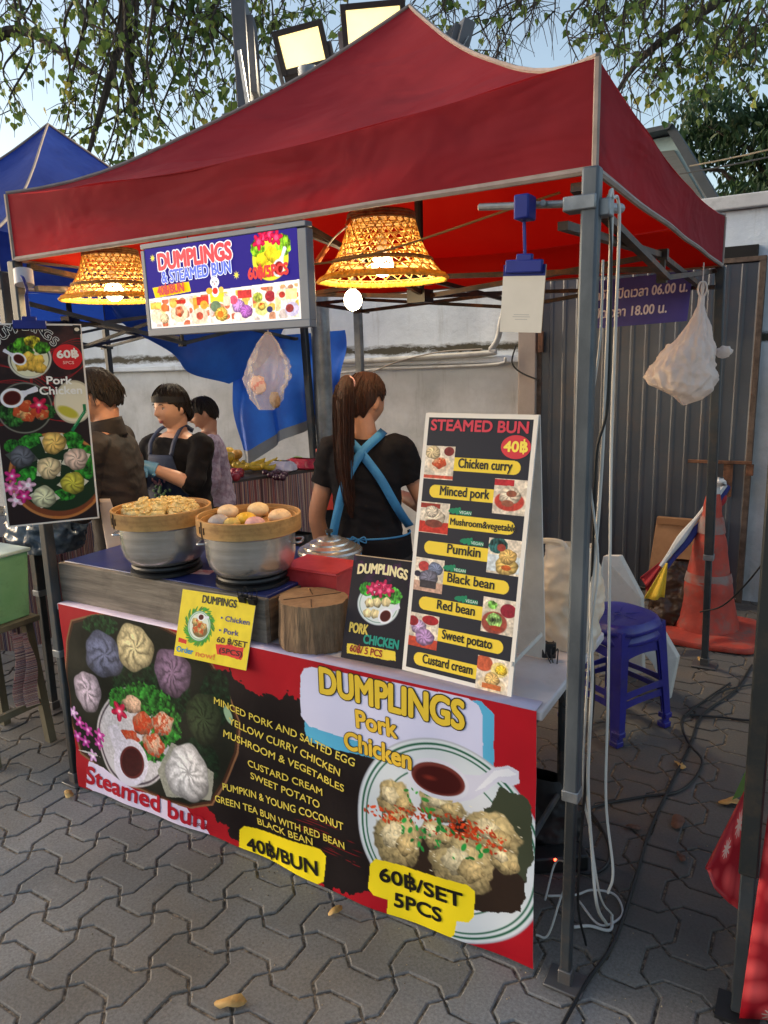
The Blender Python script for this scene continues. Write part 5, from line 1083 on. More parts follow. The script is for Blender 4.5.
# ================================================================== woven basket lamps
wov = M('woven_bamboo', rgb(240, 206, 124), .5, col2=rgb(204, 164, 90), vs=30, trans=.35)
bulbm = M('bulb_glow', (1, .80, .5, 1), .4, col2=(1, .80, .5, 1), emit=BULB)
def basket_lamp(c, rad, h, label, tilt=0, bulbz=.0, energy=LAMPW):
    t = thing('basket_lamp', c, label, 'pendant lamp', 'woven basket lamps'); c = Vector(c)
    prof = lambda v: rad*(.50+.16*v+.34*v**2.4)      # v 0 top .. 1 rim
    P = lambda a, v, o=0: c+Vector(((prof(v)+o)*math.cos(a), (prof(v)+o)*math.sin(a), h*(1-v)))
    m = MB(); n = 26
    for s_ in (-1, 1):
        for k in range(n):
            a0 = 2*math.pi*k/n; m.tube([P(a0+s_*v*1.15, .06+v*.88, .0015*s_) for v in [i/9 for i in range(10)]], .0021, 4, caps=False)
    for k in range(1, 11):
        v = k/11; m.tube([P(2*math.pi*i/48, v) for i in range(49)], .0017 if v > .7 else .0022, 4, caps=False)
    m.build('weave', wov, t)
    m = MB()
    for v, r_ in ((.0, .006), (.05, .006), (.09, .005)): m.tube([P(2*math.pi*i/48, v) for i in range(49)], r_, 6, caps=False)
    m.lathe([(.0, c.z+h), (prof(0), c.z+h)], (c.x, c.y, 0), 32)
    m.build('top_band', M('woven_bamboo_dense', rgb(176, 136, 78), .6, col2=rgb(120, 90, 52), vs=60), t)
    m = MB(); m.tube([P(2*math.pi*i/48, .70, .002) for i in range(49)], .006, 6, caps=False); m.build('middle_band', M('woven_bamboo_dense', rgb(176, 136, 78)), t)
    m = MB(); m.grid(lambda u, v: P(2*math.pi*u, .93+.075*v, .002+.0035*math.sin(u*2*math.pi*60)+.003*math.sin(u*2*math.pi*9)), 240, 3, closeu=True); m.build('rim', M('woven_rim', rgb(240, 200, 90), .5, col2=rgb(206, 160, 60), vs=60, trans=.3), t, solid=.006)
    zb = c.z+bulbz; m = MB(); m.ball((c.x, c.y, zb), .033, 20, 14); m.build('bulb', bulbm, t)
    m = MB(); m.tube([(c.x, c.y, zb+.028), (c.x, c.y, zb+.08)], .015, 12); m.tube([(c.x, c.y, zb+.08), (c.x, c.y, c.z+h+.16)], .003, 6); m.build('socket', M('white_plastic', rgb(214, 208, 200), .4), t)
    l = bpy.data.lights.new('bulb_light', 'POINT'); l.energy = energy; l.color = (1, .72, .38); l.shadow_soft_size = .034; o = bpy.data.objects.new('bulb_light', l); C.objects.link(o); o.parent = t; o.location = (0, 0, bulbz-.0)
    # the glass itself must not block its own filament light
    o.location = (0, 0, bulbz-.04)
c = at(383, 281, 2.18); basket_lamp(c, .190, .185, 'woven yellow bamboo basket lamp hanging between the lit sign and the scan card', bulbz=.045)
c = at(115, 300, 2.62); basket_lamp(c, .182, .165, 'woven yellow bamboo basket lamp hanging left of the lit sign', bulbz=.028)
c = at(353, 300, 2.75); t = thing('light_bulb', c, 'bare glowing bulb hanging behind the larger basket lamp', 'light bulb')
m = MB(); m.ball(c, .034, 18, 12, (1, 1, 1.15)); m.build('bulb', bulbm, t)
m = MB(); m.tube([c+Vector((0, 0, .03)), c+Vector((0, 0, .08))], .014, 10); m.tube([c+Vector((0, 0, .08)), c+Vector((0, 0, .2))], .003, 6); m.build('socket', M('white_plastic', rgb(214, 208, 200), .4), t)
l = bpy.data.lights.new('bulb_light', 'POINT'); l.energy = LAMPW*.5; l.color = (1, .72, .38); l.shadow_soft_size = .034; o = bpy.data.objects.new('bulb_light', l); C.objects.link(o); o.parent = t; o.location = (0, 0, -.05)
# lamp cord with orange connector
m = MB(); a = at(352, 222, 2.1); b_ = at(332, 240, 2.1); d_ = at(318, 262, 2.1); m.tube(cat_rom([at(362, 212, 2.1), a, b_, d_], 5), .0028, 6)
w = m.build('lamp_cord', M('white_cable', rgb(206, 204, 200), .45)); tag(w, 'white lamp cord with orange connectors slanting beside the larger basket lamp', 'cord')
for p, q in (((354, 216), (347, 226)), ((327, 247), (317, 262))): m = MB(); m.tube([at(*p, 2.1), at(*q, 2.1)], .008, 8); o = m.build('connector', M('orange_plastic', rgb(216, 120, 50), .5)); mw = o.location.copy(); o.parent = w; o.location = mw-w.location

# ================================================================== printed sheets hanging up
def lit_sign():
    y = -.045; x0, x1, z0, z1 = ony(148, 290, y).x, ony(311, 270, y).x, 1.720, 1.978
    t = thing('lit_sign', ((x0+x1)/2, y, z0), 'grey framed backlit sign with blue top and food photos hanging under the canopy edge', 'sign')
    S_ = Sheet((x0+.015, y-.0135, z1-.014), (x1-.028, y-.0135, z1-.014), (x0+.015, y-.0135, z0+.02))
    m = MB(); fr = M('sign_frame', rgb(122, 128, 140), .5, vs=4)
    m.box(((x0+x1)/2, y, z1-.006), (x1-x0, .03, .014)); m.box(((x0+x1)/2, y, z0+.009), (x1-x0, .03, .020)); m.box((x0+.007, y, (z0+z1)/2), (.015, .03, z1-z0-.034)); m.box((x1-.013, y, (z0+z1)/2), (.028, .03, z1-z0-.034)); m.build('frame', fr, t, bevel=.002)
    m = MB(); m.box(((x0+x1)/2, y+.004, (z0+z1)/2), (x1-x0-.03, .018, z1-z0-.03)); m.build('back_box', fr, t)
    cv = Canvas(S_.w, S_.h, 1100, (44, 34, 128)); W, H = S_.w, S_.h; f = .55
    # white photo strip with six photographs
    cv.poly([(0, H*.62), (W, H*.56), (W, H), (0, H)], (250, 244, 234))
    names = [[('r', .3, .2, .3, (240, 200, 90), .4), ('e', .3, .6, .34, (250, 220, 190)), ('e', .75, .3, .2, (230, 120, 60)), ('bun', .7, .7, .26, (250, 214, 170))],
             [('e', .5, .55, .44, (246, 214, 180)), ('d', .5, .5, .28, (236, 150, 110)), ('r', .55, .15, .3, (200, 50, 40), .25), ('e', .2, .2, .2, (240, 190, 90))],
             [('r', .35, .3, .14, (240, 160, 60), 1.6), ('r', .7, .2, .3, (214, 60, 50), .5), ('e', .5, .75, .42, (250, 206, 180)), ('e', .5, .72, .18, (190, 80, 60)), ('e', .75, .35, .2, (240, 170, 60))],
             [('r', .4, .15, .34, (240, 226, 60), .5), ('e', .3, .45, .26, (110, 130, 100)), ('bun', .55, .72, .34, (250, 206, 90)), ('e', .5, .72, .16, (220, 120, 40)), ('r', .85, .3, .16, (250, 220, 190), 1)],
             [('r', .7, .15, .34, (206, 60, 60), .4), ('bun', .35, .5, .32, (206, 150, 220)), ('bun', .7, .7, .32, (190, 110, 200)), ('e', .15, .3, .2, (230, 90, 120)), ('e', .3, .85, .2, (250, 226, 220))],
             [('l', .25, .3, .26, (210, 220, 90)), ('e', .4, .65, .32, (226, 226, 140)), ('d', .4, .6, .2, (240, 200, 90)), ('e', .8, .3, .24, (170, 50, 60)), ('e', .75, .7, .14, (60, 60, 110))],
             [('e', .3, .3, .26, (240, 220, 190)), ('e', .3, .3, .14, (180, 60, 50)), ('r', .7, .3, .24, (250, 236, 160), .7), ('e', .7, .75, .32, (200, 190, 220)), ('e', .6, .72, .18, (150, 60, 60))]]
    rg_ = np.random.RandomState(6); cl_ = ((236, 170, 120), (240, 210, 150), (206, 110, 80), (244, 226, 200), (226, 190, 90), (214, 196, 190), (200, 140, 110))
    for k in range(7):
        for q in range(12): names[k].insert(0, ('e', rg_.rand(), rg_.rand(), .10+.14*rg_.rand(), cl_[rg_.randint(7)], .5+.5*rg_.rand()))
    for k in range(7): x = .004+k*(W-.008)/7; cv.photo(x, H*(.645-.055*k/7), (W-.02)/7, H*(.335+.05*k/7), names[k], (252, 240, 226), k)
    # salad plate
    pc = (W*.835, H*.30); cv.ell(pc, .062, .056, col=(236, 226, 60), edge=.05); cv.leafy((pc[0]-.04, pc[1]-.03), .03, .03, col=(150, 220, 40)); cv.leafy((pc[0]+.045, pc[1]-.03), .03, .035, col=(160, 226, 50), seed=4)
    for dx, dy in ((-.025, 0), (.005, -.012), (-.01, .028), (.02, .0)): cv.dumpling((pc[0]+dx, pc[1]+dy), .026, .022, col=(250, 222, 40), seed=int(dx*999))
    for dx, dy in ((-.022, -.055), (.004, -.06), (.024, -.05), (-.035, -.045)): cv.flower((pc[0]+dx, pc[1]+dy), .021, (230, 20, 80), 5, dx*99, (250, 90, 120))
    cv.spoon((pc[0]+.026, pc[1]+.025), .020, -1.1, .034, sauce=(150, 30, 30)); cv.a = cv.a
    # yellow price tag, small sparkles
    cv.poly([(W*.035, H*.485), (W*.30, H*.455), (W*.31, H*.575), (W*.05, H*.615)], (252, 214, 30)); cv.poly([(W*.045, H*.50), (W*.29, H*.47), (W*.295, H*.565), (W*.055, H*.60)], (250, 200, 20))
    for sx_, sy_ in ((W*.055, H*.12), (W*.62, H*.44)):
        for k in range(4): a = k*math.pi/4; cv.ell((sx_, sy_), (.013*math.cos(a), .013*math.sin(a)), (-.002*math.sin(a), .002*math.cos(a)), col=(250, 236, 90), edge=.4)
    bx, by = W*.475, H*.53      # small plain white rabbit holding a bun
    for dx in (-.010, .008): cv.ell((bx+dx, by-.034), (.0045, 0), (.001, .017), col=(246, 240, 244), edge=.2); cv.ell((bx+dx, by-.034), (.002, 0), (0, .010), col=(240, 170, 190), edge=.3)
    cv.ell((bx, by-.008), .017, .014, col=(248, 244, 246)); cv.ell((bx, by+.016), .014, .016, col=(248, 244, 246)); cv.ell((bx-.006, by-.009), .002, .003, col=(40, 30, 40)); cv.ell((bx+.006, by-.009), .002, .003, col=(40, 30, 40)); cv.ell((bx, by-.003), .0025, .002, col=(220, 90, 110)); cv.ell((bx, by+.015), .010, .009, col=(220, 60, 50)); cv.ell((bx-.022, by+.014), .012, .009, col=(246, 180, 60)); cv.ell((bx+.022, by+.014), .009, .009, col=(250, 200, 90))
    rg_ = np.random.RandomState(6)
    cl_ = ((236, 170, 120), (240, 210, 150), (206, 110, 80), (244, 226, 200), (226, 190, 90), (214, 196, 190), (200, 140, 110))
    S_.print(cv, 'printed_sheet', attr_mat('backlit_print', .7, emit=SIGN, spec=.08), t, .0)
    S_.text('DUMPLINGS', W*.10, H*.275, .062, (226, 34, 60), bold=.05, width=W*.50, ang=-.025, outline=(248, 240, 245), ow=.05)
    S_.text('& STEAMED BUN', W*.115, H*.44, .046, (70, 100, 214), bold=.03, width=W*.475, ang=-.03, outline=(236, 240, 252), ow=.045)
    S_.text('40฿/BUN', W*.075, H*.585, .034, (190, 24, 30), bold=.05, width=W*.19, ang=-.05)
    S_.text('60฿/5PCS', W*.70, H*.505, .040, (206, 24, 30), bold=.05, width=W*.24, ang=-.03)
    S_.finish(t, emit=SIGN)
    for x in (x0+.1, x1-.1): m = MB(); m.tube([(x, y+.012, z1-.003), (x, .03, z1+.012), (x, .045, z1+.09)], .002, 5); m.build('hanging_wire', M('black_cable', rgb(26, 26, 28), .5), t)
lit_sign()
# left poster, turned on its hook towards the viewer
n_ = Vector((.85, -.52, 0)).normalized(); Pp = at(48, 330, 2.42); u_ = Vector((-n_.y, n_.x, 0))
if u_.x < 0: u_ = -u_
tl = onpl(-17, 323, Pp, n_); tr_ = onpl(81, 324, Pp, n_); bl = onpl(14, 527, Pp, n_)
U_ = (tr_-tl); V_ = bl-tl; V_ = V_-U_*(V_.dot(U_)/U_.dot(U_))
print('poster w h', U_.length, V_.length)
pt, PS = card('hanging_poster', 'tall dark dumpling poster hanging by a blue clip from the left front post', 'poster', (tl, tr_, tl+V_), .003, cardw)
cv = Canvas(PS.w, PS.h, 800, (228, 220, 212)); W, H = PS.w, PS.h; e = .006
cv.poly([(e, e), (W-e, e), (W-e, H-e), (e, H-e)], (38, 26, 28)); px = PS.px; pp = PS.pp
nz = cv.noise(.05, 9, 4); mk = np.clip((nz-.45)*3, 0, 1)*(cv.Y < H*.45); cv.put(mk*.5*((cv.X > e) & (cv.X < W-e) & (cv.Y > e)), (104, 64, 60))
def ring(c, rx, ry, th, w_, col, a=0):
    for s_ in (0, .8, 1.5): cv.ell(c, (rx*math.cos(a), rx*math.sin(a)), (-ry*math.sin(a), ry*math.cos(a)), col=col, inner=1-w_*(1-.2*s_), edge=.02); rx *= .93; ry *= .97; a += .12
for c, rx, ry, a in (((W*.2, H*.30), .15, .06, .3), ((W*.72, H*.26), .09, .10, .6), ((W*.8, H*.18), .10, .05, -.7), ((W*.62, H*.40), .11, .05, .2), ((W*.1, H*.38), .12, .07, -.3)): ring(c, rx, ry, 1, .05, (168, 26, 34), a)
def Q(c, ax, by):
    c_ = np.array(px(*c)); return tuple(c_), tuple(np.array(px(c[0]+ax[0], c[1]+ax[1]))-c_), tuple(np.array(px(c[0]+by[0], c[1]+by[1]))-c_)
cv.ell(*Q((30, 359), (22, 0), (0, 20)), col=(206, 204, 190)); cv.ell(*Q((30, 359), (20, 0), (0, 18)), col=(60, 60, 50)); cv.ell(*Q((30, 360), (19, 0), (0, 17)), col=(226, 222, 190))
for c in ((15, 349), (22, 344), (32, 342), (42, 348), (26, 352)): cv.leafy(*Q(c, (10, 0), (0, 8)), col=(88, 168, 40) if c[0] != 32 else (214, 200, 50), seed=c[0])
for c in ((28, 357), (38, 360), (32, 366), (22, 366), (40, 368)): cv.dumpling(*Q(c, (8, 0), (0, 6.5)), col=(232, 186, 74), seed=c[0])
cv.spoon(px(19, 359), .020, math.pi+.6, .03)
cv.ell(*Q((25, 408), (28, 0), (0, 26)), col=(120, 120, 110)); cv.ell(*Q((25, 408), (26.5, 0), (0, 24.5)), col=(34, 30, 26))
for c in ((6, 412), (14, 420), (46, 412)): cv.leafy(*Q(c, (12, 0), (0, 9)), col=(50, 110, 44), seed=c[0])
for c, rd in (((20, 412), .2), ((28, 416), .2), ((36, 410), .9), ((26, 406), .6), ((42, 414), .5)): cv.dumpling(*Q(c, (9, 0), (0, 7)), col=(222, 170, 110), seed=c[0], red=rd)
cv.spoon(px(12, 398), .032, -.35, .05); cv.flower(px(39, 405), .028, (204, 24, 70), 5, .5, (255, 240, 240))
cv.ell(*Q((74, 402), (20, 0), (0, 22)), col=(196, 186, 160)); cv.ell(*Q((74, 402), (18.5, 0), (0, 20)), col=(226, 216, 190)); cv.ell(*Q((68, 412), (12, 4), (0, 6)), col=(190, 180, 60), edge=.3)
cv.bandpoly(pp([(72, 431), (85, 411), (84, 404)]), .010, (26, 116, 70)); cv.bandpoly(pp([(74, 426), (84, 412)]), .003, (90, 170, 120))
bk = Q((58, 476), (47, -4), (6, 43)); cv.ell(*bk, col=(186, 120, 66), edge=.02); cv.ell(*Q((58, 476), (44.5, -3.8), (5.7, 40.5)), col=(120, 62, 36), edge=.03); cv.ell(*Q((59, 474), (42, -3.6), (5.4, 37)), col=(24, 46, 26), edge=.03)
for c, ax, by in (((30, 441), (16, -6), (3, 8)), ((72, 440), (14, 2), (-2, 10)), ((86, 462), (16, 6), (-4, 20)), ((26, 476), (14, -9), (6, 7)), ((12, 446), (10, -2), (2, 8)), ((64, 495), (14, 0), (0, 7))): cv.leafy(*Q(c, ax, by), col=(44, 128, 40), seed=c[0], frill=.05, dark=.75)
rg = np.random.RandomState(4)
for k in range(60): t_ = rg.rand()*1.5+.2; a_ = np.array(px(58+44*math.cos(t_), 478+39*math.sin(t_))); cv.ell(tuple(a_), (.008, -.003), (.001, .0015), col=(190, 110, 50), edge=.4)
for c, cl, sd in (((22, 457), (96, 98, 108), 1), ((54, 443), (232, 190, 104), 2), ((49, 468), (230, 206, 160), 3), ((76, 459), (226, 196, 178), 4), ((73, 483), (196, 190, 70), 5), ((44, 497), (220, 220, 180), 6)):
    a = .3*sd; q_ = np.array(px(*c)); r_ = .052; cv.poly([tuple(q_+np.array((math.cos(a+k*1.571)*r_, math.sin(a+k*1.571)*r_*.75))) for k in range(4)], (206, 200, 180) if sd > 1 else (70, 74, 70)); cv.bun(*Q(c, (13, 0), (0, 12)), col=cl, seed=sd, pl=7, depth=.3)
for k, c in enumerate(((12, 476), (20, 488), (16, 500), (24, 496), (10, 488), (28, 485))): cv.flower(px(*c), .024, ((206, 40, 130), (226, 110, 170), (236, 190, 214))[k % 3], 5, k, (250, 230, 240))
cv.a[(cv.Y > H-e) | (cv.X < e) | (cv.X > W-e) | (cv.Y < e)] = np.array((228, 220, 212))/255
PS.print(cv, 'printed_sheet', paper, PS.panel)
c = px(67.5, 357); pts = [(c[0]+.046*math.cos(a)*1.0, c[1]+.042*math.sin(a)) for a in [2*math.pi*k/36 for k in range(36)]]; PS.flat(pts, (212, 26, 34), .3)
line(PS, '60฿', (57.5, 358), (78.5, 357), .034, col=(245, 235, 225), bold=.045); line(PS, '5PCS', (63, 364), (74, 364), .014, col=(240, 180, 170), bold=.02)
line(PS, 'Pork', (47, 384), (72, 384), .036, col=(244, 240, 234), bold=.03); line(PS, 'Chicken', (40, 394.5), (82, 393.5), .036, col=(244, 240, 234), bold=.03)
for k, ch in enumerate('DUMPLINGS'):
    t_ = k/8; a = -.55+1.1*t_; x_ = 24+34*math.sin(a)*1.0; y_ = 357-34*math.cos(a)+3.0+(0); q = px(-1+53*t_, 345-20*(1-(2*t_-1)**2)*.75); PS.text(ch, q[0], q[1]+.0, .042, (26, 22, 24), bold=.01, align='c', ang=(t_-.5)*1.3, outline=(240, 236, 230), ow=.04)
q = px(76.5, 327); PS.flat([(q[0]-.012+.024*(k in (1, 2)), q[1]-.006+.03*(k > 1)) for k in range(4)], (30, 20, 18), .3); pts = [(q[0]+.008*math.cos(a), q[1]+.008+.006*math.sin(a)) for a in [2*math.pi*k/14 for k in range(14)]]; PS.flat(pts, (230, 220, 200), .4)
PS.finish(PS.panel)
bp_ = M('blue_plastic', rgb(30, 44, 130), .5, spec=.3)
def blue_clip(Sh, xc, label, topz, strapw=.012, hook_at=None, wd=.11):
    t = thing('hanging_clip', Sh.P(xc, 0), label, 'clip hanger', 'blue clip hangers')
    m = MB(); m.bar(Sh.P(xc-wd/2, .004, .004), Sh.P(xc+wd/2, .004, .004), .028, .012, up=Sh.n); m.bar(Sh.P(xc-wd*.22, -.014, .004), Sh.P(xc+wd*.22, -.014, .004), .016, .012, up=Sh.n); m.build('clip_jaw', bp_, t, bevel=.003)
    top = hook_at; a = Sh.P(xc, -.02, .004); m = MB(); m.bar(a, top, strapw, .004, up=Sh.n); m.build('strap', bp_, t, bevel=.001)
    return t, a, top
q = px(29, 320); t, a, top = blue_clip(PS, q[0], 'blue clip hanger holding the tall dark poster on the left post', 1.9, hook_at=PS.P(q[0]-.0, -.09, .004), wd=.10)
m = MB(); q2 = at(19, 274, 2.36); m.tube(cat_rom([PS.P(q[0], -.09, .004), at(27, 290, 2.38), at(23, 278, 2.36), at(17, 276, 2.42)], 5), .005, 6); m.build('hook', bp_, t)
m = MB(); m.tube([at(23, 270, 2.40), at(24.5, 285, 2.40)], .03, 14); o = m.build('tape_wrap', M('white_tape', rgb(196, 190, 196), .5)); tag(o, 'white tape wrapped round the top of the left front post', 'tape')
# scan-to-pay card (code left out)
y = -.03; tl, tr_, bl = ony(504, 265, y), ony(546.5, 264, y), ony(506, 332, y); V_ = bl-tl; U_ = tr_-tl; V_ = V_-U_*(V_.dot(U_)/U_.dot(U_)); U_.z = 0
qc, QS = card('payment_card', 'white payment card with dark blue header hanging from the canopy frame near the right post', 'card', (tl, tr_, tl+V_), .004, M('brown_clipboard', rgb(160, 120, 84), .6))
cv = Canvas(QS.w, QS.h, 900, (206, 200, 190)); W, H = QS.w, QS.h; cv.a *= (.96+.06*cv.noise(.04, 3, 3))[..., None]
cv.poly([(0, 0), (W, 0), (W, H*.17), (0, H*.17)], (24, 38, 112))
for k, (a_, w_) in enumerate(((.735, .36), (.765, .42), (.80, .3))): cv.poly([(W*(.5-w_/2), H*a_), (W*(.5+w_/2), H*a_), (W*(.5+w_/2), H*(a_+.008)), (W*(.5-w_/2), H*(a_+.008))], (150, 148, 150))
QS.print(cv, 'printed_sheet', paper, QS.panel); QS.finish(QS.panel)
t, a, top = blue_clip(QS, QS.w/2, 'blue clip and strap holding the white payment card', 1.9, .007, hook_at=ony(524, 215, y-.004), wd=.085)
m = MB(); q = ony(525, 208, -.04); m.box(q, (.034, .05, .05)); m.build('frame_clamp', bp_, t, bevel=.004)
# thai opening-hours banner
y = 2.24; tl, tr_, bl, br_ = ony(598, 276, y), ony(694, 268, y), ony(597, 327, y), ony(690, 305, y)
y = 2.10; tl = ony(588, 282, y); tr_ = ony(693, 270, y); U_ = tr_-tl; V_ = Vector((-.014, 0, -.225))
tn = M('navy_vinyl', rgb(58, 56, 158), .5, col2=rgb(46, 44, 136), vs=6, bump=.3, bs=8)
th_, THS = card('opening_hours_banner', 'small navy blue vinyl banner with white Thai opening hours tied behind the right posts', 'banner', (tl, tr_, tl+V_), .002, tn)
THS.text('ทุกวัน เปิดเวลา 06.00 น.', THS.w*.03, .092, .062, (226, 226, 240), bold=.025, width=THS.w*.94); THS.text('ปิดเวลา 18.00 น.', THS.w*.10, .178, .062, (226, 226, 240), bold=.025, width=THS.w*.70); THS.finish(THS.panel)
# ================================================================== hanging bags
wf = M('white_film', rgb(242, 232, 226), .4, col2=rgb(226, 214, 206), vs=9, trans=.4, bump=1, bs=22)
c = at(692, 400, 2.75); top = at(702, 296, 2.75)
t = thing('plastic_bag', c, 'white plastic carrier bag hanging knotted from the right side of the red tent', 'plastic bag')
wids = [(0, .011), (.1, .013), (.2, .026), (.35, .054), (.5, .082), (.62, .100), (.74, .118), (.86, .118), (.95, .085), (1, .03)]
def bgf(u, v):
    w_ = np.interp(v, [q[0] for q in wids], [q[1] for q in wids]); a = 2*math.pi*u; cc = top.lerp(c+Vector((.0, 0, .01)), v)+_r*(-.052*max(v-.3, 0)/.7*1.2)
    nn = 1+.16*mnoise.noise(Vector((math.cos(a)*1.6, math.sin(a)*1.6, v*5)))+.07*math.sin(a*9+v*6)*(1-v)+.10*mnoise.noise(Vector((math.cos(a)*5, math.sin(a)*5, v*9)))+(.2-abs(mnoise.noise(Vector((math.cos(a)*4, math.sin(a)*4, v*8+3)))))*.20+(.2-abs(mnoise.noise(Vector((math.cos(a)*8, math.sin(a)*8, v*17)))))*.09
    p = cc+_r*(math.cos(a)*w_*nn)+Vector((_f.x, _f.y, 0))*(math.sin(a)*w_*.6*nn)+Vector((0, 0, .03*math.cos(a)*(-1)*v*(v > .5)))
    if v > .55: p -= _r*(.03*max(0, -math.cos(a))*(v-.55)*2)
    return p
m = MB(); m.grid(bgf, 110, 80, closeu=True); m.build('bag_body', wf, t, sharp=80)
m = MB()
for s_ in (-1, 1): m.tube(cat_rom([top+_r*s_*.008, top+_r*s_*.016+Vector((0, 0, .02)), top+_r*s_*.012+Vector((0, 0, .045)), top+Vector((0, 0, .05)), top+_r*s_*.004+Vector((0, 0, .03)), top], 4), .004, 6)
m.tube([top+Vector((0, 0, .045)), top+Vector((.0, 0, .12))], .0025, 5); m.build('handles', wf, t)
m = MB(); q = at(724, 352, 2.75); m.ball(q, .022, 14, 10, (1.4, .6, 1), fn=lambda p: 1+.3*mnoise.noise(p*2)); m.build('knotted_corner', wf, t)
clr = M('clear_film', rgb(225, 225, 232), .25, vs=9, alpha=.26, bump=.5, bs=14)
c = at(266, 410, 3.3); top = at(268, 332, 3.3); t = thing('clear_plastic_bag', c, 'translucent plastic bag with red print hanging in front of the blue tarpaulin', 'plastic bag')
wids2 = [(0, .01), (.15, .05), (.35, .085), (.6, .095), (.85, .075), (1, .03)]
def bg2(u, v):
    w_ = np.interp(v, [q[0] for q in wids2], [q[1] for q in wids2]); a = 2*math.pi*u; cc = top.lerp(c, v); nn = 1+.2*mnoise.noise(Vector((math.cos(a)*1.6, math.sin(a)*1.6, v*4+7)))+.06*math.sin(a*11)+(.2-abs(mnoise.noise(Vector((math.cos(a)*5, math.sin(a)*5, v*9)))))*.35
    return cc+_r*(math.cos(a)*w_*nn)+Vector((_f.x, _f.y, 0))*(math.sin(a)*w_*.5*nn)
m = MB(); m.grid(bg2, 100, 60, closeu=True); m.build('bag_body', clr, t, sharp=80)
m = MB(); m.ball(at(258, 385, 3.3), .045, 18, 12, (1, .4, .9), fn=lambda p: 1+.25*mnoise.noise(p*3)); m.build('contents', M('red_print_paper', rgb(206, 170, 166), .6, col2=rgb(186, 60, 66), vs=22, lo=.45, hi=.52), t)
m = MB(); m.ball(at(275, 400, 3.3), .028, 14, 10, (1, .6, 1.3), fn=lambda p: 1+.25*mnoise.noise(p*3)); m.build('contents', M('tan_paper', rgb(150, 126, 106), .7), t)
m = MB(); m.tube([top, top+Vector((0, 0, .2))], .002, 5); m.build('tie_string', M('white_cable', rgb(206, 204, 200), .45), t)
# ================================================================== stacked blue stools
sb = M('blue_stool_plastic', rgb(46, 44, 140), .32, col2=rgb(36, 34, 118), vs=6, dirt=rgb(70, 66, 110), ds=14, da=.5)
def stool(c, rz, label, zoff=0, spread=1.0):
    t = thing('plastic_stool', (0, 0, 0), label, 'stool', 'stacked blue plastic stools')
    hs, H_ = .147, .47
    m = MB()
    def top(u, v):
        a = 2*math.pi*u; sq = 1/(abs(math.cos(a))**2.9+abs(math.sin(a))**2.9)**(1/2.9)*1.03; k = v; r_ = hs*sq*min(k/.85, 1) if v > 0 else 0
        z = H_-.004-.004*math.cos(min(k, .85)*4) if k <= .85 else H_-.004-(k-.85)/.15*.035
        if k > .85: r_ += .004*(k-.85)/.15*4
        return Vector((r_*math.cos(a), r_*math.sin(a), z))
    m.grid(top, 48, 16, closeu=True); m.build('seat', sb, t, merge=True, solid=.003, sharp=45)
    m = MB(); m.tube([(.014*math.cos(a), .014*math.sin(a), H_+.001) for a in [2*math.pi*k/16 for k in range(17)]], .0022, 5, caps=False)
    for k in range(6): a = k*math.pi/3; m.tube([(.035*math.cos(a), .035*math.sin(a), H_), (.105*math.cos(a), .105*math.sin(a), H_-.001)], .0016, 5)
    m.build('seat_ribs', sb, t)
    f = lambda x, y, z: Vector((x*(hs+.034*(1-z/H_)*spread), y*(hs+.034*(1-z/H_)*spread), z))
    for i, j in ((-1, -1), (1, -1), (1, 1), (-1, 1)):
        m = MB(); V = []; 
        for z in (0, .15, .3, H_-.02):
            w_ = .034+.016*(z/H_)+.012*max(z-.3, 0)*4; c0 = f(i*.93, j*.93, z)
            V += [c0+Vector((-i*w_, 0, 0)), c0+Vector((-i*w_, j*.0, 0))+Vector((0, -j*.003, 0)), c0+Vector((-i*.003, -j*.003, 0)), c0+Vector((0, -j*w_, 0)), c0+Vector((0, 0, 0)) + Vector((-i*.004*0, 0, 0))]
        n = 5; order = [0, 1, 2, 3, 4]
        F = [(k2*n+a, k2*n+(a+1) % n, (k2+1)*n+(a+1) % n, (k2+1)*n+a) for k2 in range(3) for a in range(n)]+[(0, 1, 2, 3, 4)]; m.add(V, F); m.build('leg', sb, t, smooth=False, solid=.003, bevel=.003)
        m = MB(); c0 = f(i*.93, j*.93, .0); m.box(c0+Vector((-i*.016, -j*.016, .012)), (.042, .042, .024)); m.build('foot_cap', sb, t, bevel=.003)
    for k in range(4):
        rot = Matrix.Rotation(k*math.pi/2, 3, 'Z')
        for z, hh in ((.385, .055), (.17, .035)):
            a, b_ = f(-.93, -.93, z), f(.93, -.93, z); m = MB(); arch = MB()
            P0 = [rot @ (a+(b_-a)*(q/12)+Vector((0, 0, -hh/2+(.02 if z > .3 else .01)*math.sin(math.pi*q/12)))) for q in range(13)]; P1_ = [rot @ (a+(b_-a)*(q/12)+Vector((0, .004, hh/2))) for q in range(13)]
            m.add(P0+P1_, [(q, q+1, 14+q, 13+q) for q in range(12)]); m.build('skirt' if z > .3 else 'cross_rail', sb, t, smooth=False, solid=.004)
    t.location = c; t.rotation_euler = (0, 0, rz); return t
SC = Vector((-.245, 1.475, 0))
s1 = stool(SC, -.49, 'dark blue plastic stool, lower one of the stacked pair by the grey gate')
s2 = dup(s1, SC+Vector((.004, -.004, .045)), -.47, 'dark blue plastic stool, upper one of the stacked pair, its round-holed seat on top')
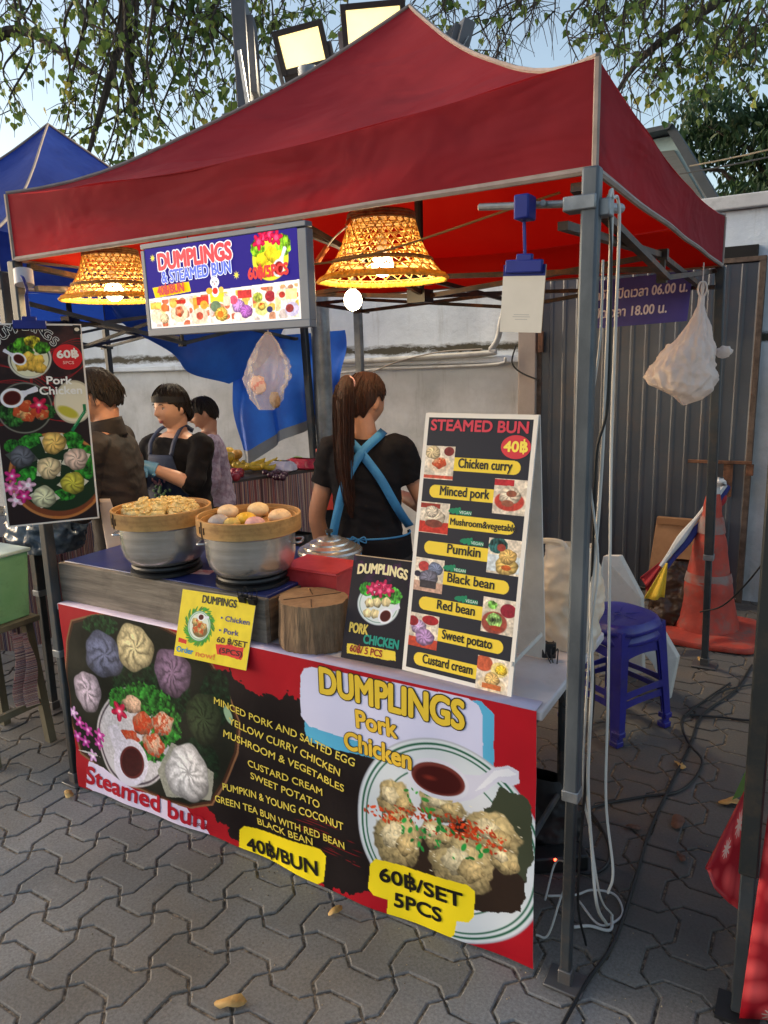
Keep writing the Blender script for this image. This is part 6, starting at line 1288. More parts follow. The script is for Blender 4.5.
# white foam boards behind the stools
foam = M('white_foam', rgb(214, 208, 200), .6, col2=rgb(196, 188, 180), vs=7, dirt=rgb(150, 140, 128), ds=7)
for pts, w_, lb in (([(603, 556), (619, 556), (641, 598), (640, 640), (596, 640), (594, 600)], 3.6, 'white foam box lid leaning behind the stacked blue stools'), ([(640, 610), (653, 616), (677, 658), (670, 671), (652, 664), (641, 650)], 3.45, 'grubby white foam panel standing on the ground right of the blue stools')):
    m = MB(); V = [at(a, b_, w_) for a, b_ in pts]; zmin = min(v.z for v in V)
    if w_ == 3.6:
        for k in (3, 4): V[k].z = .02; V[k] += Vector((0, .1, 0))
    else:
        for k in (3,): V[k].z = 0.0
    m.prism(V, Vector((.01, .035, 0))); tag(m.build('foam_panel', foam, smooth=False, bevel=.004), lb, 'foam board')
# ================================================================== cone, flags, cardboard, rubbish bag
om = M('cone_orange', rgb(190, 66, 48), .6, col2=rgb(148, 52, 42), vs=6, bump=.25, bs=20, dirt=rgb(112, 92, 84), ds=7, da=.9)
cb = Vector((-.035, 2.80, 0)); t = thing('traffic_cone', cb, 'tall battered orange traffic cone with grey bands standing by the metal gate', 'traffic cone')
topz = at(727, 486, 4.35).z; CH = .80
m = MB(); rb = .29
def bas(u, v):
    a = 2*math.pi*u+.2; sq = 1/(abs(math.cos(a))**7+abs(math.sin(a))**7)**(1/7); return cb+Vector((math.cos(a)*rb*sq*(.45+.55*v)*1.0, math.sin(a)*rb*sq*(.45+.55*v), .045-.02*v**2-(.02 if v > .97 else 0)+.004*math.sin(a*5)*v))
m.grid(bas, 60, 12, closeu=True); m.build('base', om, t, solid=.012)
m = MB(); pr = []
for k in range(41):
    v = k/40; r_ = .155*(1-v)+.030*v; r_ = .148*(1-v)**1.05+.033; pr.append((r_+(.004 if int(v*10) % 3 == 0 else 0), .03+CH*v))
m.lathe(pr, cb, 40, fn=lambda a, i: 1+.012*math.sin(a*2+i*.3)); m.build('cone_body', om, t, sharp=70)
for v0, v1 in ((.36, .43), (.72, .84)):
    m = MB(); m.lathe([(.148*(1-v)**1.05+.0385, .03+CH*v) for v in np.linspace(v0, v1, 5)], cb, 40, fn=lambda a, i: 1+.012*math.sin(a*2+i)); m.build('grey_band', M('worn_reflective', rgb(136, 118, 114), .6, col2=rgb(160, 72, 58), vs=9, lo=.4, hi=.6), t)
m = MB(); m.lathe([(.034, .83), (.034, .86), (.027, .875), (.0, .877)], cb, 20); m.ball(cb+Vector((.02, -.02, .9)), .035, 14, 10, (1.3, 1, .8), fn=lambda p: 1+.35*mnoise.noise(p*3)); m.build('plastic_rag', M('white_black_rag', rgb(206, 204, 204), .5, col2=rgb(40, 40, 44), vs=14, lo=.42, hi=.5), t)
# rolled flags leaning on the cone
A_ = cb+Vector((.0, -.06, .90)); B_ = at(664, 566, 4.05); Cc = at(640, 578, 4.0); C2 = at(652, 598, 4.0)
fl = thing('rolled_flags', at(645, 600, 4.0), 'rolled striped flag in red, white, blue and yellow leaning on the traffic cone', 'flag'); 
A0 = at(727, 486, 4.25); A1 = at(664, 568, 4.15); dd = (A1-A0); s1_ = _r*.02
for nm, cl, off, e_ in (('white_stripe', rgb(206, 206, 206), -.026, (0, 0)), ('blue_stripe', rgb(40, 48, 120), .010, (0, 0)), ('red_stripe', rgb(176, 40, 48), .040, (0, 0))):
    m = MB(); o_ = _r*off+Vector((0, -.01*(off < 0), -off*.4)); k0 = 0 if nm != 'red_stripe' else .1; k1 = 1 if nm != 'red_stripe' else .45
    m.tube(cat_rom([A0+o_*.5+dd*k0, A0+o_+dd*(k0+k1)/2, A0+o_*.8+dd*k1], 6), [.018+.006*math.sin(k) for k in range(13)], 8); m.build(nm, M('cloth_'+nm, cl, .8, bump=.4, bs=12), fl)
def tri(a, b_, c_, nm, cl):
    m = MB(); a, b_, c_ = [Vector(q) for q in (a, b_, c_)]
    m.grid(lambda u, v: a.lerp(b_.lerp(c_, u), max(v, .08))+Vector((_f.x, _f.y, 0))*(.022*math.sin(u*9)*v), 16, 8); m.build(nm, M('cloth_'+nm, cl, .8, bump=.4, bs=12), fl, solid=.004)
tri(at(668, 560, 4.12), at(643, 600, 4.05), at(665, 598, 4.05), 'yellow_flag', rgb(220, 182, 50)); tri(at(668, 556, 4.16), at(641, 577, 4.1), at(648, 592, 4.1), 'red_flag', rgb(172, 44, 48))
cbm = M('cardboard', rgb(166, 122, 84), .8, col2=rgb(140, 98, 64), vs=4, dirt=rgb(100, 70, 46), ds=6)
t = thing('cardboard_box', ony(690, 600, 3.28), 'brown cardboard box sheet leaning on the grey gate behind the cone', 'cardboard'); t.location.z = 0
a, b_ = ony(657, 517, 3.36), ony(716, 517, 3.36); m = MB(); zt_ = a.z; m.prism([Vector((a.x-.03, 3.22, .02)), Vector((a.x+.40, 3.22, .02)), Vector((a.x+.40, 3.36, zt_)), a], (0, .04, 0)); m.build('sheet', cbm, t, smooth=False, bevel=.003)
m = MB(); m.prism([Vector((a.x+.002, 3.356, zt_)), Vector((a.x+.40, 3.356, zt_)), Vector((a.x+.40, 3.35, zt_-.04)), Vector((a.x+.002, 3.35, zt_-.04))], (0, -.012, 0)); m.build('folded_edge', M('cardboard_edge', rgb(150, 104, 66), .8), t, smooth=False)
bb = M('black_rubbish_film', rgb(30, 24, 22), .3, col2=rgb(70, 46, 32), vs=5, bump=.8, bs=10)
c = at(678, 600, 4.35); m, f = bag_mesh((c.x, c.y, 0), .17, .13, .42, 21, .35); tag(m.build('rubbish_bag', bb, sharp=70), 'crumpled black and brown rubbish bag on the ground beside the traffic cone', 'rubbish bag')
# ================================================================== cables
wc = M('white_cable', rgb(206, 204, 200), .45); bc = M('black_cable', rgb(26, 26, 28), .5)
def cable(pts, r_, mt, label, n=8): m = MB(); m.tube(cat_rom(pts, n), r_, 7); return tag(m.build('cable', mt), label, 'cable')
Y = .06
cable([(.035, .03, 1.95), ony(618, 200, Y), ony(619, 240, Y), ony(612, 420, Y), ony(610, 560, Y), ony(608, 700, Y), ony(606, 800, Y), ony(613, 870, Y), ony(608, 893, Y)], .0036, wc, 'straight white cable hanging from the right front post, farthest right of the bundle')
cable([(.03, .02, 1.95), ony(612, 210, .04), ony(604, 420, .04), ony(598, 520, .04), ony(591, 600, .04), ony(592, 680, .04), ony(588, 780, .04), ony(592, 850, .04), ony(597, 905, .04), onz(607, 925, .01)], .0045, wc, 'thick white cable hanging close behind the right front post')
cable([ony(603, 260, .03), ony(600, 340, .03), ony(588, 450, .03), ony(598, 560, .02), ony(590, 640, .03), ony(583, 780, .05), ony(590, 830, .07), ony(600, 895, .08), onz(612, 915, .015)], .0028, wc, 'thin white cable twisting along the right front post')
cable([ony(608, 195, .03), ony(611, 260, .04), ony(608, 400, .04), ony(597, 450, .03), ony(594, 520, .03), ony(590, 640, .05), ony(594, 690, .05), ony(584, 800, .05), ony(578, 900, .05), onz(586, 945, .01)], .0035, bc, 'black cable hanging beside the white ones on the right front post')
cable([onz(545, 900, .02), onz(556, 862, .06), onz(570, 870, .15), onz(560, 900, .10), onz(548, 935, .01), onz(536, 935, .01)], .0032, wc, 'white cable looping up by the power strip behind the banner edge')
cable([onz(578, 900, .01), onz(600, 925, .008), onz(622, 915, .008), onz(615, 895, .01), onz(592, 890, .012), onz(575, 895, .012), onz(548, 896, .02)], .0035, wc, 'white cable coiled on the paving by the right front post')
cable([onz(612, 915, .012), onz(610, 930, .008), onz(590, 926, .008), onz(574, 927, .009)], .0045, wc, 'short thick white cable end lying on the paving by the post')
cable([onz(560, 1030, .008), onz(585, 985, .008), onz(615, 940, .009), onz(635, 880, .009), onz(650, 830, .009), onz(672, 782, .009), onz(690, 745, .009), onz(702, 715, .009), onz(735, 690, .009), onz(752, 665, .009)], .0055, bc, 'thick black cable running across the paving from the bottom edge towards the cone')
cable([onz(560, 820, .01), onz(600, 805, .009), onz(640, 797, .009), onz(676, 792, .009), onz(695, 778, .009), onz(702, 760, .015), onz(690, 745, .02), onz(682, 728, .01), onz(684, 716, .009), onz(705, 700, .009), onz(730, 683, .009)], .005, bc, 'black cable curling on the ground in the middle of the paving')
cable([onz(690, 715, .012), onz(720, 717, .009), onz(745, 720, .009), onz(765, 720, .009)], .005, bc, 'black cable branching right across the paving')
cable([onz(684, 716, .012), onz(705, 700, .02), onz(725, 690, .012), onz(760, 683, .009)], .004, bc, 'black cable lying in a shallow curve behind the others')
cable([at(700, 612, 3.6), at(722, 606, 3.5), at(745, 585, 3.3), at(775, 548, 3.1)], .004, bc, 'black cable strung in mid-air in front of the cone')
cable([onz(545, 800, .01), onz(560, 795, .012), onz(590, 812, .01), onz(609, 845, .009), onz(604, 868, .009), onz(580, 872, .009), onz(556, 850, .01), onz(552, 825, .01), onz(575, 810, .014)], .005, bc, 'black cable coiled behind the banner end')
q = onz(555, 875, .0); t = thing('power_strip', q, 'black power strip with a tiny red light on the ground behind the banner', 'power strip'); m = MB(); m.box(q+Vector((-.03, .03, .028)), (.24, .07, .055), rz=.6); m.build('strip_body', black_i, t, bevel=.006); m = MB(); m.ball(q+Vector((-.0, .0, .055)), .005, 8, 6); m.build('indicator_light', M('red_led', (1, .05, .02, 1), .4, col2=(1, .05, .02, 1), emit=6), t)
q = q+Vector((-.10, .16, 0)); t = thing('equipment_bag', q, 'dark bag on the ground behind the right end of the banner', 'bag'); m, f = bag_mesh(q, .13, .1, .24, 5, .5); m.build('bag_body', M('dark_nylon', rgb(34, 32, 34), .6, bump=.5, bs=10), t, sharp=70)
# cord across the canopy underside
cable([Vector((-1.2, .1, 1.93)), Vector((-.7, .12, 1.90)), Vector((-.1, .1, 1.99))], .003, M('tan_cord', rgb(150, 110, 60), .7), 'thin tan cord stretched under the canopy above the basket lamp')
# ================================================================== fallen leaves
dl = M('dry_leaf', rgb(196, 160, 98), .7, col2=rgb(160, 122, 66), vs=20, bump=.3); dl2 = M('brown_leaf', rgb(112, 78, 62), .8, col2=rgb(84, 56, 44), vs=20)
rnd = random.Random(5)
for x_, y_, s_, mt, lb in ((231, 1004, .045, dl, 'large curled tan leaf at the bottom of the paving'), (335, 913, .028, dl, 'small pale triangular leaf in front of the banner'), (69, 795, .035, dl, 'tan leaf beside the foot of the left front post'), (680, 766, .034, dl, 'tan leaf on the paving near the black cables'), (730, 803, .045, dl, 'broad tan leaf beside the strawberry cloth'), (678, 823, .05, dl2, 'long brown leaf on the dim paving'), (681, 858, .026, dl2, 'small grey-brown leaf on the dim paving'), (633, 828, .03, dl2, 'small reddish leaf near the hanging white cables'), (700, 660, .03, dl, 'pale leaf by the foot of the rear right post'), (556, 826, .045, dl2, 'brown leaf behind the banner end')):
    p = onz(x_, y_, .006); a = rnd.random()*6; m = MB(); nn = 14; V = [Vector((0, 0, .008))]
    for k in range(nn): b_ = 2*math.pi*k/nn; rr2 = s_*(.75+.4*abs(math.cos(b_))+rnd.uniform(-.12, .12)); rr2 *= .8; V.append(Vector((rr2*math.cos(b_), rr2*.62*math.sin(b_), .002+.009*abs(math.sin(b_+.6))*rnd.uniform(.5, 1.3))))
    Rm = Matrix.Rotation(a, 3, 'Z'); m.add([p+Rm @ v for v in V], [(0, k+1, (k+1) % nn+1) for k in range(nn)]); tag(m.build('fallen_leaf', mt, solid=.0008), lb, 'leaf', 'dry leaves on the paving')
# ================================================================== neighbour's fruit table
stripe = bpy.data.materials.new('striped_cloth'); stripe.use_nodes = True; N = stripe.node_tree.nodes; L = stripe.node_tree.links; b = N['Principled BSDF']; b.inputs['Roughness'].default_value = .9
at0 = N.new('ShaderNodeAttribute'); at0.attribute_name = 'su'; 
wv = N.new('ShaderNodeTexNoise'); wv.noise_dimensions = '1D'; wv.inputs['Scale'].default_value = 42; wv.inputs['Detail'].default_value = 2; L.new(at0.outputs['Fac'], wv.inputs['W'])
rp = N.new('ShaderNodeValToRGB'); rp.color_ramp.interpolation = 'CONSTANT'; els = rp.color_ramp.elements; els[0].position = 0; els[0].color = rgb(84, 60, 64); els[1].position = .36; els[1].color = rgb(176, 138, 120)
for p_, c_ in ((.42, (136, 76, 78)), (.47, (82, 74, 100)), (.52, (206, 184, 160)), (.56, (150, 84, 82)), (.62, (92, 90, 108)), (.67, (200, 172, 148))): e_ = els.new(p_); e_.color = rgb(*c_)
L.new(wv.outputs[0], rp.inputs[0]); L.new(rp.outputs[0], b.inputs['Base Color'])
def cloth(name, fn, nu, nv, label, cat, parent=None, su=lambda u, v: u):
    m = MB(); m.grid(fn, nu, nv); o = m.build(name, stripe, parent); a = o.data.attributes.new('su', 'FLOAT', 'POINT'); a.data.foreach_set('value', [su(i/nu, j/nv) for j in range(nv+1) for i in range(nu+1)])
    if label: tag(o, label, cat)
    return o
FT = [at(186, 483, 4.55), at(318, 463, 5.15)]; za = .885
for v in FT: v.z = za
dv = (FT[1]-FT[0]).normalized(); pv_ = Vector((-dv.y, dv.x, 0)); 
if pv_.y < 0: pv_ = -pv_
t = thing('fruit_table', (FT[0]+FT[1])/2, 'fruit stall table draped in brown striped cloth in front of the white wall', 'table'); t.location.z = 0
Lh = (FT[1]-FT[0]).length; F0 = FT[0]-dv*.25; 
m = MB(); m.prism([F0, F0+dv*(Lh+.25), F0+dv*(Lh+.25)+pv_*.62, F0+pv_*.62], (0, 0, -.03)); m.build('table_top', M('dark_table', rgb(70, 62, 60), .5), t, smooth=False)
for a in (0.05, Lh+.18):
    for b2 in (.05, .57): m = MB(); q = F0+dv*a+pv_*b2; m.bar((q.x, q.y, 0), (q.x, q.y, za-.03), .035); m.build('leg', M('dark_table', rgb(70, 62, 60), .5), t)
o = cloth('table_cloth', lambda u, v: F0-pv_*.012+dv*(u*(Lh+.25))-pv_*(.02+.025*math.sin(u*46)*v)-Vector((0, 0, .012+.72*v)), 90, 10, None, None, t, lambda u, v: u*1.3)
o = cloth('table_cloth', lambda u, v: F0+dv*(Lh+.262)+pv_*(u*.62)+dv*(.02+.025*math.sin(u*30)*v)-Vector((0, 0, .012+.72*v)), 40, 10, None, None, t, lambda u, v: u*.8)
def on_table(x_, y_): p = onz(x_, y_, za+.02); return p
def fruit(name, px_, rad, cl, label, cat, grp, sq=(1, 1, .95), z=0):
    p = onz(px_[0], px_[1], za+rad*.5); m = MB(); m.ball(p+Vector((0, 0, z)), rad, 16, 12, sq, fn=lambda q: 1-.12*math.exp(-(q.x**2+q.y**2)*9)*(q.z > 0)); tag(m.build(name, M('fruit_%d_%d_%d' % cl, rgb(*cl), .35, vs=20), origin=(p.x, p.y, za)), label, cat, grp)
rnd = random.Random(3)
for k in range(9):
    x_, y_ = 216+rnd.uniform(0, 22), 464+rnd.uniform(-2, 5); fruit('mango', (x_, y_), .04, ((222, 180, 60), (216, 160, 70))[k % 2], 'yellow fruit in the pile at the left of the fruit table', 'mango', 'yellow fruit piled on the fruit table', z=.02+.03*(k % 3))
for k in range(10): fruit('pink_fruit', (217+rnd.uniform(0, 26), 473+rnd.uniform(-2, 5)), .030, (176, 52, 62), 'small red fruit along the front of the fruit table', 'fruit', 'small red fruit on the fruit table')
ban = M('banana', rgb(228, 192, 60), .5, vs=12, dirt=rgb(90, 70, 30), ds=14, da=.6)
for k in range(7):
    p = onz(244+k*4.5, 466-(k % 3)*1.5, za+.045); m = MB(); a = .6+k*.12; d = Vector((math.cos(a), math.sin(a), 0)); m.tube(cat_rom([p-d*.08+Vector((0, 0, .02)), p-d*.03-Vector((0, 0, .01)), p+d*.04-Vector((0, 0, .008)), p+d*.09+Vector((0, 0, .03))], 5), [.006]+[.017]*4+[.019]*6+[.017]*3+[.008, .005], 8); tag(m.build('banana', ban), 'ripe yellow banana in the bunch on the fruit table', 'banana', 'bananas on the fruit table')
for k in range(12): fruit('grape_cluster', (262+rnd.uniform(0, 24), 474+rnd.uniform(-3, 4)), .022, (66, 26, 50), 'dark purple fruit at the middle front of the fruit table', 'fruit', 'dark purple fruit on the fruit table')
for k in range(5): fruit('green_fruit', (292+rnd.uniform(0, 18), 462+rnd.uniform(-2, 3)), .035, (96, 130, 60), 'green fruit at the back right of the fruit table', 'fruit', 'green fruit on the fruit table')
p = onz(282, 468, za+.02); m, f = bag_mesh((p.x, p.y, za+.001), .12, .09, .07, 31, .5); tag(m.build('produce_bag', M('clear_white_film', rgb(206, 200, 214), .25, bump=.6, bs=14), sharp=70), 'crumpled clear plastic bag on the fruit table', 'plastic bag')
p = onz(303, 464, za+.03); m, f = bag_mesh((p.x, p.y, za+.001), .15, .09, .07, 33, .6); tag(m.build('produce_bag', M('red_net', rgb(176, 40, 58), .4, bump=.6, bs=20), sharp=70), 'red net bag of fruit at the right end of the fruit table', 'net bag')
# dark sack under, and red sign strip by the wall
c = at(300, 520, 4.9); m, f = bag_mesh((c.x, c.y, 0), .2, .16, .5, 41, .4); tag(m.build('dark_sack', M('dark_nylon', rgb(34, 32, 34), .6, bump=.5, bs=10), sharp=70), 'dark crumpled sack on the ground at the end of the fruit table', 'sack')
t = thing('red_rack', at(324, 520, 3.9), 'narrow black stand with two orange-red panels behind the ponytailed woman', 'stand'); t.location.z = 0
for y0_, y1_, mt in ((449, 469, 'r'), (489, 510, 'r')):
    m = MB(); a, b_ = at(316, y0_, 3.9), at(334, y1_, 3.9); m.bar((a+at(316, y1_, 3.9))/2, (at(334, y0_, 3.9)+b_)/2, (a.z-b_.z), .02, up=_f); m.build('red_panel', M('orange_red_plastic', rgb(206, 56, 38), .45), t, bevel=.003)
m = MB(); a = at(325, 449, 3.92); m.bar(Vector((a.x, a.y+.02, 0)), a+Vector((0, .02, 0)), .07, .02, up=_f); m.build('upright', black_i, t)
# ================================================================== left neighbour: striped table, green bin
q = at(60, 530, 3.2)
A0, A1 = at(-40, 533, 3.6), at(122, 523, 4.1); A0.z = A1.z = .80; dv = (A1-A0).normalized(); pw2 = Vector((-dv.y, dv.x, 0)); 
if pw2.y < 0: pw2 = -pw2
L2 = (A1-A0).length; t = thing('draped_table', (A0+A1)/2, 'neighbouring table covered with a dark red and grey striped cloth behind the hanging poster', 'table'); t.location.z = 0
m = MB(); m.prism([A0, A1, A1+pw2*.6, A0+pw2*.6], (0, 0, -.03)); m.build('table_top', M('dark_table', rgb(70, 62, 60), .5), t, smooth=False)
cloth('table_cloth', lambda u, v: A0+dv*(u*L2)-pw2*(.02+.03*math.sin(u*40)*v)-Vector((0, 0, -.006+.60*v)), 90, 10, None, None, t, lambda u, v: u*1.4)
cloth('table_cloth', lambda u, v: A1+dv*.012+pw2*(u*.6)+dv*(.01+.03*math.sin(u*28)*v)-Vector((0, 0, -.006+.60*v)), 40, 10, None, None, t, lambda u, v: u*.8)
for a in (.06, L2-.06):
    for b2 in (.06, .54): m = MB(); q = A0+dv*a+pw2*b2; m.bar((q.x, q.y, 0), (q.x, q.y, .77), .03); m.build('leg', M('dark_table', rgb(70, 62, 60), .5), t)
gb = M('green_plastic', rgb(150, 200, 150), .45, col2=rgb(126, 180, 128), vs=4, dirt=rgb(80, 100, 80), ds=6, trans=.15)
c1 = at(-15, 566, 2.95); c0 = at(-15, 634, 2.95); gx = c1.x; bz = c0.z; tz = at(-15, 562, 2.95).z
t = thing('green_bin', (gx-.16, c1.y+.02, bz), 'pale green plastic bin with white lid standing on a wooden stool at the left edge', 'bin')
m = MB(); V = []
for z, s_ in ((bz, .88), (tz, 1.0)): V += [Vector((gx-.17+i*.17*s_, c1.y+.05+j*.14*s_, z)) for j in (-1, 1) for i in (-1, 1)]
m.add(V, [(0, 2, 3, 1), (0, 1, 5, 4), (2, 6, 7, 3), (0, 4, 6, 2), (1, 3, 7, 5)])
for i in (-.5, 0, .5): m.bar(Vector((gx-.17+i*.17, c1.y+.05-.14*.885, bz+.01)), Vector((gx-.17+i*.19, c1.y+.05-.142, tz-.02)), .012, .01)
m.build('bin_body', gb, t, bevel=.004)
m = MB(); m.box((gx-.17, c1.y+.05, tz+.008), (.36, .30, .016)); m.build('lid', M('pale_lid', rgb(190, 206, 196), .4), t, bevel=.005)
ws = thing('wooden_stool', (gx-.17, c1.y+.05, 0), 'old wooden stool carrying the green bin at the left edge', 'stool'); wd_ = M('old_wood', rgb(112, 104, 84), .8, col2=rgb(80, 72, 58), vs=6, stretch=(1, 1, .3))
m = MB(); m.box((gx-.17, c1.y+.05, bz-.014), (.36, .30, .026)); m.build('seat', wd_, ws, bevel=.003)
for i in (-1, 1):
    for j in (-1, 1): m = MB(); m.bar((gx-.17+i*.17, c1.y+.05+j*.13, 0), (gx-.17+i*.14, c1.y+.05+j*.11, bz-.027), .034); m.build('leg', wd_, ws)
m = MB(); m.bar((gx-.33, c1.y-.07, .18), (gx-.01, c1.y-.07, .18), .03, .02); m.bar((gx-.01, c1.y-.07, .2), (gx-.01, c1.y+.17, .2), .02, .03); m.build('stretcher', wd_, ws)
q0 = at(10, 640, 3.05); cloth('striped_rag', lambda u, v: at(9+20*u, 634, 3.02)+Vector((0, .02*math.sin(u*12+v*3), -.32*v))+_r*(.02*math.sin(v*6)*v), 20, 20, 'striped woven cloth hanging down from the wooden stool', 'cloth', None, lambda u, v: v*1.2)
# grey plastic-wrapped goods at the far left behind the poster
c = at(2, 480, 3.3); t = thing('wrapped_goods', (c.x, c.y, .8), 'heap of goods wrapped in bluish plastic behind the tall poster', 'goods'); m, f = bag_mesh((c.x+.05, c.y+.15, .801), .2, .15, .42, 55, .6); m.build('wrapping', M('bluish_film', rgb(110, 122, 136), .2, col2=rgb(60, 70, 84), vs=8, bump=.9, bs=9), t, sharp=70)
# water bottles under the left table
for k, (x_, y_) in enumerate(((37, 690), (45, 697))):
    p = onz(x_, y_+4, 0)+Vector((-.1, .35, 0)); m = MB(); m.lathe([(0, 0), (.032, 0), (.034, .02), (.03, .08), (.034, .11), (.034, .17), (.014, .21), (.013, .225), (0, .226)], p, 18); t = thing('water_bottle', p, ('clear plastic water bottle on the ground under the left table, farther left', 'clear plastic water bottle on the ground under the left table, nearer the post')[k], 'bottle', 'water bottles under the left table'); m.build('bottle_body', M('clear_pet', rgb(170, 186, 200), .15, alpha=.5), t)
    m = MB(); m.lathe([(.0, .224), (.015, .224), (.015, .242), (0, .243)], p, 14); m.build('cap', M('blue_cap', rgb(60, 90, 170), .4), t)
# ================================================================== right foreground neighbour stall
fp = thing('side_post', (.40, .13, 0), 'dark steel post of the next stall at the right edge of the photo', 'post'); foot = onz(738, 1012, 0); topv = foot+Vector((.02, .0, 1.9))
t1 = ony(772, 560, foot.y); d_ = (t1-foot); topv = foot+d_*(1.95/d_.z); fp.location = foot
m = MB(); m.bar(foot+d_*(.40/d_.z), topv, .042, .042, up=(0, 1, 0)); m.build('outer_tube', M('black_post', rgb(44, 48, 50), .45, metal=.3, dirt=rgb(92, 76, 60), ds=6, stretch=(1, 1, .3)), fp, bevel=.005)
m = MB(); m.bar(foot+Vector((0, 0, .01)), foot+d_*(.43/d_.z), .033, .033, up=(0, 1, 0)); m.build('inner_tube', post_m, fp, bevel=.004)
m = MB(); m.box(foot+Vector((0, 0, .005)), (.1, .09, .01)); m.build('foot_plate', black_i, fp)
# strawberry cloth
berry = bpy.data.materials.new('strawberry_print'); berry.use_nodes = True; N = berry.node_tree.nodes; L = berry.node_tree.links; b = N['Principled BSDF']; b.inputs['Roughness'].default_value = .4
uvn = N.new('ShaderNodeAttribute'); uvn.attribute_name = 'suv'; vo = N.new('ShaderNodeTexVoronoi'); vo.inputs['Scale'].default_value = 15; L.new(uvn.outputs['Vector'], vo.inputs['Vector'])
rp = N.new('ShaderNodeValToRGB'); rp.color_ramp.elements[0].color = rgb(240, 92, 92); rp.color_ramp.elements[1].color = rgb(158, 20, 34); rp.color_ramp.elements[1].position = .6; rp.color_ramp.elements[0].position = .12; L.new(vo.outputs['Distance'], rp.inputs[0])
hs_ = N.new('ShaderNodeSeparateColor'); L.new(vo.outputs['Color'], hs_.inputs[0]); gt = N.new('ShaderNodeMath'); gt.operation = 'GREATER_THAN'; gt.inputs[1].default_value = .72; L.new(hs_.outputs[0], gt.inputs[0])
vs_ = N.new('ShaderNodeVectorMath'); vs_.operation = 'SUBTRACT'; L.new(uvn.outputs['Vector'], vs_.inputs[0]); L.new(vo.outputs['Position'], vs_.inputs[1])
sp_ = N.new('ShaderNodeSeparateXYZ'); L.new(vs_.outputs[0], sp_.inputs[0]); an = N.new('ShaderNodeMath'); an.operation = 'ARCTAN2'; L.new(sp_.outputs[0], an.inputs[0]); L.new(sp_.outputs[1], an.inputs[1])
m9 = N.new('ShaderNodeMath'); m9.operation = 'MULTIPLY'; m9.inputs[1].default_value = 10; L.new(an.outputs[0], m9.inputs[0]); si = N.new('ShaderNodeMath'); si.operation = 'SINE'; L.new(m9.outputs[0], si.inputs[0])
ma = N.new('ShaderNodeMath'); ma.operation = 'MULTIPLY_ADD'; ma.inputs[1].default_value = .11; ma.inputs[2].default_value = .26; L.new(si.outputs[0], ma.inputs[0])
lt = N.new('ShaderNodeMath'); lt.operation = 'LESS_THAN'; L.new(vo.outputs['Distance'], lt.inputs[0]); L.new(ma.outputs[0], lt.inputs[1]); mu = N.new('ShaderNodeMath'); mu.operation = 'MULTIPLY'; L.new(lt.outputs[0], mu.inputs[0]); L.new(gt.outputs[0], mu.inputs[1])
mx = N.new('ShaderNodeMix'); mx.data_type = 'RGBA'; L.new(mu.outputs[0], mx.inputs[0]); L.new(rp.outputs[0], mx.inputs[6]); mx.inputs[7].default_value = rgb(222, 188, 176); L.new(mx.outputs[2], b.inputs['Base Color'])
def berry_sheet(name, fn, nu, nv, parent, sc_=(1, 1)):
    m = MB(); m.grid(fn, nu, nv); o = m.build(name, berry, parent, solid=.0015); a = o.data.attributes.new('suv', 'FLOAT_VECTOR', 'POINT'); vals = []
    for j in range(nv+1):
        for i in range(nu+1): vals += [i/nu*sc_[0], j/nv*sc_[1], 0]
    a.data.foreach_set('vector', vals); return o
sc_t = thing('stall_counter', (.75, .35, 0), 'counter of the next stall wrapped in red strawberry-print cloth at the lower right', 'counter')
m = MB(); m.box((.95, .5, .74), (1.0, .7, .03)); m.build('counter_top', white_b, sc_t); 
for i in (.5, 1.4):
    for j in (.2, .8): m = MB(); m.tube([(i, j, 0), (i, j, .73)], .015, 8); m.build('leg', post_m, sc_t)
p0 = onz(772, 895, .0); 
tR = [ony(776, 780, .16), ony(736, 1030, .02)]
berry_sheet('front_cloth', lambda u, v: Vector((.425+.9*u, .12+.05*math.sin(u*9)*v-.03*v, .745-.735*v))+Vector((-.03*v*(1-u), 0, 0)), 40, 20, sc_t, (.9, .75))
a, b2, c2, d2_ = at(706, 866, 1.98), at(752, 775, 2.12), at(742, 912, 1.92), at(770, 880, 1.95)
m0 = at(720, 895, 1.93)
def cur(u, v):
    top_ = a.lerp(b2, u); e = [a, at(714, 888, 1.95), at(728, 902, 1.93), c2]; k = u*3; i = min(int(k), 2); low = e[i].lerp(e[i+1], k-i); lowx = low
    # fan from the outer edge to the post
    return top_.lerp(lowx if v < 1 else lowx, v)+Vector((0, -.015*math.sin(v*3.1), 0))
berry_sheet('loose_corner', cur, 16, 12, sc_t, (.25, .2))
m = MB(); gpn = M('green_leaf_cloth', rgb(110, 150, 40), .5, trans=.2); q = [at(732, 800, 2.25), at(752, 757, 2.3), at(756, 752, 2.3), at(756, 790, 2.28)]; m.prism(q, (.002, .004, 0)); m.build('green_strip', gpn, sc_t, smooth=False)
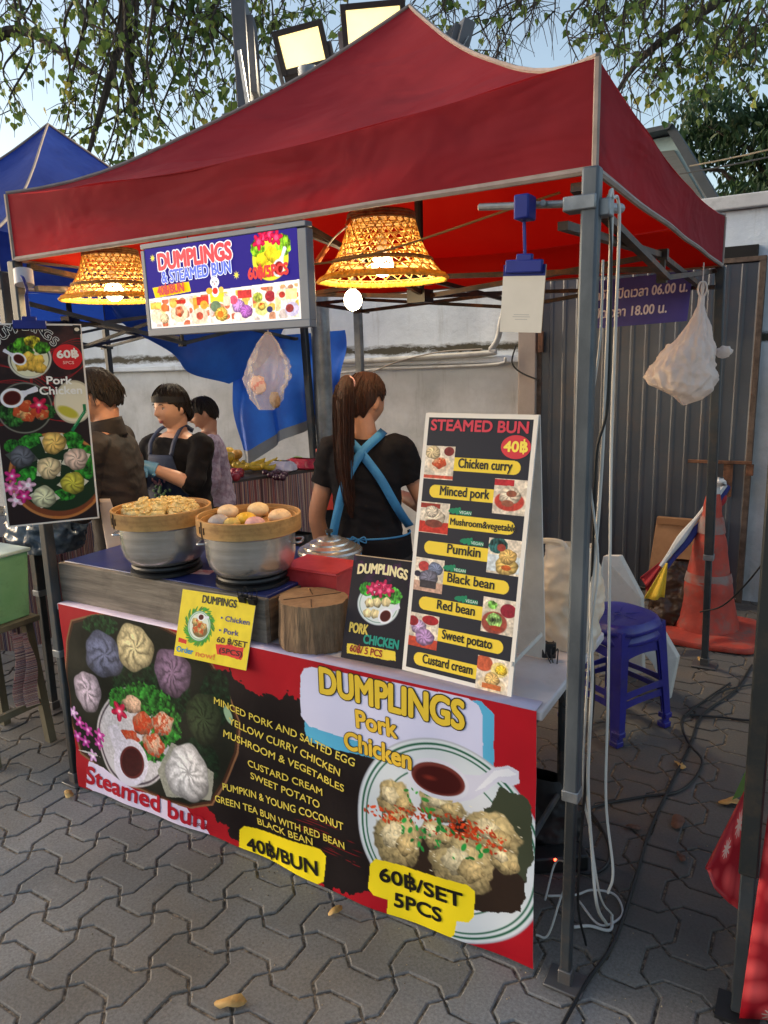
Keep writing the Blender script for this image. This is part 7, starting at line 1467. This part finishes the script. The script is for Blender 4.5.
# ================================================================== people
V3_ = Vector
def fuse(parts, voxel, name, mat_, parent, smooth_it=4, folds=0):
    """fuse closed pieces into one continuous skin with a voxel remesh"""
    m = MB()
    for V, F in parts: m.add(V, F)
    me = bpy.data.meshes.new(name); me.from_pydata(m.v, [], m.f); o = bpy.data.objects.new(name, me); C.objects.link(o)
    rm = o.modifiers.new('Remesh', 'REMESH'); rm.mode = 'VOXEL'; rm.voxel_size = voxel
    sm = o.modifiers.new('Smooth', 'SMOOTH'); sm.iterations = smooth_it; sm.factor = .5
    bpy.context.view_layer.update(); dg = bpy.context.evaluated_depsgraph_get(); ev = bpy.data.meshes.new_from_object(o.evaluated_get(dg)); bpy.data.objects.remove(o)
    V = [v.co.copy() for v in ev.vertices]; F = [tuple(p.vertices) for p in ev.polygons]; bpy.data.meshes.remove(ev)
    if folds:
        N_ = [V3_() for _ in V]
        for f in F:
            n_ = (V[f[1]]-V[f[0]]).cross(V[f[2]]-V[f[0]])
            for i in f: N_[i] += n_
        for i, v in enumerate(V):
            n_ = N_[i].normalized() if N_[i].length > 0 else N_[i]; q = V3_((v.x*5+v.z*3, v.y*5, v.z*11+v.x*4)); w = abs(mnoise.noise(q))+.5*abs(mnoise.noise(q*2.1)); V[i] = v+n_*folds*(.5-1.6*w)
    mb = MB(); mb.add(V, F); return mb.build(name, mat_, parent, sharp=180)
def head_geo(c, rot, s=1.0, fem=True):
    """head modelled about its centre, face towards local -Y"""
    n1, n2 = 64, 48; V = []; F = []
    g = lambda x, z, x0, z0, sx_, sz: math.exp(-((x-x0)/sx_)**2-((z-z0)/sz)**2)
    for j in range(n2+1):
        t = math.pi*j/n2
        for i in range(n1):
            a = 2*math.pi*i/n1; p = Vector((math.sin(t)*math.sin(a), -math.sin(t)*math.cos(a), math.cos(t)))
            x, y, z = p.x*.074, p.y*.093, p.z*.112
            if z < 0: k = (-z/.112); x *= 1-.30*k**1.6; y *= (1-.22*k**2) if y > 0 else (1-.06*k**2); 
            if y > 0 and z < -.02: y *= 1-.5*min((-z-.02)/.08, 1)
            if y < 0:
                f = min(-y/.05, 1)
                y += -f*(.021*g(x, z, 0, -.022, .011, .013)+.012*g(x, z, 0, -.004, .008, .022)+.004*g(x, z, .012, -.028, .006, .007)+.004*g(x, z, -.012, -.028, .006, .007))
                y += -f*(.008*g(x, z, 0, -.056, .022, .0065)+.007*g(x, z, 0, -.068, .018, .006)+.010*g(x, z, 0, -.094, .022, .014)-.004*g(x, z, 0, -.0625, .020, .0022)-.003*g(x, z, 0, -.080, .02, .006))
                for s_ in (-1, 1): y += f*(.009*g(x, z, s_*.031, .006, .016, .010))-f*(.004*g(x, z, s_*.031, .022, .018, .006)+.006*g(x, z, s_*.043, -.03, .018, .02)+.005*g(x, z, s_*.031, .004, .009, .006))
            V.append(Vector((x, y, z))*s)
    for j in range(n2):
        for i in range(n1): F.append((j*n1+i, (j+1)*n1+i, (j+1)*n1+(i+1) % n1, j*n1+(i+1) % n1))
    out = [(V, F)]
    for s_ in (-1, 1):    # ears
        m = MB(); m.ball(Vector((s_*.074, .008, -.008))*s, .5*s, 14, 12, (.018, .036, .060), rot=Matrix.Rotation(s_*.35, 3, 'Z') @ Matrix.Rotation(-.15, 3, 'X')); out.append((m.v, m.f))
    return [([c+rot @ Vector(v) for v in V_], F_) for V_, F_ in out]
def finger_set(wrist, d, side, nrm, s=1.0, curl=.5, thumb=1, spread=1.0):
    """palm + four fingers + thumb as closed tapering pieces"""
    d, side, nrm = d.normalized(), side.normalized(), nrm.normalized(); parts = []
    m = MB(); rotm = Matrix((side, d, nrm)).transposed(); m.ball(wrist+d*.045*s, 1, 18, 12, (.040*s, .052*s, .016*s), rot=rotm, fn=lambda p: 1+.08*(abs(p.x) > .5)); parts.append((m.v, m.f))
    m = MB(); m.tube([wrist-d*.03*s, wrist+d*.02*s], [.022*s, .024*s], 12); parts.append((m.v, m.f))
    for k, (off, ln) in enumerate(((-.028, .068), (-.0095, .078), (.0095, .072), (.027, .056))):
        b0 = wrist+d*(.080-.004*abs(k-1.3))*s+side*off*s; a = 0; p = b0-d*.02*s; P = [p, b0]; q = b0; dr = d+side*(off*3*spread)
        for seg, fr in enumerate((.42, .32, .26)):
            a += curl*(.7+.25*seg); v = (dr.normalized()*math.cos(a)+nrm*math.sin(a)); q = q+v*ln*fr*s; P.append(q)
        m = MB(); m.tube(cat_rom(P, 3), [.0092*s*(1-.025*i) for i in range(13)], 8); parts.append((m.v, m.f)); m = MB(); m.ball(P[-1], .0066*s, 8, 6); parts.append((m.v, m.f))
    b0 = wrist+d*.02*s+side*thumb*.022*s; P = [b0, b0+(d*.6+side*thumb*.8)*.03*s, b0+(d*.8+side*thumb*.75+nrm*.3)*.052*s, b0+(d*1.1+side*thumb*.6+nrm*.6*curl)*.070*s]; m = MB(); m.tube(cat_rom(P, 3), [.0125*s*(1-.03*i) for i in range(10)], 8); parts.append((m.v, m.f)); m = MB(); m.ball(P[-1], .009*s, 8, 6); parts.append((m.v, m.f))
    return parts
skin1 = M('skin_warm', rgb(190, 138, 110), .5, col2=rgb(176, 124, 98), vs=12); skin2 = M('skin_pale', rgb(206, 158, 132), .5, col2=rgb(194, 144, 120), vs=12)
hairm = M('dark_hair', rgb(36, 25, 20), .5, col2=rgb(18, 13, 11), vs=40, stretch=(4, 4, .4), bump=.7, bs=70, spec=.25); hairb = M('brown_hair', rgb(64, 34, 24), .5, spec=.25, col2=rgb(28, 17, 14), vs=40, stretch=(6, 6, .35), bump=.8, bs=60)
eye_w = M('eye_white', rgb(214, 206, 200), .3); eye_d = M('eye_dark', rgb(26, 16, 14), .2); lipm = M('lips', rgb(160, 84, 78), .4); browm = M('eyebrow', rgb(34, 24, 20), .8)
blk = M('black_cotton', rgb(28, 26, 30), .9, col2=rgb(18, 17, 21), vs=6, bump=1, bs=11, spec=.2); 
def rotz(a): return Matrix.Rotation(a, 3, 'Z')
def face_bits(root, c, rot, s=1.0):
    for s_ in (-1, 1):
        m = MB(); m.ball(c+rot @ (Vector((s_*.031, -.0715, .005))*s), .011*s, 14, 10, (1.15, .7, .62), rot=rot); ey_ = m.build('eye', eye_w, root)
        m = MB(); m.ball(c+rot @ (Vector((s_*.030, -.0785, .005))*s), .0055*s, 12, 8, (1, .4, 1), rot=rot); m.build('iris', eye_d, ey_)
        m = MB(); m.tube([c+rot @ (Vector((s_*x, -.0805+abs(x-.03)*.25, z))*s) for x, z in ((.017, .008), (.025, .0125), (.035, .0128), (.045, .008))], .0016*s, 5); m.build('eyelid_line', eye_d, root)
        m = MB(); m.tube([c+rot @ (Vector((s_*x, -.0885+abs(x-.02)*.28, z))*s) for x, z in ((.014, .024), (.026, .029), (.038, .028), (.048, .022))], [.0022*s, .003*s, .0026*s, .001*s], 6); m.build('eyebrow', browm, root)
    m = MB(); m.tube([c+rot @ (Vector((x, -.0855+abs(x)*.35, -.0575-.001*math.cos(x*90)))*s) for x in (-.021, -.012, -.004, .004, .012, .021)], [.001, .0032, .0038, .0038, .0032, .001], 8); m.tube([c+rot @ (Vector((x, -.0842+abs(x)*.35, -.066))*s) for x in (-.018, -.009, 0, .009, .018)], [.001, .0038, .0046, .0038, .001], 8); m.build('lips', lipm, root)
def hair_cap(root, c, rot, s, mat_, hair_line=.055, back=.0, vol=.012, nape=-.05, seed=0, front_drop=0, name='hair'):
    m = MB(); n1, n2 = 72, 40
    def f(u, v):
        a = 2*math.pi*u; fr = math.cos(a)                     # 1 = front
        lowz = float(np.interp(fr, [-1, -.55, -.25, -.05, .25, .55, 1], [nape, nape+.004, -.022, .024, .006, .030, hair_line]))+.006*math.sin(a*13+seed)
        zz = .112+vol-(0.112+vol-lowz)*v; cz = max(min(zz/(.112+vol), 1), -1); rr3 = math.sqrt(max(1-cz*cz, 0))
        k = 1+vol/.08*(1-.3*v)+.02*mnoise.noise(Vector((math.cos(a)*6, math.sin(a)*6, v*1.5+seed)))+.012*math.sin(a*40+v*3)
        x = rr3*math.sin(a)*.074*k; y = -rr3*math.cos(a)*.093*k
        if v >= 1: x *= .96; y *= .96
        return c+rot @ (Vector((x, y, zz))*s)
    m.grid(f, n1, n2, closeu=True)
    rnd = random.Random(seed)
    for q in range(150):
        u0 = rnd.random(); v0 = rnd.uniform(.05, .5); L_ = rnd.uniform(.3, .55); du = rnd.gauss(0, .015); o = 1+rnd.uniform(.005, .05)
        P_ = [c+(f(u0+du*t, min(v0+L_*t, .985+.03*rnd.random()))-c)*o for t in (0, .35, .7, 1)]; m.tube(P_, [.0012, .0022, .002, .0006], 3, caps=False)
    return m.build(name, mat_, root, sharp=80)
# ---------------------------------------------------------------- helper to build one standing figure
def figure(name, base, yaw, label, H=1.6, pose=None, head_yaw=0, head_pitch=0, skin=skin1, lean=0, spine_side=0, hands=None, sw=.175, feet=True):
    """local frame: facing -Y before yaw; returns root and a transform"""
    root = thing(name, base, label, 'person'); k = H/1.62; Rz = rotz(yaw); B = Vector(base)
    T = lambda x, y, z: B+Rz @ (Vector((x, y, z))*k)
    return root, T, k, Rz
def limb(pts, rs, seg=16): m = MB(); n = len(pts); cr = cat_rom(pts, 4); rr4 = np.interp(np.linspace(0, n-1, len(cr)), range(n), rs); m.tube(cr, list(rr4), seg); return (m.v, m.f)
def blob(c, sq, rot=None, fn=None): m = MB(); m.ball(c, 1, 28, 20, sq, rot=rot, fn=fn); return (m.v, m.f)
def loft(T, secs, n=40, power=2.3, fn=None):
    """closed body of rings: (z, cx, cy, rx, ry)"""
    V = []; F = []
    zs = [q[0] for q in secs]; Z = np.linspace(zs[0], zs[-1], 34)
    for j, z in enumerate(Z):
        cx, cy, rx, ry = [float(np.interp(z, zs, [q[i] for q in secs])) if zs[0] < zs[-1] else float(np.interp(-z, [-a for a in zs], [q[i] for q in secs])) for i in (1, 2, 3, 4)]
        for i in range(n):
            a = 2*math.pi*i/n; sq = 1/(abs(math.cos(a))**power+abs(math.sin(a))**power)**(1/power); w_ = 1+(fn(a, z) if fn else 0)
            V.append(T(cx+rx*math.cos(a)*sq*w_, cy+ry*math.sin(a)*sq*w_, z))
    for j in range(len(Z)-1):
        for i in range(n): F.append((j*n+i, j*n+(i+1) % n, (j+1)*n+(i+1) % n, (j+1)*n+i))
    F.append(tuple(range(n))[::-1]); F.append(tuple((len(Z)-1)*n+i for i in range(n))); return V, F
def standing(name, base, yaw, label, H, arms, head, skin, top_m, pants_m, shirt_sleeve=.5, tilt=(0, 0), stocky=1.0, shirt_low=.86, hair=None, glove=None):
    """arms: {'L': (elbow, wrist, handdir, nrm), 'R': ...} local coords; head: (yaw, pitch)"""
    root, T, k, Rz = figure(name, base, yaw, label, H); ty = tilt[1]; tx = tilt[0]; st_ = stocky
    sh = 1.30; hc = T(0+tx*1.35, -.012+ty*1.35, 1.50); hr = Rz @ Matrix.Rotation(head[0], 3, 'Z') @ Matrix.Rotation(head[1], 3, 'X')
    hp = head_geo(hc, hr, k*.98)
    parts = list(hp)
    parts.append(limb([T(tx*1.2, .012+ty*1.2, 1.26), T(tx*1.28, .014+ty*1.28, 1.36), hc+hr @ Vector((0, .022, -.05))*k], [.062*k, .052*k, .052*k]))
    torso = lambda g_: loft(T, [(.80, 0, 0, .150*st_+g_, .105+g_), (.90, 0, 0, .155*st_+g_, .108+g_), (1.0, tx*.3, ty*.3, .132*st_+g_, .094+g_), (1.1, tx*.6, ty*.6, .142*st_+g_, .100+g_), (1.22, tx*.9, ty*.9, .160*st_+g_, .102+g_), (1.30, tx*1.05, ty*1.05, .165*st_+g_*.6, .085+g_*.7), (1.345, tx*1.15, ty*1.15, .110*st_+g_*.4, .065+g_*.5), (1.375, tx*1.2, ty*1.2, .055+g_*.3, .055+g_*.2)])
    parts.append(torso(-.008))
    hand_parts = {}
    for s_, key in ((-1, 'R'), (1, 'L')):
        shl = T(s_*.155*st_+tx*1.05, .0+ty*1.05, 1.305); el, wr, hd, nr, curl, thumb = arms[key]; E_l, W_r = T(*el), T(*wr)
        parts.append(limb([T(s_*.10+tx, ty, 1.30), shl, shl.lerp(E_l, .5), E_l, E_l.lerp(W_r, .35), W_r], [.045*k, .050*k, .042*k, .037*k, .036*k, .024*k]))
        side = hd.cross(nr); fs = finger_set(W_r, Rz @ hd, Rz @ side, Rz @ nr, k*.98, curl, thumb)
        hand_parts[key] = fs; parts += fs
    for s_ in (-1, 1):
        parts.append(limb([T(s_*.085, 0, .86), T(s_*.09, -.01, .66), T(s_*.088, -.012, .46), T(s_*.09, .01, .28), T(s_*.09, .02, .08)], [.098*k, .080*k, .056*k, .052*k, .036*k]))
        parts.append(blob(T(s_*.09, -.045, .036), (.042*k, .115*k, .034*k), rot=Rz))
    fuse(parts, .0058, 'body', skin, root, 3)
    # clothes
    sp = [torso(.016 if st_ < 1.1 else .02)]
    nzs = lambda a, z: .03*mnoise.noise(Vector((math.cos(a)*2, math.sin(a)*2, z*6)))+.02*math.sin(a*9+z*14)*(z < 1.05)
    sp = [loft(T, [(shirt_low, 0, 0, .170*st_, .126), (.90, 0, 0, .170*st_, .124), (1.0, tx*.3, ty*.3, .152*st_, .112), (1.1, tx*.6, ty*.6, .158*st_, .116), (1.22, tx*.9, ty*.9, .176*st_, .118), (1.30, tx*1.05, ty*1.05, .178*st_, .098), (1.340, tx*1.15, ty*1.15, .120*st_, .080), (1.355, tx*1.2, ty*1.2, .085, .074)], fn=nzs)]
    for s_, key in ((-1, 'R'), (1, 'L')):
        shl = T(s_*.155*st_+tx*1.05, .0+ty*1.05, 1.305); el, wr = arms[key][:2]; E_l, W_r = T(*el), T(*wr)
        if shirt_sleeve <= 1: e_ = shl.lerp(E_l, shirt_sleeve); sp.append(limb([T(s_*.09+tx, ty, 1.295), shl, shl.lerp(e_, .5), e_], [.058*k, .064*k, .062*k, .060*k]))
        else: e_ = E_l.lerp(W_r, shirt_sleeve-1); sp.append(limb([T(s_*.09+tx, ty, 1.295), shl, shl.lerp(E_l, .5), E_l, e_], [.058*k, .064*k, .056*k, .054*k, .046*k]))
    fuse(sp, .0065, 'shirt', top_m, root, 3, .009)
    if pants_m:
        pp_ = [loft(T, [(.74, 0, 0, .158*st_, .120), (.84, 0, 0, .166*st_, .122), (.93, 0, 0, .158*st_, .114), (.97, 0, 0, .146*st_, .106)])]
        for s_ in (-1, 1): pp_.append(limb([T(s_*.085, 0, .86), T(s_*.09, -.01, .66), T(s_*.09, -.012, .46), T(s_*.09, .01, .28), T(s_*.09, .015, .10)], [.108*k, .098*k, .082*k, .076*k, .068*k]))
        fuse(pp_, .009, 'trousers', pants_m, root, 4, .009)
    for s_ in (-1, 1): m = MB(); m.ball(T(s_*.09, -.05, .035), 1, 20, 12, (.050*k, .130*k, .042*k), rot=Rz); m.build('shoe', M('dark_shoe', rgb(34, 32, 32), .6), root)
    return root, T, k, Rz, hc, hr
V3 = Vector
# ---- ponytailed woman, back to us
wb = at(371, 600, 3.10); wb.z = 0
arm_w = {'R': ((.0, 0, 0), None, None, None, 0, 0)}
# facing away: local -Y must point away from the camera -> yaw = pi + a little
yw = math.pi+.40
arm_w = {'L': ((.225, -.02, 1.02), (.205, -.06, .77), V3((-.05, -.15, -1)), V3((-1, 0, 0)), .35, -1),
         'R': ((-.245, -.05, 1.045), (-.11, -.26, 1.06), V3((.7, -.7, 0)), V3((0, 0, -1)), .5, -1)}
root, T, k, Rz, hc, hr = standing('person', wb, yw, 'woman with a long ponytail seen from behind in a black T-shirt and blue-strapped apron', 1.585, arm_w, (-.60, .22), skin1, blk, M('black_trousers', rgb(26, 25, 28), .85, bump=.4, bs=12), .52, stocky=.9, shirt_low=.80)
hair_cap(root, hc, hr, k*.98, hairb, hair_line=.05, nape=-.075, vol=.012, seed=2)
m = MB(); P0 = hc+hr @ V3((.0, .098, .055)); side_ = Rz @ V3((1, 0, 0)); bk_ = Rz @ V3((0, 1, 0))
pts = [P0, P0+bk_*.035+side_*.004+V3((0, 0, .006)), P0+bk_*.062+side_*.012-V3((0, 0, .06)), P0+bk_*.058+side_*.018-V3((0, 0, .2)), P0+bk_*.056+side_*.018-V3((0, 0, .34)), P0+bk_*.052+side_*.010-V3((0, 0, .45)), P0+bk_*.05+side_*.0-V3((0, 0, .53))]
cr = cat_rom(pts, 8); rs = np.interp(np.linspace(0, 1, len(cr)), [0, .1, .3, .6, .85, 1], [.016, .022, .034, .033, .022, .005]); m.tube(cr, list(rs), 24)
m.v = [tuple(V3(v)+V3((mnoise.noise(V3(v)*V3((60, 60, 9)).length*.0+V3((v[0]*70, v[1]*70, v[2]*6)))*.006,)*2+(0,))) for v in m.v]
rnd = random.Random(6)
for q in range(110):
    a = rnd.random()*6.28; o0 = rnd.uniform(.7, 1.3); L_ = rnd.uniform(.75, 1.03); idx = [int(i*(len(cr)-1)*L_/9) if L_ < 1 else int(i*(len(cr)-1)/9) for i in range(2, 10)]
    m.tube([cr[i]+(side_*math.cos(a)+bk_*math.sin(a))*rs[i]*o0 for i in idx], .0016, 4)
m.build('ponytail', hairb, root, sharp=80)
m = MB(); m.tube([P0+bk_*.03+(side_*math.cos(a)*.0+V3((0, 0, 1))*math.sin(a)*.024+side_*math.cos(a)*.024) for a in [2*math.pi*i/18 for i in range(19)]], .007, 8, caps=False); m.build('hair_tie', M('pink_tie', rgb(196, 150, 150), .6), root)
ab = M('apron_blue', rgb(58, 134, 190), .7, col2=rgb(46, 112, 166), vs=9, bump=.2); ad = M('apron_dark', rgb(30, 34, 48), .8, col2=rgb(24, 26, 36), vs=8)
def strap(pts, w_, nm, mat_, root_, off=.0, nrm=None):
    m = MB(); cr = cat_rom(pts, 6); n = len(cr); V = []
    for i, p in enumerate(cr):
        d = (cr[min(i+1, n-1)]-cr[max(i-1, 0)]).normalized(); nn_ = nrm if nrm is not None else V3((0, 1, 0)); s_ = d.cross(nn_).normalized(); V += [p-s_*w_/2, p+s_*w_/2]
    m.add(V, [(2*i, 2*i+1, 2*i+3, 2*i+2) for i in range(n-1)]); return m.build(nm, mat_, root_, solid=.004)
# straps cross high on the back (back is local +Y)
bo = .128
strap([T(.075, -.02, 1.375), T(.062, .070, 1.36), T(.0, bo-.016, 1.30), T(-.075, bo-.004, 1.20), T(-.125, bo-.02, 1.10), T(-.158, .075, 1.03), T(-.178, .02, .98)], .036*k, 'strap', ab, root, nrm=bk_)
strap([T(-.075, -.02, 1.375), T(-.062, .070, 1.36), T(.0, bo-.010, 1.30), T(.06, bo+.006, 1.20), T(.10, bo-.008, 1.08), T(.135, .10, .95), T(.150, .085, .84), T(.15, .08, .70)], .036*k, 'strap', ab, root, nrm=bk_)
m = MB(); m.grid(lambda u, v: T((.178+.012*v)*math.cos(math.pi*(1.28*u-.14)), .134*math.sin(math.pi*(1.28*u-.14))*(1 if 0 < 1.28*u-.14 < 1 else 1)+.0, .945-.20*v+.006*math.sin(u*26)*v), 60, 10); m.build('apron_skirt', blk, root, solid=.004)
m = MB(); m.tube([T(.178*math.cos(a), .136*math.sin(a), .95) for a in np.linspace(-.3, 3.44, 30)], .004, 6); m.build('waist_tie', ab, root)
m = MB(); q = T(.02, .142, .95); 
for dx, ln in ((.012, .16), (-.012, .22)): m.tube(cat_rom([q, q+side_*dx+V3((0, 0, -ln*.4)), q+side_*dx*1.6+V3((0, 0, -ln))], 5), .003, 5)
for dx in (-1, 1): m.tube(cat_rom([q, q+side_*dx*.025+V3((0, 0, .012)), q+side_*dx*.03+V3((0, 0, -.012)), q], 5), .003, 5)
m.build('tie_bow', ab, root)
# ---- woman in the apron, three-quarter face to the left
wb = at(193, 600, 3.80); wb.z = 0
yw = .08     # facing: local -Y rotated; towards lower-left of the picture
arm_a = {'L': ((.205, -.15, 1.13), (.01, -.28, 1.235), V3((-.9, -.45, .1)), V3((0, -.3, -1)), .45, -1),
         'R': ((-.235, -.10, 1.10), (-.06, -.27, 1.215), V3((.8, -.5, .15)), V3((0, -.3, -1)), .5, 1)}
root, T, k, Rz, hc, hr = standing('person', wb, yw, 'woman with short black hair, blue gloves and a dark blue printed apron', 1.545, arm_a, (-.22, .10), skin2, blk, blk, 1.15, tilt=(0, -.015), stocky=1.05)
face_bits(root, hc, hr, k*.98)
hair_cap(root, hc, hr, k*.98, hairm, hair_line=.060, nape=-.06, vol=.013, seed=5)
m = MB(); m.ball(hc+hr @ V3((0, .085, -.045))*k, .038*k, 18, 14, (1.1, .9, 1.2), fn=lambda p: 1+.15*mnoise.noise(p*4)); m.ball(hc+hr @ V3((.066, .015, -.0))*k, .03*k, 14, 10, (.5, 1.1, 1.2)); m.build('hair_bun', hairm, root)
bd = M('black_headband', rgb(24, 22, 26), .7); m = MB(); m.lathe([(1, 0), (1.02, .01), (1.0, .02)], (0, 0, 0), 4) if False else None
m.grid(lambda u, v: hc+hr @ (V3((math.sin(2*math.pi*u)*(.0815-.002*v), -math.cos(2*math.pi*u)*(.099-.002*v), .040+.030*v-.03*(.5-.5*math.cos(2*math.pi*u))))*k), 48, 3, closeu=True); m.build('headband', bd, root)
nav = M('navy_apron', rgb(36, 52, 86), .75, col2=rgb(26, 38, 66), vs=6, bump=.3, bs=20)
m = MB()
def apf(u, v):     # bib and skirt wrapped over the front (-Y)
    z = 1.27-.62*v; wdt = np.interp(v, [0, .25, .45, 1], [.075, .12, .165, .185]); x = (u*2-1)*wdt; rx, ry = .187, .138; zb = np.interp(z, [.65, .9, 1.0, 1.1, 1.27], [1.03, 1.0, .95, .96, .93]); y = -ry*zb*math.sqrt(max(1-(x/(rx*1.05))**2, .05)); return T(x, y-.012-.015, z+.01*math.sin(x*30)*v)
m.grid(apf, 30, 30); m.build('apron', nav, root, solid=.004)
for s_ in (-1, 1): strap([T(s_*.07, -.145, 1.27), T(s_*.075, -.115, 1.34), T(s_*.06, -.03, 1.40), T(s_*.03, .08, 1.37)], .024, 'apron_strap', nav, root, nrm=Rz @ V3((0, -1, .4)))
lm1 = M('emb_green', rgb(96, 140, 96), .7); lm2 = M('emb_pink', rgb(170, 120, 130), .7); lm3 = M('emb_gold', rgb(190, 170, 90), .7); rnd = random.Random(3)
fr_ = lambda x, z: T(x, -.150*math.sqrt(max(1-(x/.2)**2, .1))*np.interp(z, [.65, .9, 1.0, 1.1, 1.27], [1.03, 1.0, .95, .96, .93])-.024, z)
m = MB()
for q in range(16): x_, z_ = rnd.gauss(0, .03), 1.09+rnd.gauss(0, .018); m.ball(fr_(x_, z_), .010, 8, 6, (1, .3, .8))
m.build('apron_print', lm1, root)
m = MB()
for q in range(9): m.ball(fr_(rnd.gauss(0, .028), 1.125+rnd.uniform(-.01, .03)), .008, 8, 6, (.8, .3, 1.3))
m.build('apron_print', lm2, root)
m = MB()
for q in range(7): m.ball(fr_(-.06+.02*q, 1.175), .007, 8, 6, (1.1, .3, .6))
m.build('apron_print', lm3, root)
gl = M('blue_glove', rgb(112, 168, 206), .35, col2=rgb(92, 148, 190), vs=14, bump=.3, bs=30)
for key in ('L', 'R'):
    el, wr, hd, nr, curl, th2 = arm_a[key]; side = hd.cross(nr); W_r, E_l = T(*wr), T(*el); fs = finger_set(W_r, Rz @ hd, Rz @ side, Rz @ nr, k*1.13, curl, th2)
    fs.append(limb([W_r, W_r.lerp(E_l, .12), W_r.lerp(E_l, .26)], [.029*k, .033*k, .040*k])); fuse(fs, .0042, 'glove', gl, root, 2)
# ---- man in dark jacket turning away at the left
wb = at(134, 600, 3.28); wb.z = 0
yw = -1.02
arm_m = {'L': ((.215, -.10, 1.05), (.10, -.25, 1.13), V3((-.3, -.9, -.1)), V3((0, -.2, -1)), .4, -1), 'R': ((-.215, -.10, 1.05), (-.08, -.25, 1.13), V3((.3, -.9, -.1)), V3((0, -.2, -1)), .4, 1)}
jk = M('dark_jacket', rgb(50, 42, 40), .8, col2=rgb(30, 26, 26), vs=5, bump=1, bs=9, spec=.25)
root, T, k, Rz, hc, hr = standing('person', wb, yw, 'dark-haired man in a dark jacket with a white side panel, head bowed to the left', 1.63, arm_m, (.15, .22), skin1, jk, M('black_trousers', rgb(26, 25, 28), .85), 1.85, tilt=(0, -.04), stocky=1.08, shirt_low=.78)
face_bits(root, hc, hr, k*.98)
hair_cap(root, hc, hr, k*.98, hairm, hair_line=.045, nape=-.055, vol=.018, seed=8)
m = MB(); rnd = random.Random(9)
for q in range(240):
    a = rnd.uniform(0, 6.28); zt0 = rnd.uniform(.02, .1); rr5 = math.sqrt(max(1-(zt0/.125)**2, 0)); p = V3((math.sin(a)*.088*rr5, -math.cos(a)*.107*rr5, zt0)); fr2 = math.cos(a)
    e_ = p+V3((math.sin(a)*.012, -math.cos(a)*.012, -rnd.uniform(.03, .06))); m.tube([hc+hr @ (p*k), hc+hr @ ((p+e_)/2*k+V3((math.sin(a)*.005, -math.cos(a)*.005, 0))), hc+hr @ (e_*k)], [.004, .003, .001], 4)
m.build('hair_locks', hairm, root)
m = MB(); m.grid(lambda u, v: T((.088-.020*v)*math.cos(2*math.pi*u), -.045+(.088-.020*v)*math.sin(2*math.pi*u), 1.325+.08*v+.012*math.sin(2*math.pi*u)), 36, 6, closeu=True); m.build('collar', jk, root, solid=.006)
wp = M('white_panel_cloth', rgb(196, 178, 168), .75, col2=rgb(176, 156, 146), vs=6)
m = MB(); m.grid(lambda u, v: T(.19*math.cos(-.25+u*(.35+.45*v)+.0)*1.04, .135*math.sin(-.25+u*(.35+.45*v)+.15)*1.04-.02*(1-v), 1.10-.34*v), 14, 20); m.build('side_panel', wp, root, solid=.003)
# ---- person behind, partly hidden
wb = at(226, 600, 4.75); wb.z = 0
arm_b = {'L': ((.21, -.06, 1.04), (.16, -.22, .92), V3((-.3, -.8, -.3)), V3((0, -.2, -1)), .4, -1), 'R': ((-.21, -.06, 1.04), (-.16, -.22, .92), V3((.3, -.8, -.3)), V3((0, -.2, -1)), .4, 1)}
root, T, k, Rz, hc, hr = standing('person', wb, -.7, 'seller in a pale lilac patterned blouse half hidden behind the woman in the apron', 1.44, arm_b, (0, .3), skin1, M('lilac_blouse', rgb(176, 160, 176), .8, col2=rgb(150, 128, 146), vs=38, lo=.45, hi=.55), blk, 1.5, tilt=(0, -.03))
face_bits(root, hc, hr, k*.98); hair_cap(root, hc, hr, k*.98, hairm, hair_line=.05, nape=-.06, vol=.013, seed=12)
